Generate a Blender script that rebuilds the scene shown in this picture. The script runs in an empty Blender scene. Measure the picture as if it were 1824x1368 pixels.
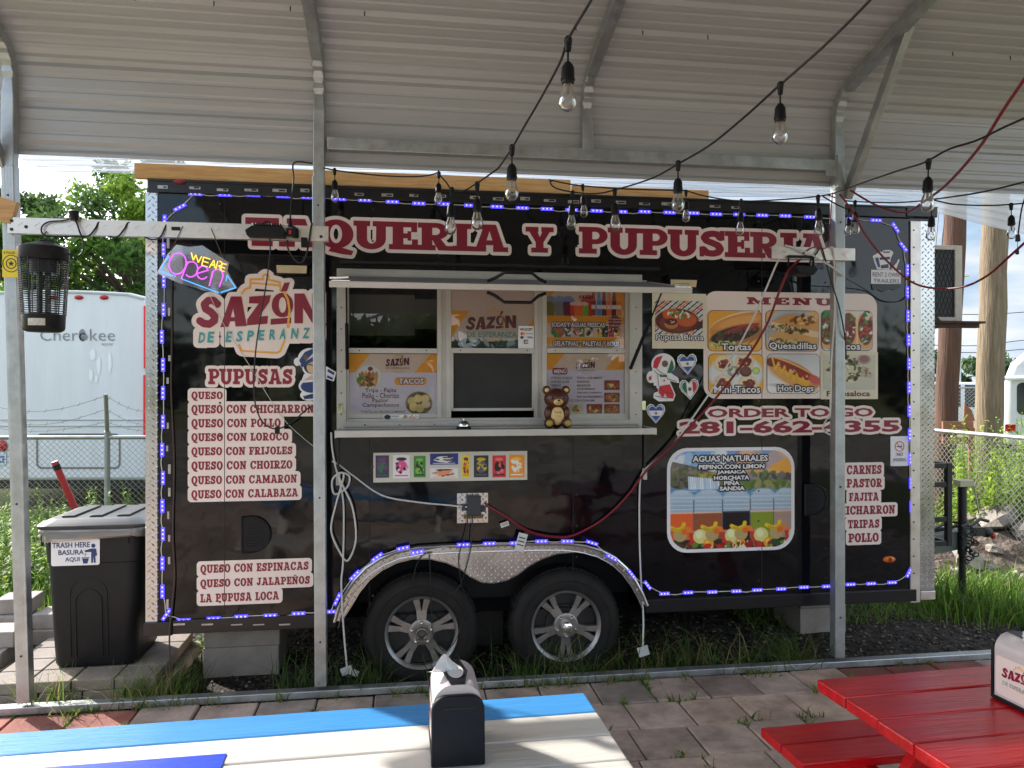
import bpy, math, random
import numpy as np
from mathutils import Vector, Matrix
from mathutils.geometry import delaunay_2d_cdt

random.seed(7); rng = np.random.default_rng(7)
SC = bpy.context.scene
COL = SC.collection
rad = math.radians
# ---------------------------------------------------------------- camera, sky, sun, exposure
F, CX, CY, H, Z0, TH = 1370.0, 912.0, 684.0, 1.73, 4.65, rad(8.3)
CT, ST = math.cos(TH), math.sin(TH)
cam = bpy.data.cameras.new('camera'); camo = bpy.data.objects.new('camera', cam); COL.objects.link(camo)
camo.location = (0, 0, H); camo.rotation_euler = (rad(90), 0, 0)
cam.sensor_width = 36; cam.lens = 36 * F / 1824; cam.clip_end = 1000; cam.clip_start = 0.02
SC.camera = camo
SUN_DIR = Vector((-0.80, 0.60, 0)).normalized(); SUN_EL = rad(30.5)
sd = Vector((SUN_DIR.x * math.cos(SUN_EL), SUN_DIR.y * math.cos(SUN_EL), math.sin(SUN_EL)))
world = bpy.data.worlds.new('World'); SC.world = world; world.use_nodes = True
wt = world.node_tree; wn = wt.nodes; wl = wt.links
bg = wn['Background']; bg.inputs['Strength'].default_value = 0.15
sky = wn.new('ShaderNodeTexSky'); sky.sky_type = 'NISHITA'; sky.sun_disc = False
sky.sun_elevation = SUN_EL; sky.sun_rotation = math.atan2(SUN_DIR.x, SUN_DIR.y); sky.dust_density = 1.6; sky.air_density = 1.0
tc = wn.new('ShaderNodeTexCoord'); mp = wn.new('ShaderNodeMapping'); mp.inputs['Scale'].default_value = (1, 1, 3.2)
nz = wn.new('ShaderNodeTexNoise'); nz.inputs['Scale'].default_value = 2.6; nz.inputs['Detail'].default_value = 7
nz.inputs['Roughness'].default_value = 0.58
rp = wn.new('ShaderNodeValToRGB'); rp.color_ramp.elements[0].position = 0.40; rp.color_ramp.elements[1].position = 0.62
mx = wn.new('ShaderNodeMix'); mx.data_type = 'RGBA'
wl.new(tc.outputs['Generated'], mp.inputs['Vector']); wl.new(mp.outputs['Vector'], nz.inputs['Vector'])
wl.new(nz.outputs['Fac'], rp.inputs['Fac']); wl.new(rp.outputs['Color'], mx.inputs['Factor'])
wl.new(sky.outputs['Color'], mx.inputs['A']); mx.inputs['B'].default_value = (4.6, 4.8, 5.2, 1)
# a paler, bluer bank of sky with broken cloud low on the right, away from the sun
sx_ = wn.new('ShaderNodeSeparateXYZ'); wl.new(tc.outputs['Generated'], sx_.inputs['Vector'])
def wmath(op, a, b):
    q = wn.new('ShaderNodeMath'); q.operation = op
    for i, v in enumerate((a, b)):
        if isinstance(v, (int, float)): q.inputs[i].default_value = v
        else: wl.new(v, q.inputs[i])
    return q.outputs[0]
side = wmath('ADD', wmath('MULTIPLY', sx_.outputs['X'], 0.9), wmath('MULTIPLY', sx_.outputs['Y'], 0.6))
mr = wn.new('ShaderNodeMapRange'); mr.interpolation_type = 'SMOOTHSTEP'; mr.inputs['From Min'].default_value = 0.45; mr.inputs['From Max'].default_value = 0.85; wl.new(side, mr.inputs['Value'])
bank = wn.new('ShaderNodeMix'); bank.data_type = 'RGBA'; bank.inputs['A'].default_value = (1.0, 1.42, 1.95, 1); bank.inputs['B'].default_value = (2.2, 2.3, 2.4, 1)
nz2 = wn.new('ShaderNodeTexNoise'); nz2.inputs['Scale'].default_value = 5.5; nz2.inputs['Detail'].default_value = 7; wl.new(mp.outputs['Vector'], nz2.inputs['Vector'])
r2_ = wn.new('ShaderNodeValToRGB'); r2_.color_ramp.elements[0].position = 0.38; r2_.color_ramp.elements[1].position = 0.60; wl.new(nz2.outputs['Fac'], r2_.inputs['Fac']); wl.new(r2_.outputs['Color'], bank.inputs['Factor'])
mx2 = wn.new('ShaderNodeMix'); mx2.data_type = 'RGBA'; wl.new(mr.outputs['Result'], mx2.inputs['Factor']); wl.new(mx.outputs['Result'], mx2.inputs['A']); wl.new(bank.outputs['Result'], mx2.inputs['B'])
wl.new(mx2.outputs['Result'], bg.inputs['Color'])
sl = bpy.data.lights.new('sun', 'SUN'); sl.energy = 3.5; sl.angle = rad(0.53); sl.color = (1, 0.96, 0.90)
so = bpy.data.objects.new('sun', sl); COL.objects.link(so); so.rotation_euler = sd.to_track_quat('Z', 'Y').to_euler(); so.location = (0, 0, 9)
SC.view_settings.view_transform = 'Standard'; SC.view_settings.look = 'None'; SC.view_settings.gamma = 1
SC.view_settings.exposure = 1.6; SC.view_settings.use_curve_mapping = False
SC.render.engine = 'CYCLES'
SC.cycles.max_bounces = 10; SC.cycles.diffuse_bounces = 5; SC.cycles.glossy_bounces = 4; SC.cycles.transparent_max_bounces = 24
SC.cycles.transmission_bounces = 8; SC.cycles.use_denoising = True; SC.cycles.sample_clamp_indirect = 8

# ---------------------------------------------------------------- helpers: places
def P(px, py, D):                      # point seen at this pixel, D metres in front of the camera
    return Vector(((px - CX) / F * D, D, H - (py - CY) / F * D))
def PG(px, py, z=0.0):                 # point of the level z seen at this pixel
    return P(px, py, (H - z) * F / (py - CY))
def w(px, py, off=0.0):                # (x, z) in the trailer's own frame on the plane `off` in front of its wall
    a = (px - CX) / F; b = -(py - CY) / F
    t = (CT * Z0 - off) / (CT - a * ST)
    return (CT * a * t + ST * (t - Z0), H + b * t)
def fr(x, y, z=0.0):                   # frame point -> world
    return Vector((CT * x - ST * y, Z0 + ST * x + CT * y, z))
def frp(px, py, off): x, z = w(px, py, off); return Vector((x, -off, z))
def lin(c):
    c = c / 255.0
    return c / 12.92 if c <= 0.04045 else ((c + 0.055) / 1.055) ** 2.4
def C(r, g, b): return (lin(r), lin(g), lin(b), 1)

# ---------------------------------------------------------------- helpers: materials
MATS = {}
def pm(name, col, rough=0.5, metal=0.0, var=0.0, vs=6.0, bump=0.0, bs=60.0, coat=0.0, stretch=(1, 1, 1), col2=None, spec=0.5, rvar=0.0, emit=None, es=0.0, detail=4):
    if name in MATS: return MATS[name]
    m = bpy.data.materials.new(name); m.use_nodes = True; nt = m.node_tree; n = nt.nodes; l = nt.links
    b = n['Principled BSDF']; b.inputs['Roughness'].default_value = rough; b.inputs['Metallic'].default_value = metal
    b.inputs['Base Color'].default_value = col; b.inputs['Specular IOR Level'].default_value = spec
    b.inputs['Coat Weight'].default_value = coat; b.inputs['Coat Roughness'].default_value = 0.06
    if emit: b.inputs['Emission Color'].default_value = emit; b.inputs['Emission Strength'].default_value = es
    if var or bump or col2 or rvar:
        t = n.new('ShaderNodeTexCoord'); mpn = n.new('ShaderNodeMapping'); mpn.inputs['Scale'].default_value = stretch
        l.new(t.outputs['Object'], mpn.inputs['Vector'])
    if var or col2 or rvar:
        a = n.new('ShaderNodeTexNoise'); a.inputs['Scale'].default_value = vs; a.inputs['Detail'].default_value = detail; a.inputs['Roughness'].default_value = 0.65
        l.new(mpn.outputs['Vector'], a.inputs['Vector'])
        r = n.new('ShaderNodeMapRange'); r.inputs['From Min'].default_value = 0.3; r.inputs['From Max'].default_value = 0.7
        l.new(a.outputs['Fac'], r.inputs['Value'])
        if var or col2:
            mi = n.new('ShaderNodeMix'); mi.data_type = 'RGBA'
            c2 = col2 or tuple(min(1, c * (1 + var)) for c in col[:3]) + (1,)
            c1 = col if col2 else tuple(c * (1 - var) for c in col[:3]) + (1,)
            mi.inputs['A'].default_value = c1; mi.inputs['B'].default_value = c2
            l.new(r.outputs['Result'], mi.inputs['Factor']); l.new(mi.outputs['Result'], b.inputs['Base Color'])
        if rvar:
            q = n.new('ShaderNodeMapRange'); q.inputs['To Min'].default_value = max(0.02, rough - rvar); q.inputs['To Max'].default_value = rough + rvar
            l.new(r.outputs['Result'], q.inputs['Value']); l.new(q.outputs['Result'], b.inputs['Roughness'])
    if bump:
        a2 = n.new('ShaderNodeTexNoise'); a2.inputs['Scale'].default_value = bs; a2.inputs['Detail'].default_value = 3
        l.new(mpn.outputs['Vector'], a2.inputs['Vector'])
        bn = n.new('ShaderNodeBump'); bn.inputs['Strength'].default_value = 1.0; bn.inputs['Distance'].default_value = bump
        l.new(a2.outputs['Fac'], bn.inputs['Height']); l.new(bn.outputs['Normal'], b.inputs['Normal'])
    MATS[name] = m; return m
def am(name, rough=0.5, spec=0.4, trans=0.0, bump=0.0, bs=80.0):   # colour from the mesh's own paint attribute
    if name in MATS: return MATS[name]
    m = bpy.data.materials.new(name); m.use_nodes = True; nt = m.node_tree; n = nt.nodes; l = nt.links
    b = n['Principled BSDF']; b.inputs['Roughness'].default_value = rough; b.inputs['Specular IOR Level'].default_value = spec
    a = n.new('ShaderNodeAttribute'); a.attribute_name = 'paint'
    l.new(a.outputs['Color'], b.inputs['Base Color'])
    if trans:
        tr = n.new('ShaderNodeBsdfTranslucent'); mi = n.new('ShaderNodeMixShader'); mi.inputs['Fac'].default_value = trans
        l.new(a.outputs['Color'], tr.inputs['Color']); l.new(b.outputs['BSDF'], mi.inputs[1]); l.new(tr.outputs['BSDF'], mi.inputs[2])
        l.new(mi.outputs['Shader'], n['Material Output'].inputs['Surface'])
    if bump:
        t = n.new('ShaderNodeTexCoord'); a2 = n.new('ShaderNodeTexNoise'); a2.inputs['Scale'].default_value = bs; a2.inputs['Detail'].default_value = 4
        l.new(t.outputs['Object'], a2.inputs['Vector']); bn = n.new('ShaderNodeBump'); bn.inputs['Distance'].default_value = bump
        l.new(a2.outputs['Fac'], bn.inputs['Height']); l.new(bn.outputs['Normal'], b.inputs['Normal'])
    MATS[name] = m; return m
def glassm(name, tint=(1, 1, 1, 1), ior=1.45, rough=0.0, extra=0.0, diffuse=None, dfac=0.0):
    if name in MATS: return MATS[name]
    m = bpy.data.materials.new(name); m.use_nodes = True; nt = m.node_tree; n = nt.nodes; l = nt.links
    n.remove(n['Principled BSDF'])
    tr = n.new('ShaderNodeBsdfTransparent'); tr.inputs['Color'].default_value = tint
    gl = n.new('ShaderNodeBsdfGlossy'); gl.inputs['Roughness'].default_value = rough
    fz = n.new('ShaderNodeFresnel'); fz.inputs['IOR'].default_value = ior
    ad = n.new('ShaderNodeMath'); ad.operation = 'ADD'; ad.use_clamp = True; ad.inputs[1].default_value = extra
    mi = n.new('ShaderNodeMixShader'); l.new(fz.outputs['Fac'], ad.inputs[0]); l.new(ad.outputs[0], mi.inputs['Fac'])
    src = tr.outputs['BSDF']
    if diffuse:
        df = n.new('ShaderNodeBsdfTranslucent'); df.inputs['Color'].default_value = diffuse
        d2 = n.new('ShaderNodeBsdfDiffuse'); d2.inputs['Color'].default_value = diffuse
        m0 = n.new('ShaderNodeMixShader'); m0.inputs['Fac'].default_value = 0.5; l.new(df.outputs[0], m0.inputs[1]); l.new(d2.outputs[0], m0.inputs[2])
        m1 = n.new('ShaderNodeMixShader'); m1.inputs['Fac'].default_value = dfac
        l.new(src, m1.inputs[1]); l.new(m0.outputs[0], m1.inputs[2]); src = m1.outputs[0]
    l.new(src, mi.inputs[1]); l.new(gl.outputs['BSDF'], mi.inputs[2]); l.new(mi.outputs[0], n['Material Output'].inputs['Surface'])
    MATS[name] = m; return m

# ---------------------------------------------------------------- helpers: objects and meshes
def thing(name, label, cat, loc=(0, 0, 0), rot=0.0, group=None):
    o = bpy.data.objects.new(name, None); COL.objects.link(o); o.location = loc; o.rotation_euler = (0, 0, rot)
    o.empty_display_size = 0.1
    return tag(o, label, cat, group)
def tag(o, label=None, cat=None, group=None, kind=None):
    if label: o['label'] = label
    if cat: o['category'] = cat
    if group: o['group'] = group
    if kind: o['kind'] = kind
    return o
def sub(name, parent, loc=(0, 0, 0), label=None):          # an Empty for a part that has sub-parts
    o = bpy.data.objects.new(name, None); COL.objects.link(o); o.parent = parent; o.location = loc; o.empty_display_size = 0.05
    if label: o['label'] = label
    return o
def copy_tree(o, parent=None):
    c = o.copy(); COL.objects.link(c); c.parent = parent
    for ch in [x for x in COL.objects if x.parent == o]: copy_tree(ch, c)
    return c
class MB:
    def __init__(s): s.v = []; s.f = []; s.mi = []; s.k = 0; s.col = None
    def add(s, vs, fs, k=None):
        b = len(s.v); s.v += [tuple(x) for x in vs]
        s.f += [tuple(i + b for i in f) for f in fs]; s.mi += [s.k if k is None else k] * len(fs); return s
    def box(s, x0, y0, z0, x1, y1, z1, k=None):
        x0, x1 = min(x0, x1), max(x0, x1); y0, y1 = min(y0, y1), max(y0, y1); z0, z1 = min(z0, z1), max(z0, z1)
        return s.add([(x0, y0, z0), (x1, y0, z0), (x1, y1, z0), (x0, y1, z0), (x0, y0, z1), (x1, y0, z1), (x1, y1, z1), (x0, y1, z1)],
                     [(0, 3, 2, 1), (4, 5, 6, 7), (0, 1, 5, 4), (1, 2, 6, 5), (2, 3, 7, 6), (3, 0, 4, 7)], k)
    def obox(s, c, a, b, d, k=None):    # centre and three half axes
        c, a, b, d = map(Vector, (c, a, b, d))
        vs = [c - a - b - d, c + a - b - d, c + a + b - d, c - a + b - d, c - a - b + d, c + a - b + d, c + a + b + d, c - a + b + d]
        return s.add(vs, [(0, 3, 2, 1), (4, 5, 6, 7), (0, 1, 5, 4), (1, 2, 6, 5), (2, 3, 7, 6), (3, 0, 4, 7)], k)
    def beam(s, p, q, wd, ht, up=(0, 0, 1), k=None):
        p, q = Vector(p), Vector(q); d = (q - p); L = d.length; d.normalize(); sd_ = d.cross(Vector(up)).normalized(); u = sd_.cross(d)
        return s.obox((p + q) / 2, d * L / 2, sd_ * wd / 2, u * ht / 2, k)
    def tube(s, pts, r, n=8, k=None, cap=True):
        pts = [Vector(p) for p in pts]; m = len(pts); rs = r if isinstance(r, (list, tuple)) else [r] * m
        T = []
        for i in range(m):
            t = (pts[min(i + 1, m - 1)] - pts[max(i - 1, 0)])
            T.append(t.normalized() if t.length > 1e-9 else Vector((0, 0, 1)))
        u = T[0].orthogonal().normalized(); vs = []
        for i in range(m):
            u = (u - T[i] * u.dot(T[i])); u = u.normalized() if u.length > 1e-6 else T[i].orthogonal().normalized()
            v2 = T[i].cross(u)
            for j in range(n):
                a = 2 * math.pi * j / n; vs.append(pts[i] + (u * math.cos(a) + v2 * math.sin(a)) * rs[i])
        fs = [(i * n + j, i * n + (j + 1) % n, (i + 1) * n + (j + 1) % n, (i + 1) * n + j) for i in range(m - 1) for j in range(n)]
        if cap: fs += [tuple(range(n))[::-1], tuple((m - 1) * n + j for j in range(n))]
        return s.add(vs, fs, k)
    def lathe(s, prof, c=(0, 0, 0), ax=(0, 0, 1), n=20, k=None, sx=1.0, sy=1.0, cap=True):
        ax = Vector(ax).normalized(); u = Vector((1, 0, 0)) if abs(ax.x) < 0.9 else Vector((0, 1, 0))
        u = (u - ax * u.dot(ax)).normalized(); v2 = ax.cross(u); c = Vector(c); m = len(prof); vs = []
        for r, h in prof:
            for j in range(n):
                a = 2 * math.pi * j / n; vs.append(c + ax * h + u * (math.cos(a) * r * sx) + v2 * (math.sin(a) * r * sy))
        fs = [(i * n + j, i * n + (j + 1) % n, (i + 1) * n + (j + 1) % n, (i + 1) * n + j) for i in range(m - 1) for j in range(n)]
        if cap and prof[0][0] > 1e-6: fs.append(tuple(range(n))[::-1])
        if cap and prof[-1][0] > 1e-6: fs.append(tuple((m - 1) * n + j for j in range(n)))
        return s.add(vs, fs, k)
    def ball(s, c, rx, ry=None, rz=None, n=16, m=10, k=None, rotz=0.0):
        ry = ry or rx; rz = rz or rx; vs = []; c = Vector(c); ca, sa = math.cos(rotz), math.sin(rotz)
        for i in range(m + 1):
            t = math.pi * i / m
            for j in range(n):
                a = 2 * math.pi * j / n; x, y = rx * math.sin(t) * math.cos(a), ry * math.sin(t) * math.sin(a)
                vs.append(c + Vector((x * ca - y * sa, x * sa + y * ca, -rz * math.cos(t))))
        fs = [(i * n + j, i * n + (j + 1) % n, (i + 1) * n + (j + 1) % n, (i + 1) * n + j) for i in range(m) for j in range(n)]
        return s.add(vs, fs, k)
    def prism(s, poly, y0, y1, k=None):      # polygon in (x, z), extruded along y
        ar = sum(poly[i][0] * poly[(i + 1) % len(poly)][1] - poly[(i + 1) % len(poly)][0] * poly[i][1] for i in range(len(poly)))
        if ar < 0: poly = poly[::-1]
        n = len(poly); vs = [(x, y0, z) for x, z in poly] + [(x, y1, z) for x, z in poly]
        fs = [tuple(range(n)), tuple(range(2 * n - 1, n - 1, -1))] + [(i, i + n, (i + 1) % n + n, (i + 1) % n) for i in range(n)]
        return s.add(vs, fs, k)
    def flat(s, VF, off, k=None):            # 2-D shape laid on the plane y = -off, facing the camera side
        V, Fc = VF; return s.add([(x, -off, z) for x, z in V], Fc, k)
    def build(s, name, mat, parent=None, o=(0, 0, 0), smooth=False, ang=40, bevel=0.0, origin=None, label=None, colors=None, seg=2):
        me = bpy.data.meshes.new(name); ox = Vector(origin) if origin is not None else Vector(o)
        me.from_pydata([(x - ox[0], y - ox[1], z - ox[2]) for x, y, z in s.v], [], s.f)
        mats = mat if isinstance(mat, (list, tuple)) else [mat]
        for m in mats: me.materials.append(m)
        if len(mats) > 1: me.polygons.foreach_set('material_index', s.mi)
        if colors is not None:
            at = me.color_attributes.new('paint', 'FLOAT_COLOR', 'POINT'); at.data.foreach_set('color', np.asarray(colors, np.float32).ravel())
        if smooth:
            me.polygons.foreach_set('use_smooth', [True] * len(me.polygons)); me.set_sharp_from_angle(angle=rad(ang))
        me.update(); ob = bpy.data.objects.new(name, me); COL.objects.link(ob)
        if parent is not None: ob.parent = parent
        if origin is not None: ob.location = origin
        if bevel:
            b = ob.modifiers.new('bevel', 'BEVEL'); b.width = bevel; b.segments = seg; b.limit_method = 'ANGLE'; b.angle_limit = rad(35)
        if label: ob['label'] = label
        return ob
def fast_mesh(name, V, Fq, mat, cols=None, parent=None):     # numpy arrays: V (n,3), Fq (m,k)
    me = bpy.data.meshes.new(name); n = len(V); m, k = Fq.shape
    me.vertices.add(n); me.vertices.foreach_set('co', np.asarray(V, np.float32).ravel())
    me.loops.add(m * k); me.loops.foreach_set('vertex_index', np.asarray(Fq, np.int32).ravel())
    me.polygons.add(m); me.polygons.foreach_set('loop_start', np.arange(0, m * k, k, dtype=np.int32))
    me.materials.append(mat); me.update(calc_edges=True)
    if cols is not None:
        at = me.color_attributes.new('paint', 'FLOAT_COLOR', 'POINT'); at.data.foreach_set('color', np.asarray(cols, np.float32).ravel())
    ob = bpy.data.objects.new(name, me); COL.objects.link(ob)
    if parent is not None: ob.parent = parent
    return ob
def spline(pts, n=8):           # Catmull-Rom through the points
    pts = [Vector(p) for p in pts]; out = []
    for i in range(len(pts) - 1):
        p0 = pts[max(i - 1, 0)]; p1 = pts[i]; p2 = pts[i + 1]; p3 = pts[min(i + 2, len(pts) - 1)]
        for j in range(n):
            t = j / n; out.append(0.5 * ((2 * p1) + (p2 - p0) * t + (2 * p0 - 5 * p1 + 4 * p2 - p3) * t * t + (3 * p1 - p0 - 3 * p2 + p3) * t ** 3))
    return out + [pts[-1]]

# ---------------------------------------------------------------- helpers: flat shapes and lettering
def R(x0, y0, x1, y1): return (1, [(x0, y0), (x1, y0), (x1, y1), (x0, y1)])
def N(op): return (-1, op[1])
def EL(cx, cy, rx, ry, n=26): return (1, [(cx + rx * math.cos(2 * math.pi * i / n), cy + ry * math.sin(2 * math.pi * i / n)) for i in range(n)])
def PO(*p): return (1, list(p))
def RR(x0, y0, x1, y1, r, n=6):
    p = []
    for cx, cy, a in ((x1 - r, y1 - r, 0), (x0 + r, y1 - r, 90), (x0 + r, y0 + r, 180), (x1 - r, y0 + r, 270)):
        for i in range(n + 1): t = rad(a + 90 * i / n); p.append((cx + r * math.cos(t), cy + r * math.sin(t)))
    return (1, p)
def STK(pts, h, closed=False, n=10):
    ops = []; m = len(pts)
    for i in range(m if closed else m - 1):
        (x0, y0), (x1, y1) = pts[i], pts[(i + 1) % m]; d = math.hypot(x1 - x0, y1 - y0)
        if d < 1e-9: continue
        nx, ny = -(y1 - y0) / d * h, (x1 - x0) / d * h
        ops.append((1, [(x0 + nx, y0 + ny), (x0 - nx, y0 - ny), (x1 - nx, y1 - ny), (x1 + nx, y1 + ny)]))
    for i in range(m if closed else m): ops.append(EL(pts[i][0], pts[i][1], h, h, n))
    return ops
def shape(ops):
    V = []; Fc = []; sg = []
    for s, p in ops:
        ar = sum(p[i][0] * p[(i + 1) % len(p)][1] - p[(i + 1) % len(p)][0] * p[i][1] for i in range(len(p)))
        if abs(ar) < 1e-12: continue
        if ar < 0: p = p[::-1]
        b = len(V); V += [Vector(q) for q in p]; Fc.append(list(range(b, b + len(p)))); sg.append(s)
    vs, es, fs, ov, oe, of = delaunay_2d_cdt(V, [], Fc, 1, 1e-6)
    keep = [tuple(f) for f, o in zip(fs, of) if len(o) and sg[max(o)] > 0]
    return [(v.x, v.y) for v in vs], keep
def dilate(VF, r, n=10):
    V, Fc = VF; key = {}; idx = []
    for x, y in V: idx.append(key.setdefault((round(x, 5), round(y, 5)), len(key)))
    cnt = {}
    for f in Fc:
        g = [idx[i] for i in f]
        for i in range(len(g)):
            a, b = g[i], g[(i + 1) % len(g)]
            if a != b: e = (min(a, b), max(a, b)); cnt[e] = cnt.get(e, 0) + 1
    pts = list(key.keys()); ops = [(1, [V[i] for i in f]) for f in Fc]; used = set()
    for (a, b), c in cnt.items():
        if c != 1: continue
        (x0, y0), (x1, y1) = pts[a], pts[b]; d = math.hypot(x1 - x0, y1 - y0)
        if d < 1e-6: continue
        nx, ny = -(y1 - y0) / d * r, (x1 - x0) / d * r
        ops.append((1, [(x0 + nx, y0 + ny), (x0 - nx, y0 - ny), (x1 - nx, y1 - ny), (x1 + nx, y1 + ny)])); used |= {a, b}
    for i in used: ops.append(EL(pts[i][0], pts[i][1], r, r, n))
    return shape(ops)
GL = {
 'I': ([R(0, 0, .52, .19), R(0, .81, .52, 1), R(.115, .1, .405, .9)], .52),
 'L': ([R(0, 0, .74, .19), R(0, .81, .5, 1), R(.1, .1, .39, .9), R(.58, 0, .74, .42)], .74),
 'E': ([R(0, 0, .78, .19), R(0, .81, .76, 1), R(.1, .1, .39, .9), R(.3, .41, .58, .59), R(.5, .33, .6, .67), R(.62, 0, .78, .38), R(.6, .64, .76, 1)], .78),
 'F': ([R(0, .81, .76, 1), R(.1, .1, .39, .9), R(0, 0, .52, .19), R(.3, .38, .58, .56), R(.5, .3, .6, .64), R(.6, .62, .76, 1)], .76),
 'T': ([R(0, .81, .86, 1), R(0, .6, .15, 1), R(.71, .6, .86, 1), R(.285, .1, .575, .9), R(.16, 0, .7, .19)], .86),
 'H': ([R(0, 0, .44, .19), R(0, .81, .44, 1), R(.08, .1, .36, .9), R(.52, 0, .96, .19), R(.52, .81, .96, 1), R(.6, .1, .88, .9), R(.3, .41, .66, .59)], .96),
 'P': ([R(.3, .36, .5, 1), EL(.5, .68, .34, .32), N(R(.39, .54, .48, .82)), N(EL(.48, .68, .12, .14)), R(0, 0, .52, .19), R(0, .81, .4, 1), R(.1, .1, .39, .9)], .84),
 'R': ([R(.3, .4, .5, 1), EL(.5, .7, .33, .3), PO((.36, .45), (.6, .45), (.82, .1), (.82, 0), (.56, 0)), R(.58, 0, .94, .17), N(R(.39, .56, .48, .82)), N(EL(.48, .69, .12, .13)), R(0, 0, .48, .19), R(0, .81, .4, 1), R(.1, .1, .39, .9)], .94),
 'B': ([R(.3, 0, .5, 1), EL(.48, .74, .32, .26), EL(.5, .28, .36, .28), N(R(.39, .6, .46, .84)), N(EL(.46, .72, .11, .12)), N(R(.39, .16, .47, .4)), N(EL(.47, .28, .13, .12)), R(0, 0, .4, .19), R(0, .81, .4, 1), R(.1, .1, .39, .9)], .86),
 'O': ([EL(.46, .5, .46, .52, 34), N(EL(.46, .5, .16, .33))], .92),
 'Q': ([EL(.46, .5, .46, .52, 34), N(EL(.46, .5, .16, .33)), PO((.34, .04), (.6, .02), (.92, -.1), (.87, -.25), (.62, -.22), (.26, -.12))], .92),
 'C': ([EL(.46, .5, .46, .52, 34), N(EL(.48, .5, .19, .33)), N(R(.58, .35, 1, .62)), R(.74, .6, .88, 1)], .9),
 'S': (STK([(.66, .72), (.56, .86), (.4, .885), (.24, .84), (.17, .72), (.24, .6), (.42, .52), (.58, .44), (.65, .3), (.58, .16), (.42, .115), (.24, .14), (.13, .28)], .12) + [R(.64, .63, .78, 1), R(.02, 0, .16, .38)], .79),
 'U': ([EL(.47, .36, .39, .38, 34), N(R(.36, .36, .6, .9)), N(EL(.48, .36, .12, .17)), R(.08, .36, .36, .9), R(.6, .36, .86, .9), R(0, .81, .44, 1), R(.51, .81, .94, 1)], .94),
 'N': ([R(.1, .1, .3, .9), R(.66, 0, .86, .9), PO((.06, 1), (.36, 1), (.86, .1), (.86, 0), (.62, 0)), R(0, 0, .42, .19), R(0, .81, .3, 1), R(.54, .81, .98, 1)], .98),
 'M': ([R(.08, .1, .3, .9), R(.84, .1, 1.1, .9), PO((.08, 1), (.36, 1), (.62, .4), (.64, .05), (.54, .05)), PO((1.1, 1), (.84, 1), (.56, .4), (.54, .05), (.64, .05)), R(0, 0, .4, .19), R(.76, 0, 1.2, .19), R(0, .81, .3, 1), R(.9, .81, 1.2, 1)], 1.2),
 'A': ([PO((.1, .05), (.36, 1), (.68, 1), (.93, .05)), N(PO((.42, .42), (.5, .76), (.58, .42))), N(PO((.37, -.01), (.41, .24), (.6, .24), (.65, -.01))), R(0, 0, .41, .18), R(.6, 0, 1.02, .18), R(.2, .82, .6, 1)], 1.02),
 'Y': ([PO((.06, .95), (.38, .95), (.51, .6), (.64, .95), (.94, .95), (.64, .4), (.64, .1), (.36, .1), (.36, .4)), R(0, .81, .46, 1), R(.56, .81, 1, 1), R(.2, 0, .8, .19)], 1.0),
 'Z': ([R(.04, .81, .78, 1), R(0, 0, .78, .19), PO((.5, .85), (.78, .85), (.3, .15), (0, .15)), R(.04, .6, .2, 1), R(.62, 0, .78, .4)], .78),
 'J': (STK([(.46, .85), (.46, .32), (.38, .16), (.22, .14), (.12, .28)], .13) + [R(.2, .81, .72, 1)], .72),
}
GL['Ñ'] = (GL['N'][0] + [R(.28, 1.08, .7, 1.2)], .98)
def slab(text, gap=.05, space=.42):          # bold slab-serif capitals: cap height 1, baseline 0
    ops = []; x = 0
    for ch in text:
        if ch == ' ': x += space; continue
        g, wd = GL[ch]; ops += [(s, [(a + x, b) for a, b in p]) for s, p in g]; x += wd + gap
    return shape(ops), x - gap
def slab_fit(text, x0, x1, z0, z1, **kw):
    (V, Fc), wd = slab(text, **kw); return [(x0 + a / wd * (x1 - x0), z0 + b * (z1 - z0)) for a, b in V], Fc
TXT = {}
def ftext(s, bold=0.0):
    key = (s, bold)
    if key in TXT: return TXT[key]
    c = bpy.data.curves.new('t', 'FONT'); c.body = s; c.size = 1; c.offset = bold; c.resolution_u = 2
    ob = bpy.data.objects.new('t', c); COL.objects.link(ob)
    dg = bpy.context.evaluated_depsgraph_get(); dg.update()
    me = bpy.data.meshes.new_from_object(ob.evaluated_get(dg))
    V = [(v.co.x, v.co.y) for v in me.vertices]; Fc = [tuple(p.vertices) for p in me.polygons]
    bpy.data.objects.remove(ob); bpy.data.curves.remove(c); bpy.data.meshes.remove(me)
    Fo = []
    for f in Fc:
        ar = sum(V[f[i]][0] * V[f[(i + 1) % len(f)]][1] - V[f[(i + 1) % len(f)]][0] * V[f[i]][1] for i in range(len(f)))
        Fo.append(f if ar >= 0 else f[::-1])
    TXT[key] = (V, Fo); return TXT[key]
def fit(VF, x0, x1, z0, z1):                 # bounding box of the shape onto this rectangle
    V, Fc = VF; xs = [a for a, b in V]; ys = [b for a, b in V]; a0, a1, b0, b1 = min(xs), max(xs), min(ys), max(ys)
    return [(x0 + (a - a0) / (a1 - a0) * (x1 - x0), z0 + (b - b0) / (b1 - b0) * (z1 - z0)) for a, b in V], Fc
def wrect(px0, py0, px1, py1, off=0.0):      # pixel rectangle -> (x0, x1, z0, z1) on the wall plane
    ym = (py0 + py1) / 2; xm = (px0 + px1) / 2
    return w(px0, ym, off)[0], w(px1, ym, off)[0], w(xm, py1, off)[1], w(xm, py0, off)[1]
def rot2(V, a, c):
    ca, sa = math.cos(a), math.sin(a); return [(c[0] + (x - c[0]) * ca - (y - c[1]) * sa, c[1] + (x - c[0]) * sa + (y - c[1]) * ca) for x, y in V]

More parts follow.
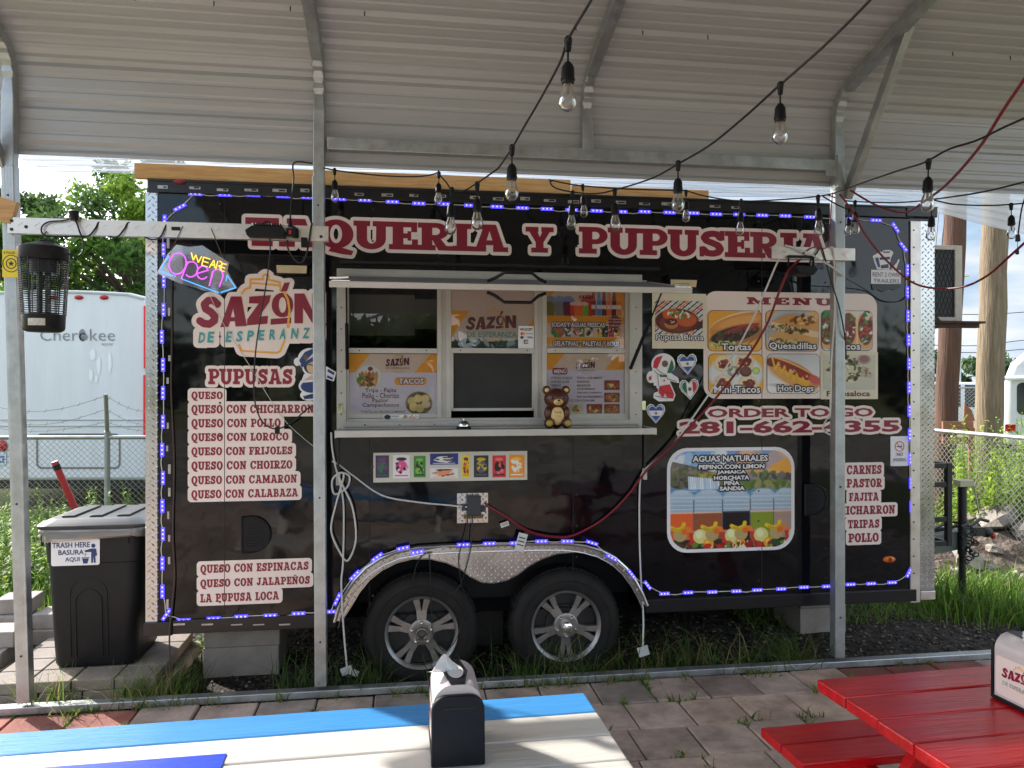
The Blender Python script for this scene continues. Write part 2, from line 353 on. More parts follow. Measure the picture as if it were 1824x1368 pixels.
# ---------------------------------------------------------------- helpers: printed pictures (each print is a finely divided sheet)
class Canvas:
    def __init__(s, wd, ht, c=(255, 255, 255)):
        s.w, s.h = wd, ht; s.a = np.zeros((ht, wd, 3)); s.a[:] = c
        s.y, s.x = np.mgrid[0:ht, 0:wd]; s.x = (s.x + .5) / wd; s.y = (s.y + .5) / ht; s.asp = ht / wd
    def put(s, m, c, n=0.0):
        c = np.array(c, float); m = np.clip(m, 0, 1)[..., None]
        col = c + (rng.normal(0, n, s.a.shape[:2])[..., None] if n else 0); s.a = s.a * (1 - m) + col * m
    def ell(s, cx, cy, rx, ry, c, rot=0.0, n=0.0, soft=0.08):
        ca, sa = math.cos(rad(rot)), math.sin(rad(rot)); dx, dy = s.x - cx, (s.y - cy) * s.asp
        u = (dx * ca + dy * sa) / rx; v = (-dx * sa + dy * ca) / (ry * s.asp); s.put((1 - np.sqrt(u * u + v * v)) / soft + .5, c, n)
    def rect(s, x0, y0, x1, y1, c, n=0.0): s.put(((s.x >= x0) & (s.x <= x1) & (s.y >= y0) & (s.y <= y1)).astype(float), c, n)
    def poly(s, pts, c, n=0.0):
        m = np.zeros(s.x.shape, bool); k = len(pts)
        for i in range(k):
            (x0, y0), (x1, y1) = pts[i], pts[(i + 1) % k]
            if y0 == y1: continue
            m ^= ((s.y < y0) != (s.y < y1)) & (s.x < (x1 - x0) * (s.y - y0) / (y1 - y0) + x0)
        s.put(m.astype(float), c, n)
    def line(s, pts, wd, c):
        d = np.full(s.x.shape, 9.0)
        for (x0, y0), (x1, y1) in zip(pts[:-1], pts[1:]):
            ex, ey = x1 - x0, (y1 - y0) * s.asp; L = ex * ex + ey * ey + 1e-12
            px, py = s.x - x0, (s.y - y0) * s.asp; t = np.clip((px * ex + py * ey) / L, 0, 1); d = np.minimum(d, np.hypot(px - t * ex, py - t * ey))
        s.put((wd - d) * s.w + .5, c)
    def speck(s, cx, cy, rx, ry, k, size, cols, rot=0.0):
        for _ in range(k):
            r = math.sqrt(random.random()); t = random.random() * 2 * math.pi; x, y = r * rx * math.cos(t), r * ry * math.sin(t)
            ca, sa = math.cos(rad(rot)), math.sin(rad(rot)); z = size * random.uniform(.5, 1.2)
            s.ell(cx + x * ca - y * sa, cy + (x * sa + y * ca), z, z * random.uniform(.4, 1), random.choice(cols), random.uniform(0, 180), 4, .4)
    def vgrad(s, y0, y1, c0, c1):
        t = np.clip((s.y - y0) / (y1 - y0), 0, 1)[..., None]; m = ((s.y >= y0) & (s.y <= y1))[..., None]
        s.a = np.where(m, np.array(c0, float) * (1 - t) + np.array(c1, float) * t, s.a)
    def build(s, name, rect, off, parent, mat, rnd=0.0, oval=False, grain=3.0, o=(0, 0, 0), label=None):
        x0, x1, z0, z1 = rect; wd, ht = s.w, s.h
        a = np.clip(s.a + rng.normal(0, grain, s.a.shape[:2])[..., None], 0, 255) / 255.0
        a = np.where(a <= .04045, a / 12.92, ((a + .055) / 1.055) ** 2.4)
        gx, gy = np.meshgrid(np.linspace(0, 1, wd), np.linspace(0, 1, ht))
        V = np.stack([x0 + gx * (x1 - x0) - o[0], np.full(gx.shape, -off) - o[1], z1 - gy * (z1 - z0) - o[2]], -1).reshape(-1, 3)
        i = (np.arange(ht - 1)[:, None] * wd + np.arange(wd - 1)[None]).ravel()
        Fq = np.stack([i, i + wd, i + wd + 1, i + 1], -1)
        cx, cz = (gx[:-1, :-1] + gx[1:, 1:]).ravel() / 2 * (x1 - x0), (gy[:-1, :-1] + gy[1:, 1:]).ravel() / 2 * (z1 - z0)
        if oval: Fq = Fq[((cx / (x1 - x0) - .5) ** 2 + (cz / (z1 - z0) - .5) ** 2) < .25]
        elif rnd:
            dx = np.maximum(np.maximum(rnd - cx, cx - (x1 - x0 - rnd)), 0); dz = np.maximum(np.maximum(rnd - cz, cz - (z1 - z0 - rnd)), 0)
            Fq = Fq[np.hypot(dx, dz) <= rnd]
        ob = fast_mesh(name, V, Fq, mat, np.concatenate([a.reshape(-1, 3), np.ones((wd * ht, 1))], 1), parent)
        if label: ob['label'] = label
        return ob
# ---------------------------------------------------------------- materials
BLACK = pm('black_gloss_paint', (.004, .0042, .0055, 1), rough=.06, bump=.0075, bs=1.9, spec=.38, rvar=.03, vs=3)
BLACKT = pm('black_trim_paint', (.008, .008, .010, 1), rough=.3, var=.3, vs=8)
CREAM = pm('cream_vinyl', C(236, 219, 210), rough=.32, var=.03, vs=3)
MAROON = pm('maroon_vinyl', C(138, 24, 50), rough=.32, var=.06, vs=4)
TEAL = pm('teal_vinyl', C(60, 160, 160), rough=.35)
YEL = pm('amber_vinyl', C(236, 172, 70), rough=.35)
WHITE = pm('white_vinyl', C(232, 230, 232), rough=.32, var=.03)
INK = pm('black_ink', C(24, 22, 24), rough=.4)
DINK = pm('wine_ink', C(92, 30, 46), rough=.4)
ORANGE = pm('orange_ink', C(238, 160, 40), rough=.35)
BEIGE = pm('beige_print_paper', C(222, 212, 186), rough=.4, var=.03)
RED_V = pm('red_ink', C(200, 30, 45), rough=.35); GRN_V = pm('green_ink', C(30, 100, 70), rough=.35)
BLU_V = pm('blue_ink', C(40, 80, 160), rough=.35); NAVY = pm('navy_ink', C(30, 58, 110), rough=.35); SKIN = pm('tan_ink', C(214, 180, 150), rough=.4)
PRINT = am('printed_vinyl', rough=.35, spec=.4)
ALU = pm('brushed_aluminium', C(214, 206, 198), rough=.36, metal=.75, var=.10, vs=9, rvar=.1, bump=.0006, bs=40)
ALUW = pm('white_enamelled_aluminium', C(188, 184, 177), rough=.4, metal=.2, var=.08, vs=7)
PLATE = pm('bright_diamond_plate', C(190, 190, 190), rough=.22, metal=.95, var=.08, vs=5, rvar=.08)
GALV = pm('galvanised_steel', C(176, 180, 180), rough=.42, metal=.8, var=.20, vs=14, rvar=.12, bump=.0004, bs=120, detail=8)
RUBBER = pm('tyre_rubber', (.006, .006, .006, 1), rough=.7, vs=12, bump=.001, bs=60, col2=(.018, .016, .014, 1), spec=.3)
BLKPL = pm('black_plastic', (.006, .006, .007, 1), rough=.48, var=.2, vs=20, spec=.28)
CABB = pm('black_cable', (.01, .01, .011, 1), rough=.5); CABW = pm('white_cable', C(205, 205, 200), rough=.45, var=.1, vs=20); CABR = pm('dark_red_cable', C(120, 14, 30), rough=.4)
DARK = pm('dark_interior', (.012, .012, .012, 1), rough=.8)
STEELB = pm('black_frame_steel', (.014, .014, .015, 1), rough=.45, var=.4, vs=10)
GLASS = glassm('window_glass'); BULBG = glassm('bulb_glass', tint=(.95, .96, .97, 1), extra=.07)
PINE = pm('pine_lumber', C(206, 166, 108), rough=.6, col2=C(176, 130, 78), vs=5, stretch=(1, 14, 14), bump=.0015, bs=30)
CHROME = pm('chrome', (.8, .8, .8, 1), rough=.08, metal=1)
LEDB = pm('violet_led', (.1, .08, .9, 1), emit=(.07, .055, 1, 1), es=.6); LEDW = pm('led_core', (.6, .6, 1, 1), emit=(.42, .36, 1, 1), es=.6)

# ---------------------------------------------------------------- food trailer
OX, OZ = .35, .09
T0 = fr(0, 0, -.09)
TR = thing('food_trailer', 'long black food trailer with maroon lettering, menu stickers and an open serving window', 'food trailer', T0, TH)
TO = (0, 0, -.09)
def tb(mb, name, mat, parent=TR, **k): return mb.build(name, mat, parent, o=TO, **k)
gz_ = -.09; XL, XR, ZB, ZT, TD = -2.085, 2.787, .362, 2.885, 2.35
wx0, wx1 = w(604, 628)[0], w(1140, 628)[0]; wz0, wz1 = w(870, 752)[1], w(870, 487)[1]
ARCH_OUT = [(597, 1103), (604, 1078), (616, 1053), (632, 1029), (652, 1008), (676, 992), (704, 980), (745, 972), (800, 969), (870, 967), (960, 965), (1010, 965), (1040, 969), (1068, 977), (1092, 990), (1112, 1008), (1128, 1030), (1140, 1052), (1149, 1074)]
ARCH_IN = [(1141, 1076), (1130, 1052), (1116, 1030), (1098, 1011), (1076, 995), (1050, 985), (1022, 981), (990, 984), (962, 994), (940, 1006), (922, 1020), (902, 1031), (878, 1036), (856, 1034), (836, 1024), (818, 1010), (795, 1000), (765, 993), (735, 993), (707, 1000), (681, 1013), (659, 1030), (641, 1052), (628, 1074), (610, 1103)]
aout = [w(*p) for p in ARCH_OUT]; ain = [w(*p) for p in ARCH_IN]
m = MB(); hole = [(aout[0][0] + .03, ZB - .01)] + [(x, z) for x, z in [w(px, py + 9) for px, py in ARCH_OUT[1:-1]]] + [(aout[-1][0] - .03, ZB - .01)]
m.flat(shape([R(XL, ZB, XR, ZT), N(R(wx0, wz0, wx1, wz1)), (-1, hole)]), 0)
V8 = [(XL, 0, ZB), (XR, 0, ZB), (XR, TD, ZB), (XL, TD, ZB), (XL, 0, ZT), (XR, 0, ZT), (XR, TD, ZT), (XL, TD, ZT)]
m.add(V8, [(0, 3, 2, 1), (4, 5, 6, 7), (1, 2, 6, 5), (2, 3, 7, 6), (3, 0, 4, 7)])
body = tb(m, 'body', BLACK)
m = MB()                                   # panel seams with their screw rows
for px in (400, 658, 1021, 1357): 
    x, _ = w(px, 684); m.box(x - .002, -.0015, ZB + .05, x + .002, .001, wz0 - .1 if 600 < px < 1143 else ZT - .12)
tb(m, 'panel_seam', pm('seam_shadow_gap', (.002, .002, .002, 1), rough=.6))
m = MB()
for px in (392, 664, 1027, 1351, 1470):
    x, _ = w(px, 684)
    for k in range(13):
        z = ZB + .12 + k * .19
        if 600 < px < 1143 and z > wz0 - .1 and z < wz1 + .1: continue
        m.lathe([(.007, 0), (.006, .003), (.001, .004)], (x, -.0005, z), (0, -1, 0), 8)
tb(m, 'rivets', pm('black_rivet', (.02, .02, .02, 1), rough=.3), smooth=True)
m = MB(); m.box(XL + .01, -.022, ZT - .072, XR - .15, -.0005, ZT + .002); m.box(XL + .01, -.03, ZT - .012, XR - .15, -.022, ZT + .001); tb(m, 'top_rail', BLACKT, bevel=.003)
m = MB(); x0 = XL + .14
m.box(XL - .015, -.02, ZB - .055, x0 + .0, .03, ZB + .022); m.box(x0, -.016, ZB - .05, aout[0][0], .02, ZB + .028)
m.box(XL - .015, .03, ZB - .055, XL + .02, TD, ZB + .022); tb(m, 'bottom_rail', BLACKT, bevel=.003)
m = MB(); m.box(aout[-1][0], -.016, ZB - .05, XR - .12, .02, ZB + .028); tb(m, 'bottom_rail', BLACKT, bevel=.003)
m = MB(); m.box(XL + .05, TD - .03, gz_ - .02, XR - .05, TD - .01, ZB); tb(m, 'added_light_block', BLACKT)  # black board added at the far side to keep daylight out underneath
TAPE = pm('torn_silver_tape', C(176, 174, 170), rough=.3, metal=.4, var=.2, vs=30)
def scrap(*bx): 
    m = MB()
    for b_ in bx: m.box(*b_)
    tb(m, 'tape_scrap', [TAPE, BLACKT])
for px in [292, 349, 398, 449, 499, 544, 640, 690, 737, 785, 845, 887, 934, 978, 1020, 1060, 1104, 1146, 1187, 1271, 1307]:
    x, _ = w(px, 325); z = ZT - .042 + random.uniform(-.006, .006); wl_ = random.uniform(.024, .040); h_ = random.uniform(.006, .012)
    scrap((x - wl_, -.0240, z - .008, x + wl_, -.0224, z + h_, 0), (x - wl_ * random.uniform(-.2, .6), -.0246, z - .004, x + wl_ * .8, -.0242, z + .005, 1))
for k in range(18):
    z = ZB + .12 + k * .128; x = XL + .115 + random.uniform(-.006, .006)
    if random.random() < .8: scrap((x - .007, -.0032, z - .03, x + random.uniform(.003, .008), -.0006, z + random.uniform(.0, .03), 0))
    x = XR - .145
    if random.random() < .75: scrap((x - .008, -.0032, z - .035, x + .006, -.0006, z + random.uniform(.0, .03), 0))
for px in (321, 371, 423, 462, 508):
    x, z = w(px, 1112); scrap((x - .032, -.0188, z + .0, x + .03, -.0165, z + random.uniform(.006, .014), 0))
for px, py in ((322, 326),):
    x, z = w(px, py); m = MB(); m.ball((x, -.026, z), .036, .014, .013, 16, 8); tb(m, 'marker_light', pm('dull_red_lens', C(130, 20, 30), rough=.2), smooth=True, label='small red clearance lamp')
x, z = w(1583, 996); m = MB(); m.ball((x, -.004, z), .045, .014, .021, 20, 8); ml = tb(m, 'marker_light', pm('amber_lens', C(226, 110, 20), rough=.2), smooth=True, label='oval amber marker lamp')
m = MB(); m.lathe([(.014, 0), (.010, .004)], (x, -.018, z), (0, -1, 0), 12); m.build('lamp_centre', pm('amber_dark', C(120, 50, 10), rough=.3), ml, o=TO)

def diamond(mb, inside, x0, x1, z0, z1, y, pitch, hl, hw=.0046, ht=.003):
    hl *= 1.18
    i = 0; z = z0 + pitch * .4
    while z < z1:
        x = x0 + pitch * (.5 if i % 2 else 1.22) - (0 if i % 2 else pitch * 1.44 * (x1 - x0 > .1)); a = rad(45) if i % 2 else rad(-45); ux, uz = math.cos(a), math.sin(a)
        while x < x1:
            if x > x0 and inside(x, z):
                c = Vector((x, y, z)); L = Vector((ux, 0, uz)) * hl; W_ = Vector((-uz, 0, ux)) * hw; t = Vector((0, -ht, 0))
                mb.add([c - L, c - W_, c + L, c + W_, c + t - L * .45, c + t + L * .45], [(0, 1, 4), (1, 5, 4), (1, 2, 5), (2, 3, 5), (3, 4, 5), (3, 0, 4)])
            x += pitch * 1.44
        z += pitch * .72; i += 1
def in_poly(pts):
    def f(x, z):
        c = False
        for i in range(len(pts)):
            (x0, z0), (x1, z1) = pts[i], pts[(i + 1) % len(pts)]
            if (z0 > z) != (z1 > z) and x < (x1 - x0) * (z - z0) / (z1 - z0) + x0: c = not c
        return c
    return f
m = MB(); ca, cb = XL - .004, XL + .056
m.box(ca, -.006, ZB + .023, cb, .0, ZT - .073); m.box(ca - .003, -.006, ZB + .023, ca, .25, ZT - .073)
diamond(m, lambda a, b: True, ca + .002, cb, ZB + .03, ZT - .07, -.006, .029, .013); tb(m, 'corner_guard', PLATE)
m = MB(); x0, x1 = w(1620, 684)[0], w(1638, 684)[0]
m.box(x0, -.012, ZB - .06, x1 - .02, -.0005, ZT - .09); m.box(x1 - .02, -.008, ZB - .06, x1, -.0005, ZT - .09); tb(m, 'corner_trim', ALU, bevel=.002)
m = MB()
for k in range(22): m.lathe([(.006, 0), (.005, .003), (.001, .004)], (x0 + .022, -.012, ZB + .02 + k * .112), (0, -1, 0), 8)
tb(m, 'trim_screws', STEELB, smooth=True)
m = MB(); xq = XR + .012
m.box(x1, -.008, ZB + .015, xq, -.0005, ZT - .09); m.box(xq, -.006, ZB + .015, xq + .003, .3, ZT - .09)
diamond(m, lambda a, b: True, x1 + .003, xq, ZB + .02, ZT - .10, -.008, .028, .0125); tb(m, 'corner_guard', PLATE, label='wide diamond plate corner')
m = MB(); m.box(x1, -.014, ZB - .045, xq + .006, .05, ZB + .012); tb(m, 'corner_cap', ALU, bevel=.004)
m = MB(); m.box(XR - .2, -.03, ZT - .066, XR + .02, .05, ZT + .004); m.box(1.36, .012, ZT + .003, XR + .01, 1.2, ZT + .012); tb(m, 'roof_edge', BLACKT, bevel=.004)

# fender, wheels, running gear
m = MB(); pl = aout + ain; m.add([(x, -.034, z) for x, z in pl], [tuple(range(len(pl)))[::-1]] if False else [], 0)
V, Fc = shape([(1, pl)]); m.flat((V, Fc), .034)
n = len(pl); m.add([(x, -.034, z) for x, z in pl] + [(x, .02, z) for x, z in pl], [(i, (i + 1) % n, (i + 1) % n + n, i + n) for i in range(n)])
xs = [p[0] for p in pl]; zs = [p[1] for p in pl]
diamond(m, in_poly(pl), min(xs), max(xs), min(zs), max(zs), -.034, .0285, .0125)
fen = tb(m, 'fender', PLATE)
m = MB(); m.tube([(x, -.042, z - .004) for x, z in aout], .011, 8); m.tube([(x, -.036, z - .03) for x, z in [w(px + (6 if px < 870 else -6), py + 4) for px, py in ARCH_OUT]], .004, 6)
m.tube([(x, -.034, z) for x, z in ain], .004, 6); m.build('fender_lip', PLATE, fen, o=TO, smooth=True)
m = MB(); m.box(aout[0][0] + .02, .3, ZB - .03, aout[-1][0] - .02, .31, w(870, 965)[1]); m.box(aout[0][0] + .02, .004, w(870, 972)[1], aout[-1][0] - .02, .3, w(870, 972)[1] + .01); tb(m, 'wheel_well', DARK)
m = MB()
for y in (.5, 1.7): m.box(XL + .1, y, ZB - .13, XR + .02, y + .06, ZB - .003)
for k in range(9): xk = XL + .2 + k * .55; m.box(xk, .56, ZB - .08, xk + .05, 1.7, ZB - .004)
for px in (752, 1009): xk = w(px, 1120)[0]; m.box(xk - .04, .3, .14, xk + .04, 2.1, .22)
m.box(w(860, 1100)[0] - .03, .32, .05, w(900, 1100)[0] + .03, .4, ZB)
tb(m, 'chassis', STEELB)
def wheel(px, cap, turn):
    cx, _ = w(px, 1115); cz = .255; wh = sub('wheel', TR, (cx, -.012, cz + .09), None); r0 = .345
    def bw(mb, nm, mt, **k): return mb.build(nm, mt, wh, **k)
    m = MB(); m.lathe([(.215, .04), (.222, -.004), (.25, -.012), (.292, -.008), (.318, .004), (.336, .024), (r0, .05), (r0, .16), (.325, .205), (.22, .21)], (0, 0, 0), (0, 1, 0), 64, cap=False)
    for k in range(60):                                            # tread blocks on the shoulder
        a = k / 60 * 2 * math.pi; c = Vector((math.cos(a) * (r0 - .001), .105, math.sin(a) * (r0 - .001))); rr = c.copy(); rr.y = 0; rr.normalize()
        m.obox(c, Vector((-rr.z, 0, rr.x)) * .0125, Vector((0, .062, 0)), rr * .004)
    for rr_, h_ in ((.275, -.0128), (.238, -.0085)): m.lathe([(rr_ - .003, h_ + .003), (rr_ - .002, h_ - .001), (rr_ + .002, h_ - .001), (rr_ + .003, h_ + .004)], (0, 0, 0), (0, 1, 0), 64, cap=False)
    bw(m, 'tyre', RUBBER, smooth=True, ang=50)
    RIM = pm('machined_alloy', C(150, 148, 146), rough=.38, metal=.85, var=.12, vs=10); RIMD = pm('dark_alloy_pocket', (.018, .018, .018, 1), rough=.5)
    m = MB(); m.lathe([(.2, .06), (.196, .012), (.203, .002), (.217, -.006), (.2205, .006), (.218, .04)], (0, 0, 0), (0, 1, 0), 64, cap=False)
    for k in range(5):
        a0 = turn + k * 2 * math.pi / 5
        for sgn in (-1, 1):
            a1 = a0 + sgn * .17; a2 = a0 + sgn * .26
            p0 = Vector((math.cos(a1) * .062, .012, math.sin(a1) * .062)); p1 = Vector((math.cos(a1 * .45 + a0 * .55 + sgn * .05) * .13, .016, math.sin(a1 * .45 + a0 * .55 + sgn * .05) * .13)); p2 = Vector((math.cos(a0 + sgn * .17) * .2, .012, math.sin(a0 + sgn * .17) * .2))
            for q0, q1, w0, w1 in ((p0, p1, .016, .0145), (p1, p2, .0145, .019)):
                d = (q1 - q0).normalized(); sdv = Vector((-d.z, 0, d.x))
                vs = [q0 - sdv * w0, q0 + sdv * w0, q1 + sdv * w1, q1 - sdv * w1]; back = [v + Vector((0, .03, 0)) for v in vs]
                m.add(vs + back, [(0, 1, 2, 3), (0, 4, 5, 1), (1, 5, 6, 2), (2, 6, 7, 3), (3, 7, 4, 0)])
    m.lathe([(.078, .03), (.076, .006), (.066, .002), (.045, .004)], (0, 0, 0), (0, 1, 0), 40)
    bw(m, 'rim', RIM, smooth=True, ang=30)
    m = MB(); m.lathe([(.2, .07), (.12, .075), (.12, .05), (.05, .05), (.001, .05)], (0, 0, 0), (0, 1, 0), 40); bw(m, 'brake_drum', RIMD, smooth=True)
    m = MB()
    for k in range(5):
        a = turn + (k + .5) * 2 * math.pi / 5 + math.pi / 5; m.lathe([(.0125, .01), (.0125, -.012), (.009, -.019), (.001, -.021)], (math.cos(a) * .06, 0, math.sin(a) * .06), (0, 1, 0), 10)
    bw(m, 'lug_nuts', CHROME, smooth=True)
    m = MB()
    if cap: m.lathe([(.034, .01), (.034, -.03), (.03, -.042), (.016, -.048), (.001, -.05)], (0, 0, 0), (0, 1, 0), 24)
    else: m.lathe([(.036, .01), (.036, -.034), (.03, -.036), (.024, -.03), (.022, -.0), (.001, .0)], (0, 0, 0), (0, 1, 0), 24)
    bw(m, 'hub_cap', CHROME if cap else pm('worn_hub_steel', C(120, 118, 112), rough=.4, metal=.9), smooth=True)
    return wh
wheel(751, False, rad(90)); wheel(1008, True, rad(-90))

# serving window
win = sub('serving_window', TR, (0, 0, 0))
m = MB(); fx0, fx1, fz0, fz1 = w(600, 620)[0], w(1143, 620)[0], w(870, 764)[1], w(870, 484)[1]
m.box(fx0, -.012, fz0, w(617, 620)[0], .06, fz1); m.box(w(1121, 620)[0], -.012, fz0, fx1, .06, fz1)
a_, b_ = w(617, 620)[0], w(1121, 620)[0]; m.box(a_, -.012, fz0, b_, .06, w(870, 749)[1]); m.box(a_, -.012, w(870, 499)[1], b_, .06, fz1)
tb(m, 'outer_frame', ALUW, win, bevel=.002)
m = MB()
def wb(px0, py0, px1, py1, y0, y1, mb=None): (mb or m).box(w(px0, (py0 + py1) / 2)[0], y0, w((px0 + px1) / 2, py1)[1], w(px1, (py0 + py1) / 2)[0], y1, w((px0 + px1) / 2, py0)[1])
G0, G1 = w(800, 749)[1], w(800, 499)[1]
for a, b in ((617, 621), (779, 787), (795, 804), (953, 959), (967, 975), (1115, 1121)):
    m.box(w(a, 620)[0], .018, G0, w(b, 620)[0], .052, G1)
for a, b in ((787, 795), (959, 967)): m.box(w(a, 620)[0], .03, G0, w(b, 620)[0], .05, G1)
for a, b in ((621, 779), (804, 953), (975, 1115)):
    wb(a, 620, b, 629, .012, .044); wb(a, 499, b, 508, .012, .05)
    if a != 804: wb(a, 737, b, 745, .022, .05)
wb(617, 744.5, 1121, 750, .012, .05)
tb(m, 'sash_frame', ALUW, win, bevel=.0015)
m = MB()
for a in (640, 760, 820, 940, 990, 1100):
    x, z = w(a, 624); m.lathe([(.0045, 0), (.003, .002)], (x, .012, z), (0, -1, 0), 8)
for a in range(650, 1120, 62):
    x, z = w(a, 757); m.lathe([(.006, 0), (.004, .003)], (x, -.012, z), (0, -1, 0), 8)
for k in range(7):
    for a in (608, 1132): x, z = w(a, 510 + k * 38); m.lathe([(.0045, 0), (.003, .002)], (x, -.012, z), (0, -1, 0), 8)
tb(m, 'frame_screws', STEELB, win)
for nm, a, y0, b, y1 in (('upper', 621, 508, 779, 620), ('upper', 804, 508, 953, 620), ('upper', 975, 508, 1115, 620), ('lower', 621, 629, 779, 738), ('lower', 975, 629, 1115, 738)):
    g = MB(); x0, x1, z0, z1 = wrect(a - 1, y0 - 1, b + 1, y1 + 1); g.box(x0, .024, z0, x1, .028, z1); tb(g, 'glass_pane', GLASS, win)
g = MB(); x0, x1, z0, z1 = wrect(804, 629, 953, 727); g.box(x0, .034, z0, x1, .036, z1); tb(g, 'insect_screen', pm('insect_screen', (.022, .022, .021, 1), rough=.7, var=.25, vs=6), win)
g = MB(); x0, x1, z0, z1 = wrect(804, 727, 953, 732); g.box(x0, .022, z0, x1, .046, z1)
x0, x1, z0, z1 = wrect(804, 629, 808, 732); g.box(x0, .022, z0, x1, .046, z1); x0, x1, z0, z1 = wrect(949, 629, 953, 732); g.box(x0, .022, z0, x1, .046, z1)
tb(g, 'sliding_sash', ALUW, win, bevel=.001)
g = MB()                                   # inside: back wall, papers pinned on the hood
g.box(XL + .1, 1.9, ZB + .3, XR - .1, 1.92, ZT - .1); g.box(wx0 - .2, .9, 1.2, wx1 + .2, 1.4, 1.45); g.box(wx0 - .1, .55, 2.05, wx0 + .45, .56, 2.32, 1); g.box(wx0 + .3, .6, 2.1, wx0 + .66, .61, 2.3, 1)
tb(g, 'kitchen_interior', [pm('steel_kitchen', (.10, .10, .10, 1), rough=.5, metal=.4, var=.3), pm('kitchen_paper', C(120, 120, 112), rough=.6)], TR)
m = MB(); wb(830, 700, 890, 702, .05, .09)
# awning flap, propped open
pr = .68
hz, ez = w(870, 501)[1], H + .1252 * 3.96
flap = sub('awning_flap', TR)
fl0, fl1 = -1.018, .868
def flp(x, u, h=0.0):                         # u along the flap from hinge (0) to edge (1), h above its plane
    s = (hz - ez) / pr; nv = Vector((0, -s, 1)).normalized(); return Vector((x, -.014 - pr * u, hz + (ez - hz) * u)) + nv * h
def fbox(mb, xa, xb, ua, ub, ha, hb, k=None):
    vs = [flp(xa, ua, ha), flp(xb, ua, ha), flp(xb, ub, ha), flp(xa, ub, ha), flp(xa, ua, hb), flp(xb, ua, hb), flp(xb, ub, hb), flp(xa, ub, hb)]
    mb.add(vs, [(0, 1, 2, 3), (4, 7, 6, 5), (0, 4, 5, 1), (1, 5, 6, 2), (2, 6, 7, 3), (3, 7, 4, 0)], k)
m = MB(); fbox(m, fl0 + .02, fl1 - .02, .02, .97, -.012, .012); tb(m, 'flap_panel', pm('grey_flap_skin', C(104, 104, 102), rough=.45, metal=.1, var=.2), flap)
m = MB(); fbox(m, fl0, fl1, .97, 1.0, -.0155, .0155); fbox(m, fl0, fl0 + .02, .0, .97, -.0145, .0145); fbox(m, fl1 - .02, fl1, .0, .97, -.0145, .0145); tb(m, 'flap_edge', ALUW, flap, bevel=.002)
m = MB(); m.tube([(fl0 + .03, -.016, hz + .014), (fl1 - .03, -.016, hz + .014)], .008, 8); m.box(fl0 + .05, -.014, hz + .005, fl1 - .1, -.0135, hz + .03); m.box(fl0 + .0, -.035, hz + .085, fl1 + .05, -.002, hz + .10, 1); tb(m, 'piano_hinge', [ALUW, BLACKT], flap)
m = MB()
for h0 in (.028, -.028):
    q = [flp(-.225, .94, h0), flp(-.185, .94, h0 * 1.6), flp(-.14, 1.0, h0 * 2.7), flp(.0, 1.0, h0 * 2.7), flp(.045, .94, h0 * 1.6), flp(.085, .94, h0)]
    m.tube(q, .0085, 8)
tb(m, 'flap_handle', BLKPL, flap, smooth=True)
for xa in (fl0 + .03, fl1 - .07):
    m = MB(); fbox(m, xa - .02, xa + .07, .9, .97, .014, .02); m.tube([flp(xa - .03, .97, .03), flp(xa + .06, .94, .035), flp(xa + .07, .9, .03)], .006, 6); tb(m, 'flap_latch', CHROME, flap, smooth=True)
for (pa, pb) in (((1143, 528), (1122, 655)), ((622, 562), (619, 655))):
    x, z = w(*pb); q1 = Vector((x, -.02, z)); q0 = flp(fl1 - .045 if pb[0] > 900 else fl0 + .06, .5, -.02)
    m = MB(); mid = q0.lerp(q1, .45); m.tube([q0, mid], .005, 8); m.tube([mid, q1], .0105, 10); m.ball(q1, .012); m.ball(q0, .01); tb(m, 'gas_strut', BLKPL, flap, smooth=True)
# counter shelf
sh = sub('counter_shelf', TR); s0, s1 = -1.022, .818
m = MB(); m.box(s0, -.25, 1.437, s1, -.013, 1.468); tb(m, 'shelf_top', pm('polished_steel_shelf', C(120, 118, 116), rough=.14, metal=.9, var=.12, rvar=.06), sh)
m = MB(); m.box(s0 - .003, -.256, 1.434, s1 + .003, -.25, 1.471); m.box(s0 - .006, -.25, 1.43, s0, -.01, 1.471); m.box(s1, -.25, 1.43, s1 + .006, -.01, 1.471); tb(m, 'shelf_edge', ALUW, sh, bevel=.001)
m = MB(); m.tube([(s0 + .03, -.012, 1.48), (s1 - .03, -.012, 1.48)], .007, 8); tb(m, 'shelf_hinge', ALU, sh)
for px in (603, 1147):
    x = w(px, 800)[0]; m = MB(); m.box(x - .006, -.022, 1.16, x + .006, -.002, 1.43); m.box(x - .012, -.026, 1.14, x + .012, -.002, 1.21, 1); tb(m, 'shelf_bracket', [STEELB, ALUW], sh)
for px, py in ((606, 727), (1145, 722)):
    x, z = w(px, py); m = MB(); m.box(x - .013, -.02, z - .03, x + .013, -.012, z + .03); tb(m, 'frame_clasp', CHROME, win, bevel=.003)

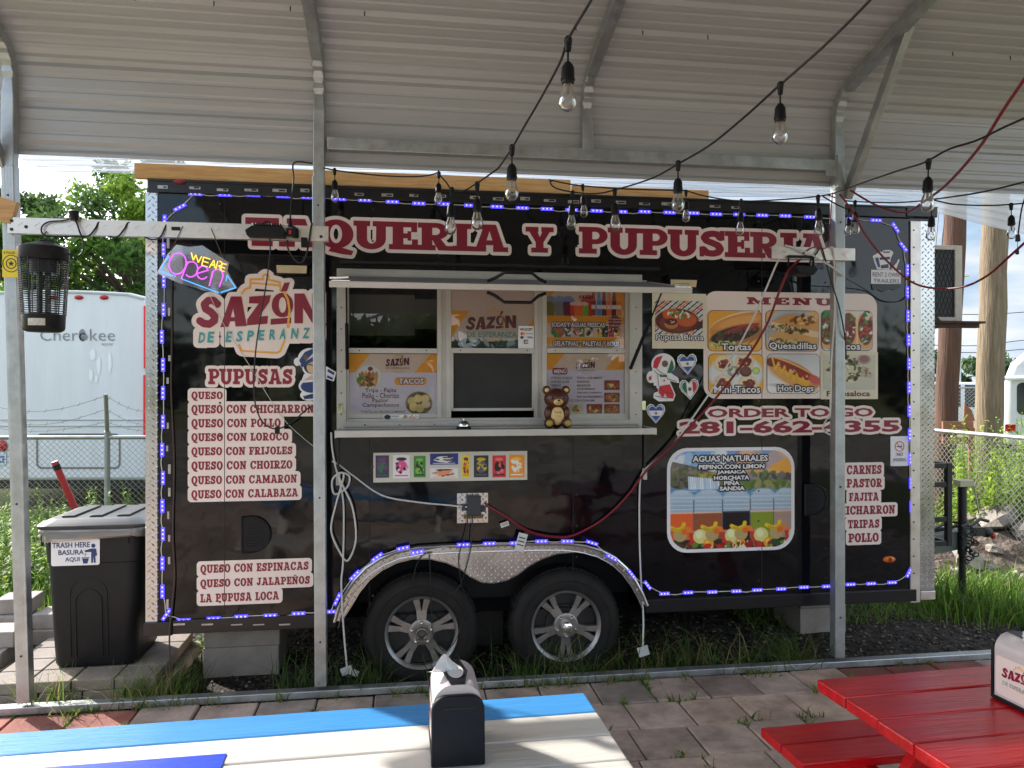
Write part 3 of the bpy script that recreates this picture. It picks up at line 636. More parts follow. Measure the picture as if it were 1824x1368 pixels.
# exterior lamps under the title, hatches, outlet
for px, py in ((522, 478), (1212, 503)):
    x, z = w(px, py); lp = sub('flood_lamp', TR)
    m = MB()
    for k in range(22): xk = x - .1 + k * .0095; m.box(xk, -.07, z + .012, xk + .004, -.0, z + .045)
    m.box(x - .1, -.06, z + .014, x + .1, 0, z + .03); m.box(x - .085, -.05, z - .04, x + .085, 0, z + .014); tb(m, 'lamp_housing', BLKPL, lp)
    m = MB(); m.add([(x - .082, -.052, z - .035), (x + .082, -.052, z - .035), (x + .085, -.06, z + .008), (x - .085, -.06, z + .008)], [(0, 1, 2, 3)]); tb(m, 'lamp_lens', pm('cream_lamp_lens', C(196, 180, 140), rough=.3, var=.1), lp)
for px0, py0, px1, py1, fl_ in ((432, 920, 482, 983, 1), (1432, 862, 1471, 916, 1)):
    x0, x1, z0, z1 = wrect(px0, py0, px1, py1); cz = (z0 + z1) / 2; r = (z1 - z0) / 2
    pts = [(x0, z0), (x1 - r, z0)] + [(x1 - r + r * math.cos(a), cz + r * math.sin(a)) for a in [rad(-90 + 15 * k) for k in range(1, 12)]] + [(x1 - r, z1), (x0, z1)]
    m = MB(); m.prism(pts, -.012, -.0005); h_ = tb(m, 'vent_hatch', BLKPL, bevel=.005)
    m = MB(); m.tube([(a, -.014, b) for a, b in pts] + [(pts[0][0], -.014, pts[0][1])], .006, 6)
    for k in range(9): zk = z0 + r * .3 + k * r * .17; m.box(x0 + .02, -.016, zk, x1 - .04, -.012, zk + .005)
    m.build('hatch_rim', BLKPL, h_, o=TO)
x0, x1, z0, z1 = wrect(814, 878, 869, 931); m = MB(); m.box(x0, -.006, z0, x1, -.0005, z1); diamond(m, lambda a, b: True, x0 + .004, x1, z0 + .004, z1, -.006, .022, .0095); ou = tb(m, 'outlet_plate', PLATE)
x0, x1, z0, z1 = wrect(831, 882, 855, 916); m = MB(); m.box(x0, -.06, z0, x1, -.006, z1); m.box(x0 - .03, -.05, z0 + .03, x0, -.02, z0 + .06); m.box(x1, -.05, z0 + .02, x1 + .03, -.02, z0 + .05); m.build('outlet_box', pm('grey_outlet_box', C(52, 54, 58), rough=.5), ou, o=TO, bevel=.004)
m = MB(); m.box(x0 - .018, -.02, z0 - .022, x1 + .018, -.006, z0); m.build('outlet_cover', pm('ochre_cover', C(120, 96, 40), rough=.5), ou, o=TO, bevel=.002)

# tongue, gas rack, jack (front of the trailer, right of the picture)
tg = sub('tow_hitch', TR)
m = MB(); m.beam((XR - .3, .55, .45), (4.0, 1.2, .45), .075, .15); m.beam((XR - .3, 1.85, .45), (4.0, 1.2, .45), .075, .15); m.box(XR, .6, .4, XR + .06, 1.8, .5); tb(m, 'tongue_frame', pm('grey_green_frame_paint', C(78, 84, 80), rough=.45, var=.2), tg, bevel=.004)
m = MB(); m.beam((3.93, 1.2, .5), (4.15, 1.2, .5), .07, .07); m.ball((4.19, 1.2, .49), .055, .05, .045); m.tube([(4.03, 1.2, .54), (4.13, 1.2, .6), (4.21, 1.2, .58)], .014); tb(m, 'coupler', STEELB, tg, smooth=True)
m = MB(); m.ball((4.25, 1.2, .46), .022, .02, .03); tb(m, 'coupler_tip', pm('red_plastic', C(190, 20, 24), rough=.4), tg, smooth=True)
m = MB()
for k in range(26):
    a = k * .43; q = Vector((3.93 + .05 * math.sin(a * 1.7) - .012 * (k % 4), 1.08 - .012 * k % .07, .56 - .011 * k)); t = k * 1.1
    ring = [q + Vector((.022 * math.cos(s) * math.cos(t), .022 * math.cos(s) * math.sin(t), .016 * math.sin(s))) for s in [j * math.pi / 5 for j in range(11)]]; m.tube(ring, .0055, 5, cap=False)
m.tube(spline([(3.1, 1.0, .56), (3.4, 1.05, .58), (3.7, 1.1, .55), (3.85, 1.1, .57), (3.9, 1.05, .6), (3.8, 1.0, .58)]), .012, 6); m.tube(spline([(3.1, .9, .55), (3.5, 1.0, .56), (3.8, 1.1, .6), (3.95, 1.1, .56)]), .009, 6)
tb(m, 'safety_chain', STEELB, tg, smooth=True)
jx, jy = 3.87, 1.08
m = MB(); m.tube([(jx, jy, .34), (jx, jy, .90)], .034, 14); m.tube([(jx, jy, .02), (jx, jy, .36)], .027, 12); m.lathe([(.07, 0), (.07, .012), (.03, .03)], (jx, jy, -.03), n=16); tb(m, 'jack_post', STEELB, tg, smooth=True, ang=30)
m = MB(); m.box(jx - .05, jy - .04, .895, jx + .075, jy + .04, .95); m.tube([(jx + .075, jy - .02, .93), (jx + .085, jy - .03, .9), (jx + .11, jy - .05, .68)], .007, 6); tb(m, 'jack_head', pm('zinc_plate', C(170, 168, 150), rough=.35, metal=.7), tg, bevel=.006)
m = MB(); ga, gb = XR + .02, XR + .60
for y in (.62, 1.05):
    for x in (ga, gb): m.box(x - .02, y - .02, .52, x + .02, y + .02, 1.14)
    for z in (.54, .72, .98, 1.12): m.box(ga, y - .015, z - .018, gb, y + .015, z + .018)
for x in (ga, gb):
    for z in (.54, 1.12): m.box(x - .015, .62, z - .018, x + .015, 1.05, z + .018)
tb(m, 'gas_bottle_rack', STEELB, tg, bevel=.003)
m = MB(); m.tube(spline([(XR + .01, .3, .42), (XR + .09, .28, .42), (XR + .13, .28, .34), (XR + .1, .3, .25), (XR + .02, .34, .22)]), .016, 8); tb(m, 'power_inlet_cord', BLKPL, tg, smooth=True)
m = MB(); m.box(XR + .003, .22, 2.12, XR + .53, .26, 2.15); m.box(XR + .003, .72, 2.12, XR + .53, .76, 2.15); m.box(XR + .003, .2, 2.15, XR + .56, .8, 2.165); m.beam((XR + .01, .26, 2.37), (XR + .25, .26, 2.14), .012, .06); m.beam((XR + .01, .74, 2.0), (XR + .4, .74, 2.13), .03, .03)
tb(m, 'shelf_bracket', pm('rusty_steel', C(70, 46, 36), rough=.7, var=.5, vs=18), TR, label='rusty steel bracket on the front wall')

# LED light chain round the panel edge
LED = [(294, 395, 90), (292, 445, 90), (292.5, 501, 90), (292, 552, 90), (289, 600, 90), (291, 650, 90), (291, 700, 90), (291, 751, 90), (289.6, 801, 90), (291, 851, 90), (290, 901, 90), (291, 951, 90), (290, 1003, 90), (290, 1053, 90), (297, 1094, 125),
 (328, 1104, 0), (381, 1101, 0), (430, 1097.5, 0), (482, 1095.5, 0), (532, 1092, 0), (587, 1089, 0), (602, 1063, -65), (632.5, 1021, -45), (672, 989, -35), (718, 973, -10), (743, 980, -8), (824, 967, 0), (870, 965, 0), (917, 964, 0), (962, 961, 0), (1007.5, 961, 2), (1051, 964, 18), (1086, 990, 30), (1120.5, 1019, 52), (1153, 1042, 52),
 (1183, 1057, 0), (1225, 1055, 0), (1268, 1054, 0), (1311, 1052.5, 0), (1348, 1050.5, 0), (1390.6, 1048.5, 0), (1431, 1045.5, 0), (1472, 1044, 0), (1514, 1040.5, 0), (1550.6, 1039, 0), (1588, 1037, 0), (1617.6, 1020, -60), (1623, 986, 90), (1623, 944, 90), (1622, 902, 90), (1621, 860, 90), (1620, 817, 90), (1619, 774, 90), (1618.5, 731.6, 90), (1618, 690, 90), (1618, 648, 90), (1617, 606, 90), (1616, 563, 90), (1615, 521, 90), (1615, 481, 90), (1608, 440, 50), (1594, 406, 55),
 (1559.6, 393, 0), (1518, 390, 0), (1442, 387, 0), (1398, 385, 0), (1357, 384, 0), (1316, 382.6, 0), (1275, 382, 0), (1234.6, 380, 0), (1192, 379, 0), (1148, 377.6, 0), (1106, 377.6, 0), (1062.6, 376, 0), (1018, 374.5, 0), (974, 372.6, 0), (930, 371, 0), (885, 368.6, 0), (838, 366.5, 0), (790, 364, 0), (746, 363, 0), (699, 360, 0), (650, 357, 0), (605, 355, 0), (549, 352, 0), (504, 350, 0), (452, 348, 0), (401, 347.5, 0), (348.6, 346, 0), (321, 370, -30)]
lc = sub('led_light_chain', TR)
wire = []
for i, (px, py, a) in enumerate(LED):
    off = .05 if (600 < px < 1150 and 955 < py < 1080) else .006; x, z = w(px, py)
    t = rad(-a); u = Vector((math.cos(t), 0, math.sin(t))); v = Vector((-math.sin(t), 0, math.cos(t))); c = Vector((x, -off, z)); L = .038 if py < 1000 or px < 640 else .032
    m = MB(); m.obox(c, u * L, v * .0095, Vector((0, .004, 0)), 0)
    for s in (-.62, 0, .62): m.obox(c + u * L * s + Vector((0, -.004, 0)), u * .0042, v * .0042, Vector((0, .0018, 0)), 1)
    m.build('led_module', [LEDB, LEDW], lc, o=TO)
    nx = LED[(i + 1) % len(LED)]; wire.append(c + Vector((0, .002, 0)))
    if math.hypot(nx[0] - px, nx[1] - py) < 95: 
        x2, z2 = w((px + nx[0]) / 2, (py + nx[1]) / 2); g = random.uniform(-.012, .004)
        wire.append(Vector((x2, -off, z2)) + (Vector((0, 0, g)) if a == 0 else Vector((g, 0, 0))))
m = MB(); m.tube(spline(wire + [wire[0]], 4), .0028, 5); m.build('chain_wire', CABW, lc, o=TO, smooth=True)
# ---------------------------------------------------------------- lettering and stickers on the trailer (all parts of it)
def sticker(name, layers, label=None, parent=TR, off=.0012, o=TO):   # layers: (shape, material), from the wall outwards
    m = MB(); mats = []
    for i, (VF, mt) in enumerate(layers):
        if mt not in mats: mats.append(mt)
        m.flat(VF, off + .0011 * i, mats.index(mt))
    ob = m.build(name, mats, parent, o=o)
    if label: ob['label'] = label
    return ob
def join(*vfs):
    V = []; Fc = []
    for a, b in vfs: k = len(V); V += a; Fc += [tuple(i + k for i in f) for f in b]
    return V, Fc
def srect(rect): x0, x1, z0, z1 = rect; return [(x0, z0), (x1, z0), (x1, z1), (x0, z1)], [(0, 1, 2, 3)]
def word(text, px0, px1, ytop0, ybot0, ytop1=None, ybot1=None, **k):
    ytop1 = ytop0 if ytop1 is None else ytop1; ybot1 = ybot0 if ybot1 is None else ybot1
    x0, zb0 = w(px0, ybot0); x1, zb1 = w(px1, ybot1); z0 = (zb0 + zb1) / 2; z1 = (w(px0, ytop0)[1] + w(px1, ytop1)[1]) / 2
    return slab_fit(text, x0, x1, z0, z1, **k)
def ftw(text, px0, py0, px1, py1, bold=0.0): return fit(ftext(text, bold), *wrect(px0, py0, px1, py1))
for t, a, b, yt0, yb0, yt1, yb1 in (('TAQUERIA', 437, 905, 386, 438, 402, 449), ('Y', 936, 986, 404, 450, 405, 450), ('PUPUSERIA', 1031, 1476, 408, 455, 413, 459)):
    VF = word(t, a, b, yt0, yb0, yt1, yb1, gap=.0 if t != 'Y' else .05)
    sticker('title_lettering', [(dilate(VF, .021), CREAM), (VF, MAROON)])
VF = word('PUPUSAS', 371, 521, 657, 685, 657, 684); sticker('heading_lettering', [(dilate(VF, .018), CREAM), (VF, MAROON)])
def listing(name, lines, pad):
    ops = []; txt = []
    for t, a, b, y0, y1, y2, y3 in lines:
        VF = word(t, a, b, y0, y1, y2, y3, gap=.07, space=.5); txt.append(VF)
        xs = [q[0] for q in VF[0]]; zs = [q[1] for q in VF[0] ]; z0 = w(a, y1)[1]; z1 = w(a, y0)[1]; z0 = (w(a, y1)[1] + w(b, y3)[1]) / 2; z1 = (w(a, y0)[1] + w(b, y2)[1]) / 2
        ops.append(RR(min(xs) - pad, z0 - pad, max(xs) + pad, z1 + pad, pad))
    sticker(name, [(shape(ops), CREAM), (join(*txt), MAROON)])
L1 = [('QUESO', 341, 397, 697.5, 711), ('QUESO CON CHICHARRON', 341, 559, 721, 736), ('QUESO CON POLLO', 341, 500, 746, 761), ('QUESO CON LOROCO', 341, 514, 771, 786), ('QUESO CON FRIJOLES', 341, 521, 796, 811), ('QUESO CON CHOIRZO', 341, 521, 821, 836.5), ('QUESO CON CAMARON', 341, 529, 846.5, 862), ('QUESO CON CALABAZA', 341, 531, 871.5, 887)]
listing('menu_list_lettering', [(t, a, b, y0, y1, y0, y1 - (b - 341) * .008 if y0 > 760 else y1) for t, a, b, y0, y1 in L1], .02)
listing('menu_list_lettering', [('QUESO CON ESPINACAS', 357, 549.5, 1007, 1021.5, 999, 1014), ('QUESO CON JALAPEÑOS', 357, 552, 1033, 1047, 1025, 1039), ('LA PUPUSA LOCA', 357, 497, 1058, 1073, 1053, 1068)], .02)
listing('menu_list_lettering', [('CARNES', 1508, 1570, 829, 845, 828, 844), ('PASTOR', 1508, 1571, 853, 868.5, 852, 867.5), ('FAJITA', 1512, 1565, 877.5, 892.5, 877, 892), ('CHICHARRON', 1484, 1594, 901.5, 917, 900, 915), ('TRIPAS', 1510, 1566, 926, 941, 925, 940), ('POLLO', 1511, 1565, 950, 966, 949, 965)], .018)

# the jar logo
def zm(p): return w(300 + p[0] / 5.472, 470 + p[1] / 5.472)
def zmk(ops): return [(s, [zm(q) for q in p]) for s, p in ops]
SA = [(1, p) for p in ([(505, 618), (610, 318), (712, 318), (765, 606), (655, 612), (648, 560), (602, 562), (585, 615)],)]
LOGO = STK([(478, 392), (440, 357), (390, 358), (352, 395), (365, 440), (415, 470), (452, 510), (448, 555), (400, 588), (345, 582), (308, 556)], 37, n=14)
LOGO += [PO((505, 618), (610, 318), (712, 318), (765, 606), (655, 612), (648, 560), (602, 562), (585, 615)), N(PO((608, 522), (632, 435), (648, 520)))]
LOGO += [PO((790, 320), (1000, 305), (985, 372), (885, 515), (972, 508), (965, 585), (765, 600), (770, 540), (880, 388), (785, 385))]
OLET = [EL(1112, 402, 105, 120, 30), N(EL(1112, 402, 36, 76, 26)), PO((998, 537), (1198, 524), (1195, 580), (995, 594)), PO((1130, 185), (1185, 180), (1155, 268), (1095, 272))]
NLET = [PO((1228, 290), (1325, 290), (1402, 450), (1402, 285), (1492, 285), (1492, 575), (1402, 577), (1312, 430), (1312, 580), (1228, 580))]
lg = shape(zmk(LOGO + OLET + NLET))
JARP = [[(800, 185), (800, 152), (925, 150), (922, 118), (945, 103), (975, 115), (975, 155), (1085, 180), (1085, 210), (800, 185)], [(800, 200), (795, 235), (750, 245), (718, 287)], [(1090, 212), (1092, 260)], [(690, 790), (712, 845), (740, 850), (1060, 868), (1090, 850), (1132, 750)]]
JARF = [(1130, 280), (1165, 350), (1182, 450), (1165, 615)]
jar = shape([o_ for p in JARP for o_ in STK([zm(q) for q in p], .0060)])
jarf = shape(STK([zm(q) for q in JARF], .0062))
bgops = [o_ for p in JARP + [JARF] for o_ in STK([zm(q) for q in p], .032)]
dl = dilate(lg, .026); esp = []
for ch, a, b, y0, y1 in (('D', 292, 352, 668, 772), ('E', 378, 438, 662, 768), ('E', 556, 612, 660, 765), ('S', 660, 718, 655, 760), ('P', 764, 826, 650, 755), ('E', 874, 930, 646, 745), ('R', 980, 1042, 640, 740), ('A', 1080, 1142, 632, 735), ('N', 1192, 1258, 628, 730), ('Z', 1304, 1370, 624, 728), ('A', 1412, 1480, 618, 722)):
    (xa, za), (xb, zb) = zm((a, y1)), zm((b, y0)); VF = fit(ftext(ch, .035), xa, xb, za, zb)
    VF = ([(x + (z - za) * .12, z) for x, z in VF[0]], VF[1]); esp.append(VF)
    bgops.append(RR(xa - .028, za - .028, xb + .034, zb + .03, .028))
V, Fc = dl; cream = shape([(1, [V[i] for i in f]) for f in Fc] + bgops + [N(PO(zm((838, 268)), zm((850, 240)), zm((1025, 258)), zm((1025, 272)))), N(PO(zm((770, 475)), zm((772, 420)), zm((815, 420))))])
sticker('logo_lettering', [(cream, CREAM), (jar, YEL), (lg, MAROON), (jarf, YEL), (join(*esp), TEAL)], label='jar logo reading SAZÓN DE ESPERANZA')

# menu board with six dishes
mn = sub('menu_board', TR)
x0, x1, z0, z1 = wrect(1253, 521, 1562, 710)
sticker('board_sheet', [(shape([RR(x0, z0, x1, z1, .085)]), CREAM), (word('MENU', 1330, 1484, 531, 543.5, 530, 543, gap=.16), MAROON)], parent=mn)
OUT = .007
def cap(text, a, y0, b, y1, parent, off=.0075, font='f', fg=None, bgm=None, r=OUT, bold=.02):
    VF = ftw(text, a, y0, b, y1, bold); return sticker('caption', [(dilate(VF, r, 7), bgm or INK), (VF, fg or WHITE)], parent=parent, off=off)
def food(kind, wd=104, ht=78):
    c = Canvas(wd, ht)
    br, dk, tan, gold = (120, 62, 32), (58, 34, 26), (206, 150, 84), (232, 166, 60)
    if kind == 'torta':
        c.vgrad(0, 1, (236, 168, 56), (238, 178, 84)); c.ell(.62, .34, .62, .30, (246, 226, 190), -14); c.ell(.6, .36, .6, .28, (214, 140, 66), -14); c.ell(.55, .28, .42, .14, (232, 168, 92), -14, 5, .5)
        c.ell(.52, .60, .52, .24, (176, 120, 66), -14); c.ell(.5, .58, .46, .18, dk, -14, 10); c.ell(.62, .44, .34, .07, (172, 52, 54), -16, 6); c.speck(.48, .6, .42, .13, 70, .045, [(40, 26, 22), (88, 56, 44), (112, 78, 60), (52, 38, 34), (66, 84, 40)], -14)
        c.speck(.75, .42, .14, .06, 12, .04, [(150, 50, 50), (196, 70, 60), (110, 130, 50)]); c.speck(.25, .84, .3, .08, 40, .04, [(186, 200, 120), (214, 220, 160), (140, 160, 70)]); c.poly([(.7, .86), (1, .62), (1, .5), (.88, .56)], (170, 116, 66))
    elif kind == 'quesadilla':
        c.vgrad(0, 1, (232, 176, 96), (220, 180, 130)); c.ell(.5, .52, .56, .56, (186, 190, 194)); c.ell(.52, .54, .5, .48, (160, 166, 172)); 
        c.poly([(.1, .26), (.45, .08), (1, .2), (1, .5), (.6, .42)], (214, 156, 80)); c.speck(.72, .22, .24, .1, 26, .06, [(96, 54, 26), (140, 82, 36), (236, 196, 120)])
        c.poly([(.1, .28), (.62, .42), (1, .52), (1, .66), (.5, .6), (.1, .46)], (230, 200, 150)); c.poly([(.06, .58), (.4, .5), (1, .68), (1, .92), (.5, .9), (.06, .78)], (214, 164, 98)); c.poly([(.06, .66), (.5, .76), (1, .82), (1, .96), (.4, .94), (.06, .8)], (224, 192, 142))
        for y in (.46, .82): c.speck(.5, y, .44, .09, 90, .035, [(118, 72, 40), (84, 48, 28), (176, 140, 96), (206, 190, 150), (92, 112, 44)], 8)
    elif kind == 'tacos':
        c.vgrad(0, 1, (226, 220, 208), (196, 190, 176)); c.rect(0, .55, .2, 1, (120, 180, 200)); 
        for k in range(4): c.line([(0, .6 + k * .12), (.2, .66 + k * .12)], .015, (240, 244, 246))
        for cx in (.1, .52, .86):
            c.ell(cx, .5, .2, .46, (224, 176, 110)); c.ell(cx, .46, .15, .40, (130, 50, 34), 0, 12); c.speck(cx, .46, .14, .36, 46, .05, [(150, 52, 36), (104, 36, 26), (186, 84, 50), (232, 226, 210), (50, 120, 50), (70, 146, 60)])
        c.speck(.1, .1, .1, .1, 14, .06, [(44, 112, 44), (70, 140, 60)]); c.speck(.9, .08, .1, .08, 12, .06, [(50, 120, 50), (220, 216, 200)]); c.line([(.69, .1), (.7, .9)], .012, (240, 216, 170))
    elif kind == 'mini':
        c.vgrad(0, 1, (240, 176, 50), (240, 170, 44)); c.ell(.5, .5, .5, .52, (206, 212, 216)); c.ell(.5, .5, .46, .47, (222, 226, 228))
        for x, y in ((.27, .24), (.66, .2), (.26, .72), (.72, .74)):
            c.ell(x, y, .18, .21, (226, 202, 160), 0, 4); c.ell(x, y, .15, .17, (236, 216, 178), 0, 5); c.speck(x + .01, y + .02, .11, .10, 34, .045, [(132, 56, 34), (98, 40, 28), (166, 80, 46), (120, 60, 60)])
        c.ell(.46, .44, .12, .14, (150, 160, 156)); c.speck(.46, .44, .09, .1, 22, .035, [(88, 110, 84), (220, 224, 214)]); c.ell(.68, .44, .11, .13, (90, 50, 44)); c.ell(.68, .42, .09, .1, (122, 74, 64)); c.ell(.87, .42, .075, .09, (160, 190, 60)); c.ell(.87, .42, .055, .065, (206, 220, 120))
    elif kind == 'hotdog':
        c.vgrad(0, 1, (206, 208, 212), (240, 240, 240)); c.ell(.5, .86, .42, .06, (176, 174, 172), 8, 0, .6); c.ell(.5, .5, .54, .27, (196, 134, 66), 27); c.ell(.46, .58, .48, .2, (222, 166, 94), 27, 3, .5); c.ell(.53, .42, .54, .15, (230, 182, 116), 27); c.ell(.52, .42, .54, .11, (150, 58, 44), 25, 4); c.ell(.9, .66, .13, .11, (206, 92, 84), 27, 3, .4); c.ell(.08, .22, .1, .1, (120, 46, 38), 25)
        c.line([(.1 + .115 * k * .5, .14 + .095 * k * .5 + (.2 if k % 2 else -.02)) for k in range(13)], .018, (236, 186, 40)); c.speck(.5, .44, .4, .06, 14, .03, [(190, 60, 60), (170, 50, 50), (226, 200, 170)], 26)
    elif kind == 'birria':
        for k in range(30): x = -.8 + k * .07; c.poly([(x, 1), (x + .055, 1), (x + .9, 0), (x + .845, 0)], [(46, 96, 56), (190, 186, 188), (120, 50, 40), (226, 120, 70), (60, 60, 70), (206, 206, 210)][k % 6])
        c.ell(.46, .6, .47, .38, (206, 180, 160)); c.poly([(.8, .64), (1, .58), (1, .8), (.7, .9)], (72, 36, 28)); c.ell(.46, .6, .45, .36, (92, 36, 26), 0, 4); c.ell(.46, .64, .36, .27, (120, 52, 36), 0, 5)
        c.ell(.34, .4, .18, .17, (206, 96, 40), 0, 8); c.ell(.66, .56, .21, .2, (196, 92, 42), 0, 8); c.speck(.5, .4, .24, .1, 46, .035, [(232, 228, 214), (96, 140, 70), (60, 104, 50), (214, 220, 190)], 8); c.ell(.34, .7, .14, .13, (186, 124, 66)); c.ell(.34, .62, .125, .1, (96, 24, 24)); c.speck(.34, .62, .06, .04, 6, .02, [(230, 210, 190)])
    elif kind == 'loca':
        c.vgrad(0, 1, (206, 204, 184), (196, 196, 176)); c.ell(.42, .42, .38, .42, (206, 204, 170), 0, 5); c.speck(.42, .42, .33, .36, 80, .05, [(70, 66, 44), (92, 88, 56), (226, 222, 190), (120, 110, 70), (56, 50, 40)]); c.ell(.78, .14, .13, .14, (176, 150, 140)); c.ell(.78, .13, .09, .1, (146, 106, 100)); c.poly([(.74, .28), (.96, .6), (.9, .66), (.7, .62)], (186, 178, 150)); c.speck(.82, .48, .09, .13, 30, .03, [(150, 120, 90), (210, 200, 170), (120, 96, 70)])
    return c
for kind, t, a, y0, b, y1, tx in (('torta', 'Tortas', 1261, 554, 1356, 625, (1284, 612, 1337, 624)), ('quesadilla', 'Quesadillas', 1364, 554, 1457, 625, (1369, 610, 1453, 624)), ('tacos', 'Tacos', 1463, 554, 1553, 624, (1484, 611, 1531, 623)), ('mini', 'Mini-Tacos', 1262, 631, 1358, 701, (1271, 687, 1353, 700)), ('hotdog', 'Hot Dogs', 1366, 631, 1459, 700, (1384, 686, 1448, 700))):
    rc = wrect(a, y0, b, y1); fr_ = sticker('picture_frame', [(shape([RR(rc[0] - .003, rc[2] - .003, rc[1] + .003, rc[3] + .003, .035)]), INK)], parent=mn, off=.0045)
    food(kind).build('dish_picture', rc, .0058, mn, PRINT, rnd=.033, o=TO); cap(t, *tx, mn)
rc = wrect(1461, 627, 1563, 711); sticker('pasted_sheet', [(srect(rc), BEIGE)], parent=mn, off=.0045)
food('loca', 100, 76).build('dish_picture', wrect(1466, 632, 1558, 694), .0058, mn, PRINT, o=TO)
sticker('caption', [(ftw('Pupusaloca', 1472, 696, 1549, 709, .02), DINK)], parent=mn, off=.0062)
bs = sub('dish_poster', TR); sticker('poster_sheet', [(srect(wrect(1161, 523, 1257, 621)), BEIGE)], parent=bs, off=.006)
food('birria').build('dish_picture', wrect(1166, 536, 1251, 596), .0072, bs, PRINT, o=TO); cap('Pupusa Birria', 1168, 596, 1252, 609, bs, off=.0085, r=.005, bold=.01)
# phone number
for t, a, y0, b, y1, b_ in (('ORDER TO GO', 1260, 727, 1555, 743, .035), ('281-662-4355', 1209, 749, 1602, 771, .04)):
    VF = ftw(t, a, y0, b, y1, b_); sticker('phone_lettering', [(dilate(VF, .017), CREAM), (VF, MAROON)], off=.0012 if t[0] == 'O' else .0034)
# fruit water poster
ap = sub('drinks_poster', TR); rc = wrect(1188, 797, 1415, 982); sticker('poster_border', [(shape([RR(*[rc[i] for i in (0, 2, 1, 3)], .13)]), WHITE)], parent=ap)
rc = wrect(1194, 803, 1409, 976); c = Canvas(240, 192)
c.vgrad(0, .34, (110, 160, 216), (206, 200, 190)); c.speck(.25, .1, .3, .08, 30, .09, [(170, 200, 230), (226, 232, 240), (130, 176, 226)], -8); c.speck(.75, .12, .3, .1, 34, .09, [(190, 170, 170), (226, 180, 150), (140, 140, 160), (236, 200, 160)], 10); c.speck(.85, .2, .2, .04, 14, .07, [(244, 190, 90), (240, 170, 70), (250, 214, 130)])
c.poly([(0, .1), (.2, .16), (.45, .26), (.45, .34), (0, .34)], (120, 112, 104)); c.speck(.15, .22, .16, .06, 40, .03, [(96, 92, 86), (140, 132, 120), (110, 124, 74)]); c.rect(0, .24, 1, .38, (120, 118, 100)); c.rect(0, .36, 1, .62, (96, 142, 186))
c.speck(.09, .31, .12, .07, 70, .03, [(70, 66, 60), (104, 100, 88), (90, 110, 50)]); c.speck(.78, .29, .24, .06, 110, .035, [(118, 112, 112), (152, 146, 146), (84, 80, 80), (104, 124, 66)]); c.speck(.36, .27, .14, .04, 40, .03, [(150, 140, 60), (110, 120, 50), (180, 160, 70)]); c.speck(.75, .35, .26, .025, 40, .04, [(104, 128, 60), (90, 110, 56), (150, 150, 90)])
for k in range(16): x = .15 + k * .016; c.line([(x, .265 + .002 * k), (x + .004, .385)], .007, random.choice([(236, 242, 250), (206, 222, 240), (180, 206, 232)]))
for k in range(30): y = random.uniform(.4, .6); x = random.random(); c.line([(x, y), (x + .12, y + .004)], .003, random.choice([(150, 190, 220), (70, 120, 170), (190, 214, 232)]))
for x, lq, wd in ((.09, (232, 100, 44), .115), (.31, (156, 84, 52), .12), (.54, (26, 18, 24), .115), (.765, (134, 152, 40), .11), (.95, (176, 146, 130), .1)):
    c.ell(x, .5, wd, .11, (176, 196, 212), 0, 3, .15); c.rect(x - wd, .5, x + wd, .66, (164, 184, 200), 4); c.rect(x - wd, .63, x + wd, .92, lq, 3); c.rect(x - wd * .5, .4, x + wd * .5, .44, (190, 206, 218), 3)
    for y in (.47, .51, .55, .59): c.line([(x - wd * .9, y), (x + wd * .9, y + .004)], .003, (212, 224, 232))
    c.line([(x - wd, .5), (x - wd, .9)], .004, (90, 96, 100)); c.line([(x + wd, .5), (x + wd, .9)], .003, (206, 214, 220)); c.rect(x - wd, .62, x + wd, .635, (226, 190, 170) if lq[0] > 60 else (70, 60, 60))
c.rect(0, .9, 1, 1, (52, 44, 30))
for x in (.0, .26, .5, .79):
    c.ell(x + .08, .85, .055, .07, (186, 160, 110), 0, 6); c.ell(x + .13, .86, .0, .0, (0, 0, 0)) if False else None
    c.poly([(x + .15, .82), (x + .21, .82), (x + .2, .95), (x + .165, .95)], (196, 60, 50)); c.ell(x + .18, .82, .032, .015, (226, 110, 96)); c.ell(x + .245, .87, .06, .075, (222, 214, 130), -20, 4); c.ell(x + .235, .85, .03, .04, (236, 236, 186), -20, 3, .6); c.ell(x + .31, .95, .045, .055, (236, 160, 30), 0, 3); c.ell(x + .3, .935, .015, .02, (250, 206, 120), 0, 0, .6)
    c.line([(x + .0, .77), (x + .05, .8), (x + .1, .78), (x + .11, .74)], .016, (232, 196, 40)); c.line([(x + .02, .79), (x + .07, .81), (x + .12, .78)], .012, (206, 168, 30)); c.ell(x + .14, .8, .03, .03, (236, 130, 40)); c.ell(x + .115, .82, .025, .03, (230, 110, 30))
    c.speck(x + .12, .97, .12, .03, 16, .03, [(196, 50, 40), (150, 30, 30), (40, 80, 40), (230, 230, 180), (96, 140, 50)])
c.build('drinks_picture', rc, .0026, ap, PRINT, rnd=.12, o=TO)
for t, a, y0, b, y1, bo in (('AGUAS NATURALES', 1233, 811, 1367, 822, .03), ('PEPINO.CON LIMON', 1244, 827, 1361, 835, .04), ('JAMAICA', 1277, 837.5, 1328, 845, .04), ('HORCHATA', 1271, 847, 1334, 854.5, .04), ('PIÑA', 1289, 855, 1317, 864, .04), ('SANDIA', 1281, 866, 1326, 873.5, .04)): cap(t, a, y0, b, y1, ap, off=.0042 + .0005 * (y0 % 3), r=.008, bold=bo)
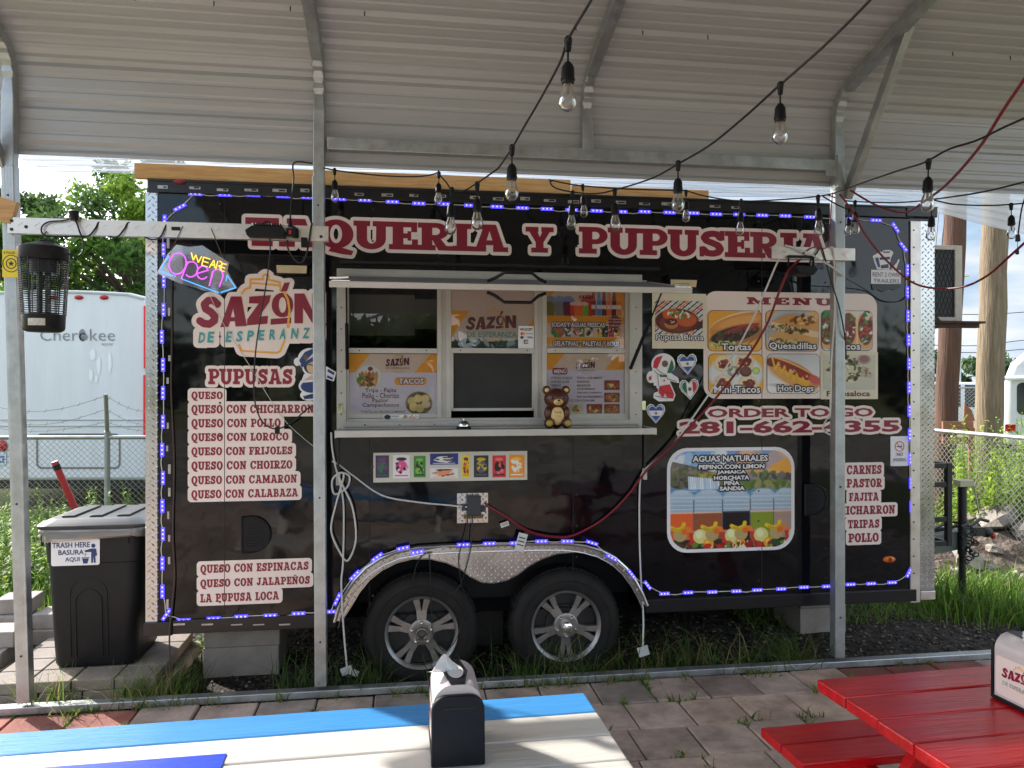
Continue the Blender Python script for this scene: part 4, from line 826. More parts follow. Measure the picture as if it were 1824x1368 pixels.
# hearts and the two little figures
def heart(px, py, s, kind, tilt):
    cx, cz = w(px, py); s *= .0034
    hp = [(.0, -1.05), (.35, -.66), (.8, -.15), (1.0, .3), (.92, .72), (.62, .95), (.28, .88), (0, .58), (-.28, .88), (-.62, .95), (-.92, .72), (-1, .3), (-.8, -.15), (-.35, -.66)]
    def hs(k): return [(cx + x * s * k, cz + z * s * k) for x, z in rot2(hp, tilt, (0, 0))]
    hw = [(x, z) for x, z in hs(.84)]
    def band(z0, z1, vert):      # stripe clipped to the heart by keeping only pieces inside it
        V, Fc = shape([(1, hw)]); q = [(-2, z0), (2, z0), (2, z1), (-2, z1)]; q = [(b, a) for a, b in q] if vert else q
        q = [(cx + x * s, cz + z * s) for x, z in rot2(q, tilt, (0, 0))]; n = len(hw)
        if sum(q[i][0] * q[(i + 1) % 4][1] - q[(i + 1) % 4][0] * q[i][1] for i in range(4)) < 0: q = q[::-1]
        vs, es, fs, ov, oe, of = delaunay_2d_cdt([Vector(p) for p in (hw if sum(hw[i][0] * hw[(i + 1) % n][1] - hw[(i + 1) % n][0] * hw[i][1] for i in range(n)) > 0 else hw[::-1]) + q], [], [list(range(n)), list(range(n, n + 4))], 1, 1e-7)
        return [(v.x, v.y) for v in vs], [tuple(f) for f, o_ in zip(fs, of) if len(o_) == 2]
    lay = [(shape([(1, hs(1.12))]), WHITE), (shape([(1, hs(1.0))]), NAVY if kind != 'mx' else GRN_V), (shape([(1, hs(.92))]), WHITE)]
    if kind == 'mx': lay += [(join(band(-2, -.32, True)), GRN_V), (band(.36, 2, True), RED_V), (shape([EL(cx, cz, s * .2, s * .2, 14)]), pm('brown_ink', C(110, 86, 60)))]
    else: lay += [(join(band(.3, 2, False), band(-2, -.3, False)), BLU_V), (shape([EL(cx, cz, s * .17, s * .17, 14)]), pm('gold_ink', C(150, 130, 80)))]
    sticker('heart_sticker', lay, label={'mx': 'heart in green, white and red bands', 'sv': 'heart in blue and white bands'}[kind])
heart(1224, 648, 17, 'sv', rad(3)); heart(1228, 693, 17, 'mx', rad(6)); heart(1168, 736, 16, 'sv', rad(0))
def zk(p, o=(1150, 510), s=6.218): return w(o[0] + p[0] / s, o[1] + p[1] / s)
def zko(ops, **k): return shape([(s, [zk(q, **k) for q in p]) for s, p in ops])
kid = [EL(195, 865, 122, 112, 28), PO((210, 970), (245, 950), (350, 1020), (360, 1060), (240, 1030)), EL(150, 945, 70, 60, 20), EL(60, 1005, 40, 55, 16), PO((130, 980), (250, 980), (265, 1090), (130, 1120)), PO((140, 1100), (270, 1080), (320, 1200), (300, 1260), (150, 1265), (95, 1230), (100, 1190), (150, 1170)), PO((80, 960), (110, 960), (140, 1090), (100, 1090))]
kb = zko(kid); kd = dilate(kb, .006)
BROWN = pm('brown_ink', C(110, 86, 60))
sticker('figure_sticker', [(kd, WHITE), (zko([PO((82, 900), (90, 830), (120, 785), (190, 765), (125, 915)),]), RED_V), (zko([PO((300, 840), (312, 900), (290, 960), (235, 962), (285, 810)), PO((150, 985), (240, 985), (230, 1005), (160, 1005))]), GRN_V), (zko([EL(212, 858, 34, 38, 14)]), BROWN), (zko([PO((150, 1105), (265, 1085), (312, 1195), (300, 1245), (235, 1235), (215, 1180), (190, 1235), (140, 1175)), PO((190, 1040), (203, 1030), (215, 1040), (203, 1058)), PO((30, 1010), (62, 985), (62, 1035), (40, 1045))]), RED_V),
    (zko(STK([(120, 920), (215, 990)], 3) + STK([(215, 970), (240, 1025), (340, 1055)], 3) + STK([(130, 985), (140, 1100)], 3) + STK([(105, 1215), (160, 1225), (235, 1240)], 3) + STK([(95, 935), (130, 975), (180, 985)], 3) + STK([(150, 1130), (220, 1180), (290, 1190)], 2.5)), INK)], label='sticker of a figure in a tricolour cap and red trousers')
zg = dict(o=(300, 470), s=5.472)
girl = [EL(1380, 930, 110, 100, 26), EL(1255, 955, 22, 30, 14), EL(1390, 1010, 75, 70, 20), PO((1330, 1080), (1480, 1070), (1500, 1180), (1290, 1190)), EL(1400, 1190, 120, 75, 24), EL(1370, 1280, 75, 45, 18), PO((1540, 1010), (1625, 1060), (1605, 1135), (1540, 1110))]
gk = zko(girl, **zg)
sticker('figure_sticker', [(dilate(gk, .006), WHITE), (zko([EL(1395, 1000, 75, 72, 20)], **zg), INK), (zko([EL(1405, 1010, 58, 60, 20), PO((1310, 1140), (1400, 1080), (1410, 1150), (1330, 1180))], **zg), SKIN), (zko([PO((1275, 940), (1330, 860), (1400, 830), (1420, 832), (1420, 860), (1300, 990)), PO((1420, 900), (1440, 930), (1300, 1010), (1285, 985)), EL(1400, 1195, 110, 62, 22), PO((1310, 1290), (1430, 1260), (1440, 1310), (1330, 1318)), PO((1555, 1025), (1620, 1060), (1612, 1085), (1550, 1050)), PO((1550, 1085), (1605, 1112), (1598, 1132), (1545, 1108))], **zg), NAVY), (zko([EL(1340, 912, 24, 24, 14)], **zg), BROWN), (zko([PO((1285, 1140), (1500, 1120), (1500, 1142), (1290, 1160))], **zg), WHITE), (zko(STK([(1360, 985), (1385, 980), (1405, 992)], 4) + STK([(1325, 1320), (1380, 1280), (1430, 1290)], 4), **zg), INK)], label='sticker of a figure in a blue and white cap')
# rental sticker and no-smoking sign
rs = sub('rental_sticker', TR)
def zr(p): return w(1350 + p[0] / 4.273, 400 + p[1] / 4.273)
def zro(ops): return shape([(s, [zr(q) for q in p]) for s, p in ops])
sticker('sticker_emblem', [(zro([PO((872, 240), (930, 205), (955, 225), (1000, 195), (1030, 215), (1010, 260), (1000, 345), (905, 340)), EL(985, 215, 45, 22), PO((1010, 345), (1055, 290), (1070, 262), (1078, 268), (1050, 345))]), WHITE), (zro([PO((925, 250), (1005, 245), (1000, 265), (925, 270)), PO((890, 255), (915, 250), (930, 320), (915, 330)), PO((935, 310), (990, 300), (995, 330), (935, 335)), PO((950, 205), (1005, 205), (1000, 215), (952, 215))]), NAVY)], parent=rs)
rc = wrect(1551, 481, 1604, 506); sticker('sticker_sheet', [(srect(rc), WHITE), (ftw('RENT 2 OWN', 1554, 485.5, 1601, 493.5, .0), NAVY), (ftw('TRAILERS', 1555, 497, 1601, 504, -.008), NAVY)], parent=rs, off=.003)
sticker('torn_edge', [(zro([PO((860, 455), (1090, 452), (1075, 480), (1040, 500), (1000, 490), (950, 515), (905, 495), (870, 500))]), BLACKT)], parent=rs, off=.0068)
ns = sub('no_smoking_sign', TR); rc = wrect(1586, 777, 1618, 830); cx, cz = w(1602, 795); r = .034
sticker('sign_sheet', [(shape([RR(rc[0], rc[2], rc[1], rc[3], .008)]), WHITE), (shape([EL(cx, cz, r, r), N(EL(cx, cz, r * .84, r * .84)), *[(1, rot2(p, rad(-45), (cx, cz))) for p in [[(cx - r * .9, cz - .002), (cx + r * .9, cz - .002), (cx + r * .9, cz + .002), (cx - r * .9, cz + .002)]]]]), RED_V), (join(shape([R(cx - .02, cz - .005, cx + .018, cz + .001), R(cx + .012, cz + .004, cx + .015, cz + .014)]), ftw('NO', 1597, 806, 1608, 812, .0), ftw('SMOKING', 1590, 816, 1614, 822, .0)), INK)], parent=ns)
# ice-cream strip
ic = sub('ice_cream_poster', TR); sticker('poster_sheet', [(srect(wrect(665, 805, 939, 857)), pm('grey_beige_paper', C(206, 204, 190), rough=.4))], parent=ic)
for i, (a, b, y0, y1, c1, c2, c3) in enumerate([(669, 693, 810, 852, (70, 62, 84), (60, 110, 90), (120, 60, 120)), (700, 730, 809, 853, (236, 232, 236), (230, 90, 150), (40, 40, 44)), (737, 758, 811, 851, (70, 140, 60), (46, 60, 40), (130, 190, 80)), (766, 816, 807, 828, (40, 60, 140), (230, 226, 216), (60, 40, 34)), (766, 816, 833, 852, (232, 228, 220), (230, 150, 110), (90, 50, 40)), (823, 837, 809, 852, (236, 210, 50), (220, 140, 40), (120, 50, 60)), (844, 870, 810, 851, (52, 54, 62), (96, 98, 110), (206, 180, 50)), (877, 901, 810, 851, (214, 50, 66), (40, 26, 30), (236, 120, 120)), (907, 934, 809, 851, (244, 150, 40), (236, 236, 230), (250, 200, 60))]):
    c = Canvas(44, 60, c1); c.ell(.5, .52, .34, .26, c2, 0, 8); c.speck(.5, .5, .36, .3, 18, .10, [c1, c2, c3]); c.ell(.5, .2, .3, .07, c3); c.rect(.12, .84, .88, .88, c2); c.rect(0, 0, 1, .03, (200, 200, 200)); c.rect(0, .97, 1, 1, (200, 200, 200))
    c.build('wrapper_picture', wrect(a, y0, b, y1), .003, ic, PRINT, o=TO)

# posters and stickers behind the window glass
def sazon(px0, py0, px1, py1):             # the small logo, fitted into a pixel box (word only), as two shapes
    x0, x1, z0, z1 = wrect(px0, py0, px1, py1); a0, b0 = zm((290, 630)); a1, b1 = zm((1492, 180))
    f = lambda VF: ([(x0 + (x - a0) / (a1 - a0) * (x1 - x0), z0 + (z - b0) / (b1 - b0) * (z1 - z0)) for x, z in VF[0]], VF[1])
    return f(lg), f(jar), f(jarf)
def poster(a, y0, b, y1, canv, layers, name='poster'):
    ps = sub(name, win); canv.build('poster_sheet', wrect(a, y0, b, y1), -.036, ps, am('printed_poster', rough=.4, spec=.3), o=TO, grain=2.5)
    sticker('poster_lettering', layers, parent=ps, off=-.0345); return ps
def base(wd=160, ht=112, band=.31, low=(214, 208, 222)):
    c = Canvas(wd, ht, low); c.rect(0, 0, 1, band, (218, 196, 178)); c.poly([(0, 0), (.24, 0), (.07, band), (0, band)], (236, 164, 52)); c.poly([(.92, 0), (1, 0), (1, band), (.74, band)], (236, 164, 52)); return c
c = base(); c.ell(.22, .39, .155, .21, (206, 206, 204)); c.ell(.22, .39, .14, .19, (224, 220, 214))
for k in range(5): c.ell(.14 + k * .04, .42, .026, .13, [(176, 124, 70), (196, 150, 92), (140, 84, 48)][k % 3], 8, 6)
c.speck(.2, .46, .1, .08, 50, .02, [(150, 60, 40), (110, 130, 60), (214, 180, 120), (96, 60, 40)]); c.speck(.13, .42, .04, .1, 24, .02, [(120, 150, 70), (90, 126, 50)]); c.ell(.24, .25, .03, .035, (130, 40, 66)); c.ell(.79, .82, .155, .2, (190, 170, 130)); c.ell(.79, .82, .148, .19, (84, 70, 60))
for x, y in ((.71, .78), (.73, .88), (.8, .9), (.86, .74), (.87, .84), (.78, .74)): c.ell(x, y, .05, .065, random.choice([(226, 200, 130), (206, 186, 110), (214, 190, 150)]), 0, 6)
lg1, j1, jf1 = sazon(687, 632, 729, 653)
poster(621, 630, 779, 738, c, [(shape([RR(*[wrect(703, 672, 760, 686)[i] for i in (0, 2, 1, 3)], .015)]), ORANGE), (join(lg1, *[ftw(t, a, y0, b, y1, .01) for t, a, y0, b, y1 in (('Tripa - Fajita', 650, 691.5, 706, 701), ('Pollo - Chorizo', 645, 700, 711, 709.5), ('Pastor', 663, 709.5, 692, 717), ('Campechanos', 645, 718, 711, 727), ('"TORTILLAS HECHAS A MANO"', 641, 731.5, 723, 736))], ftw('DE ESPERANZA', 687, 654, 730, 657)), DINK), (dilate(ftw('TACOS', 710, 674, 755, 684, .03), .004, 6), DINK), (ftw('TACOS', 710, 674, 755, 684, .03), WHITE), (join(j1, jf1), YEL)])
c = base(160, 112, .84, (86, 92, 86)); c.rect(0, 0, 1, .84, (214, 192, 178)); c.poly([(0, .4), (.22, .4), (0, .84)], (236, 164, 52)); c.poly([(1, .5), (1, .84), (.8, .84)], (236, 164, 52)); c.rect(0, .84, 1, .88, (226, 220, 210)); c.rect(0, .88, 1, 1, (60, 66, 62)); c.speck(.5, .94, .5, .04, 30, .06, [(70, 96, 90), (150, 170, 180), (46, 60, 50)])
lg1, j1, jf1 = sazon(832, 552, 921, 588)
ps = poster(804, 508, 953, 620, c, [(join(j1), YEL), (lg1, pm('plum_ink', C(110, 46, 58), rough=.4)), (jf1, YEL), (ftw('DE ESPERANZA', 833, 590, 922, 600, .01), TEAL)])
c = base(160, 112, .31, (224, 190, 160)); c.rect(0, 0, 1, 1, (222, 196, 174)); c.poly([(0, 0), (.18, 0), (.02, .22), (0, .22)], (236, 164, 52)); c.poly([(.93, 0), (1, 0), (1, .4), (.82, .22)], (236, 164, 52)); c.rect(0, .48, 1, .61, (236, 160, 44)); c.rect(0, .82, 1, .94, (236, 160, 44))
for x, t, bt in ((.05, (120, 150, 170), (120, 110, 50)), (.17, (130, 160, 190), (130, 134, 136)), (.28, (120, 150, 200), (110, 30, 60)), (.53, (210, 50, 60), (206, 50, 40))): c.ell(x, .26, .085, .09, t, 0, 5); c.poly([(x - .07, .26), (x + .07, .26), (x + .055, .48), (x - .055, .48)], bt, 4)
for x, t in ((.36, (214, 60, 66)), (.48, (120, 190, 40)), (.41, (240, 110, 50))): c.poly([(x - .06, .28), (x + .06, .28), (x + .05, .48), (x - .05, .48)], t, 4); c.ell(x, .29, .06, .03, (236, 200, 190), 0, 6)
for x, t in ((.60, (170, 44, 50)), (.67, (60, 140, 200)), (.735, (110, 30, 30)), (.80, (236, 120, 70)), (.865, (96, 30, 34)), (.93, (240, 130, 50))): c.poly([(x - .028, .22), (x + .028, .22), (x + .032, .47), (x - .032, .47)], t, 4); c.poly([(x - .011, .08), (x + .011, .08), (x + .026, .24), (x - .026, .24)], tuple(min(255, int(q * .7 + 70)) for q in t)); c.rect(x - .028, .3, x + .028, .37, (230, 226, 220)); c.rect(x - .012, .07, x + .012, .09, (200, 60, 50))
c.ell(.15, .72, .085, .11, (150, 90, 100)); c.speck(.15, .72, .07, .09, 26, .035, [(90, 180, 60), (206, 90, 100), (60, 120, 60)])
for i, x in enumerate((.28, .37, .45, .56, .56, .68, .75, .83, .91)): c.rect(x - .035, .63 if i != 4 else .73, x + .035, .81 if i != 3 else .71, [(70, 80, 90), (230, 150, 180), (60, 140, 70), (50, 80, 160), (226, 220, 206), (226, 196, 60), (60, 64, 74), (206, 50, 80), (240, 160, 40)][i], 8); c.speck(x, .72, .025, .06, 5, .03, [(240, 240, 230), (40, 40, 50), (200, 120, 80)])
k = 14; bx, bz = w(1098, 573); burst = [(bx + (.046 if i % 2 else .038) * math.cos(i * math.pi / k), bz + (.046 if i % 2 else .038) * math.sin(i * math.pi / k)) for i in range(2 * k)]
lg1, j1, jf1 = sazon(1033, 522, 1059, 531)
s1_, s2_ = ftw('SODAS Y AGUAS FRESCAS', 984, 573.5, 1080, 582, .03), ftw('GELATINAS - PALETAS Y BOLIS', 987, 607, 1106, 616, .03)
poster(975, 508, 1115, 620, c, [(join(lg1, shape([(1, burst)])), MAROON), (join(dilate(s1_, .005, 6), dilate(s2_, .005, 6)), DINK), (join(s1_, s2_, ftw('Pregunta', 1089, 566, 1107, 570), ftw('por nuestros', 1085, 571.5, 1111, 575), ftw('sabores', 1090, 577, 1107, 580.5)), WHITE), (ftw('DE ESPERANZA', 1034, 532, 1060, 535), TEAL)])
c = base(160, 112, .27)
for x, y, cl in ((.84, .52, (170, 70, 40)), (.84, .72, (196, 100, 50)), (.38, .91, (214, 190, 150)), (.61, .91, (186, 80, 50)), (.84, .91, (190, 90, 50))): c.rect(x - .1, y - .08, x + .1, y + .08, (206, 200, 196) if x < .5 else (120, 60, 50), 6); c.ell(x, y, .085, .065, cl, 0, 8); c.speck(x, y, .06, .05, 16, .025, [(206, 120, 60), (150, 50, 30), (230, 200, 150), (110, 130, 60)])
lg1, j1, jf1 = sazon(1028, 640, 1062, 657)
tl = [('PUPUSA X PIZZA', 984, 671, 1022, 675), ('PUPUSA LOCA', 984, 678, 1016, 682), ('TORTAS', 984, 684.5, 1001, 688.5), ('PUPUSAS DE ARROZ', 1030, 671, 1075, 675), ('GORDITAS', 1030, 678, 1052, 682), ('BALEADAS', 1030, 684.5, 1054, 688.5), ('QUESABIRRIAS', 1030, 691, 1063, 695), ('FRIJOLES CHARROS', 1030, 698, 1074, 702), ('PAN SALVADOREÑOS', 1030, 704, 1076, 709), ('BIRRIA X2 CON CONSOME', 1001, 711.5, 1062, 715.5)]
poster(975, 630, 1115, 738, c, [(shape([RR(*[wrect(986, 655, 1013, 667)[i] for i in (0, 2, 1, 3)], .012)]), MAROON), (join(lg1, *[ftw(*q, .012) for q in tl]), DINK), (ftw('MENÚ', 989, 656, 1011, 665, .03), WHITE), (j1, YEL), (ftw('DE ESPERANZA', 1029, 658, 1063, 661), TEAL)])
pc = sub('payment_sticker', win); rc = wrect(924, 580, 952, 624)
sticker('sticker_sheet', [(shape([RR(rc[0], rc[2], rc[1], rc[3], .008)]), WHITE), (join(ftw('WE ACCEPT', 927, 584, 950, 588.5, .03), ftw('DISCOVER', 938, 593, 950, 595), shape([R(*[wrect(934, 605, 942, 612)[i] for i in (0, 2, 1, 3)]), N(R(*[wrect(935.5, 606.5, 942, 608)[i] for i in (0, 2, 1, 3)])), N(R(*[wrect(935.5, 609, 942, 610.5)[i] for i in (0, 2, 1, 3)]))])), INK), (shape([EL(*w(930.5, 594), .009, .009, 14)]), RED_V), (shape([EL(*w(933.5, 594), .008, .008, 14)]), ORANGE), (join(srect(wrect(928, 598.5, 933, 603)), ftw('VISA', 940, 599, 950, 602.5, .03)), NAVY)], parent=pc, off=-.022)
st = sub('window_sticker', win); sticker('sticker_strip', [(srect(wrect(683, 738.5, 746, 745.5)), WHITE), (shape([EL(*w(690, 743), .02, .014, 14)]), INK), (ftw('FAMILIAS', 697, 740, 710, 743.5), DINK)], parent=st, off=-.010)
c = Canvas(40, 6); c.speck(.5, .5, .5, .4, 40, .12, [(230, 160, 40), (60, 120, 200), (200, 60, 50), (60, 160, 90), (40, 50, 140), (240, 220, 80)]); c.build('strip_picture', wrect(714, 739, 744, 745), -.006, st, PRINT, o=TO)
# ---------------------------------------------------------------- metal canopy
PY = -.2                                     # post line in the trailer frame
CN = thing('metal_canopy', 'grey metal carport canopy with ribbed roof and galvanised posts in front of the trailer', 'canopy', fr(0, PY, 0), TH)
CO = (0, PY, 0)
def cb_(mb, name, mat, parent=CN, **k): return mb.build(name, mat, parent, o=CO, **k)
RX0, RX1 = -2.98, 5.0
ROOFM = pm('grey_white_roof_sheet', C(172, 173, 174), rough=.28, var=.05, vs=2.2, stretch=(.4, 2, 2), bump=.0015, bs=9, spec=.5)
# profile of the roof: d (towards the viewer from the posts), z
def roof_path(n_end):
    pts = []; z = 2.93
    L1, Rr = .403, .22
    for i in range(12): pts.append((-.045, 2.957 + L1 * i / 12))
    for i in range(13): a = rad(75 * i / 12); pts.append((-.045 + Rr * (1 - math.cos(a)), 2.957 + L1 + Rr * math.sin(a)))
    d0, z0 = pts[-1]; t = math.tan(rad(15)); dr = 2.8
    for i in range(1, 41): d = d0 + (dr - d0) * i / 40; pts.append((d, z0 + (d - d0) * t))
    full = pts + [(2 * dr - d, z) for d, z in pts[-2::-1]]
    return full
path = roof_path(0); cum = [0]
for (a, b), (c_, d_) in zip(path[:-1], path[1:]): cum.append(cum[-1] + math.hypot(c_ - a, d_ - b))
def path_at(s):
    i = max(0, min(len(cum) - 2, next((k for k in range(len(cum) - 1) if cum[k + 1] >= s), len(cum) - 2))); t = (s - cum[i]) / (cum[i + 1] - cum[i])
    (a, b), (c_, d_) = path[i], path[i + 1]; L = math.hypot(c_ - a, d_ - b); return a + (c_ - a) * t, b + (d_ - b) * t, -(d_ - b) / L, (c_ - a) / L
prof = []; S = cum[-1]; pitch = .2286; k = 0
ss = [(0, 0)]
while k * pitch + .05 < S:
    s0 = k * pitch + .05; ss += [(s0 - .032, 0), (s0 - .012, .019), (s0 + .012, .019), (s0 + .032, 0)]
    for q in (.076, .152): ss += [(s0 + q - .014, 0), (s0 + q - .006, .0045), (s0 + q + .006, .0045), (s0 + q + .014, 0)]
    k += 1
ss = sorted([q for q in ss if 0 <= q[0] < S] + [(S, 0)])
fine = []
for (a, h0), (b, h1) in zip(ss[:-1], ss[1:]):
    fine.append((a, h0))
    if b - a > .03: fine.append(((a + b) / 2, h0))
fine.append(ss[-1]); m = MB(); V = []
for s, h in fine:
    d, z, nx, nz = path_at(s); V.append((d + nx * h, z + nz * h))
nst = 9; xs_ = [RX0 + (RX1 - RX0) * i / (nst - 1) for i in range(nst)]
m.add([(x, PY - d, z) for x in xs_ for d, z in V], [(i * len(V) + j, i * len(V) + j + 1, (i + 1) * len(V) + j + 1, (i + 1) * len(V) + j) for i in range(nst - 1) for j in range(len(V) - 1)])
cb_(m, 'roof_panel', ROOFM)
m = MB()                                    # screw points
for bx in (-2.651, -1.116, .413, 1.998, 3.6):
    for kk in range(2, 9):
        d, z, nx, nz = path_at(kk * pitch * .97 + .12); m.ball((bx - .05, PY - d, z - nz * .004), .0045, .0045, .0045, 6, 4)
cb_(m, 'roof_screws', pm('zinc_screw', C(200, 200, 200), rough=.3, metal=.8))
m = MB()
for bx in [x * .37 - 2.7 for x in range(16)]:
    s = (4 * pitch + .05) if int(bx * 7) % 3 else (7 * pitch + .05); d, z, nx, nz = path_at(s); m.tube([(bx, PY - d, z - nz * .0), (bx, PY - d + nx * .02, z - nz * .026)], .003, 5)
cb_(m, 'roof_screw_tips', STEELB)
HW = .0305
def bow(x, zb, lab=None):
    pts = [(PY, zb)] if zb < 3 else []
    Lz = [(-.0, z) for z in (zb, 2.8, 2.95, 3.1, 3.25, 3.34) if z >= zb]
    pts = [(PY - d, z) for d, z in Lz]
    for i in range(1, 8): a = rad(75 * i / 7); pts.append((PY - (.0 + .19 * (1 - math.cos(a))), 3.34 + .185 * math.sin(a)))
    d0, z0 = PY - pts[-1][0], pts[-1][1]
    for i in range(1, 5): d = d0 + (2.8 - d0) * i / 4; pts.append((PY - d, z0 + (d - d0) * math.tan(rad(15))))
    top = pts[:]; pts += [(2 * (PY - 2.8) - y, z) for y, z in top[-2::-1] if z >= min(zb, 2.9)]
    m = MB(); vs = []; n = len(pts)
    for i, (y, z) in enumerate(pts):
        a = pts[max(i - 1, 0)]; b = pts[min(i + 1, n - 1)]; ty, tz = b[0] - a[0], b[1] - a[1]; L = math.hypot(ty, tz); ny, nz_ = -tz / L, ty / L
        pin = 1.0
        if 3.3 < z < 3.62 and abs(PY - y) < .3 and i % 2: pin = .72          # crimps of the cold bend
        for sx, sn in ((-1, -1), (1, -1), (1, 1), (-1, 1)): vs.append((x + sx * HW * (pin if sn > 0 else 1), y + ny * sn * HW * pin, z + nz_ * sn * HW * pin))
    m.add(vs, [(i * 4 + j, i * 4 + (j + 1) % 4, (i + 1) * 4 + (j + 1) % 4, (i + 1) * 4 + j) for i in range(n - 1) for j in range(4)] + [(3, 2, 1, 0), ((n - 1) * 4, (n - 1) * 4 + 1, (n - 1) * 4 + 2, (n - 1) * 4 + 3)])
    ob = cb_(m, 'roof_bow', GALV, bevel=.004); return ob
for bx, zb in ((-2.708, 2.7), (-1.116, 2.7), (.413, 3.06), (1.998, 2.7), (3.6, 2.7)): bow(bx, zb)
for bx in (-2.651, -1.116, 1.998, 3.6):
    m = MB(); a = HW + .002; lean = .02 if bx < -2 else (.01 if bx < 0 else 0); lt = .057 if bx < -2 else lean * .4
    z0, z1 = .05, 2.88
    vs = [(bx + lean + sx * a, PY + sy * a, z0) for sx, sy in ((-1, -1), (1, -1), (1, 1), (-1, 1))] + [(bx - lt + sx * a, PY + sy * a, z1) for sx, sy in ((-1, -1), (1, -1), (1, 1), (-1, 1))]
    m.add(vs, [(0, 3, 2, 1), (4, 5, 6, 7), (0, 1, 5, 4), (1, 2, 6, 5), (2, 3, 7, 6), (3, 0, 4, 7)])
    for q in (-.014, 0, .014): m.add([(bx + lean + q - .002, PY - a - .0012, z0), (bx + lean + q + .002, PY - a - .0012, z0), (bx - lt + q + .002, PY - a - .0012, z1), (bx - lt + q - .002, PY - a - .0012, z1)], [(0, 1, 2, 3)])
    po = cb_(m, 'post', GALV, bevel=.005)
    m = MB()
    for z in (.3, 1.1, 2.72): m.lathe([(.006, 0), (.005, .004), (.001, .005)], (bx + lean + (-lt - lean) * z / 2.9, PY - a - .001, z), (0, -1, 0), 8)
    m.build('post_screws', STEELB, po, o=CO)
m = MB(); m.box(-1.07, PY - .03, 3.035, 2.0, PY + .03, 3.105); cb_(m, 'header_beam', GALV, bevel=.004)
m = MB(); m.box(1.9, PY - .036, 3.0, 2.0, PY - .032, 3.034); m.box(1.97, PY - .05, 2.93, 2.0, PY - .03, 3.13); cb_(m, 'header_bracket', GALV)
m = MB(); m.box(-3.4, PY - .032, -.01, 5.0, PY + .032, .03); cb_(m, 'base_rail', GALV, bevel=.004)
for bx, s in ((1.998, 1), (-2.72, -.5)):
    m = MB(); p0 = Vector((bx + .055 * s, PY - .01, 2.88)); p1 = Vector((bx + .035 * s, PY - .62, 3.66)); m.beam(p0, p1, .06, .045, up=(1, 0, 0)); cb_(m, 'knee_brace', GALV, bevel=.003)
def rack_bar(name, x0, x1, y, z0, z1, lab):
    m = MB(); m.box(x0, y - .004, z0, x1, y, z1); m.box(x0, y, z0, x1, y + .03, z0 + .004); m.box(x0, y, z1 - .004, x1, y + .03, z1)
    x = x0 + .06
    while x < x1 - .05:
        zc = (z0 + z1) / 2
        for s in (-1, 1): m.obox((x, y - .005, zc + s * .009), Vector((.012, 0, s * .008)), Vector((.0, .0012, 0)), Vector((-.0015, 0, .002)))
        x += .082
    return m
m = rack_bar('cross_bar', -2.69, -1.06, -.262, 2.515, 2.598, ''); 
cbar = cb_(m, 'cross_bar', ALU, label='long slotted metal bar between the two left posts')
m = MB()
for x, z in ((-2.67, 2.535), (-2.67, 2.58), (-2.60, 2.55), (-1.1, 2.54)): m.lathe([(.009, 0), (.008, .005), (.001, .006)], (x, -.266, z), (0, -1, 0), 8)
m.build('bar_bolts', STEELB, cbar, o=CO)
m = MB(); m.box(-1.88, -.2668, 2.552, -1.835, -.2662, 2.572); m.build('bar_slot', DARK, cbar, o=CO)
m = rack_bar('cross_bar', 1.535, 2.075, -.262, 2.482, 2.556, ''); cb_(m, 'cross_bar', ALU, label='short slotted metal bar across the right post')
m = MB(); m.beam((-2.66, PY - .05, 2.62), (-3.0, PY - .05, 2.72), .04, .12); cb_(m, 'timber_brace', PINE)
# clear sheet over the gap towards the trailer roof
CLEAR = glassm('clear_corrugated_sheet', tint=(.86, .89, .92, 1), ior=1.4, rough=.25, extra=.06, diffuse=(.30, .33, .36, 1), dfac=.62)
m = MB(); nx_, ny_ = 160, 6; X0, X1 = -2.78, 4.4; V = []
for i in range(nx_ + 1):
    x = X0 + (X1 - X0) * i / nx_
    for j in range(ny_ * 4 + 1):
        y = PY + .06 + .46 * j / (ny_ * 4); sag = max(0, (x - 2.6)) ** 1.2 * .17 * j / (ny_ * 4)
        V.append((x, y, 3.0 - sag + .009 * math.sin(j * math.pi / 2) + .005 * math.sin(x * 9 + j)))
q = ny_ * 4 + 1; m.add(V, [(i * q + j, i * q + j + 1, (i + 1) * q + j + 1, (i + 1) * q + j) for i in range(nx_) for j in range(q - 1)])
cb_(m, 'clear_sheet', CLEAR, smooth=True, ang=80)
# sticker on the left post
sp = sub('inspection_sticker', CN)
EMB = pm('yellow_sticker', C(236, 210, 40), rough=.35)
yo = -PY + HW + .004; fpx = lambda x, y: w(x, y, yo)
rc = wrect(4, 445, 36, 494, yo); cx, cz = (rc[0] + rc[1]) / 2, (rc[2] + rc[3]) / 2
star = [(cx + (.016 if i % 2 == 0 else .007) * math.sin(i * math.pi / 5), cz + (.016 if i % 2 == 0 else .007) * math.cos(i * math.pi / 5)) for i in range(10)]
ring = shape([EL(cx, cz, .042, .046), N(EL(cx, cz, .038, .042))]); ring2 = shape([EL(cx, cz, .026, .028), N(EL(cx, cz, .021, .023)), (1, star)])
sticker('sticker_sheet', [(srect(rc), EMB), (join(ring, ring2, fit(ftext('E FOOD A', .02), rc[0] + .008, rc[1] - .008, rc[3] - .022, rc[3] - .009)), INK)], parent=sp, off=yo, o=CO)

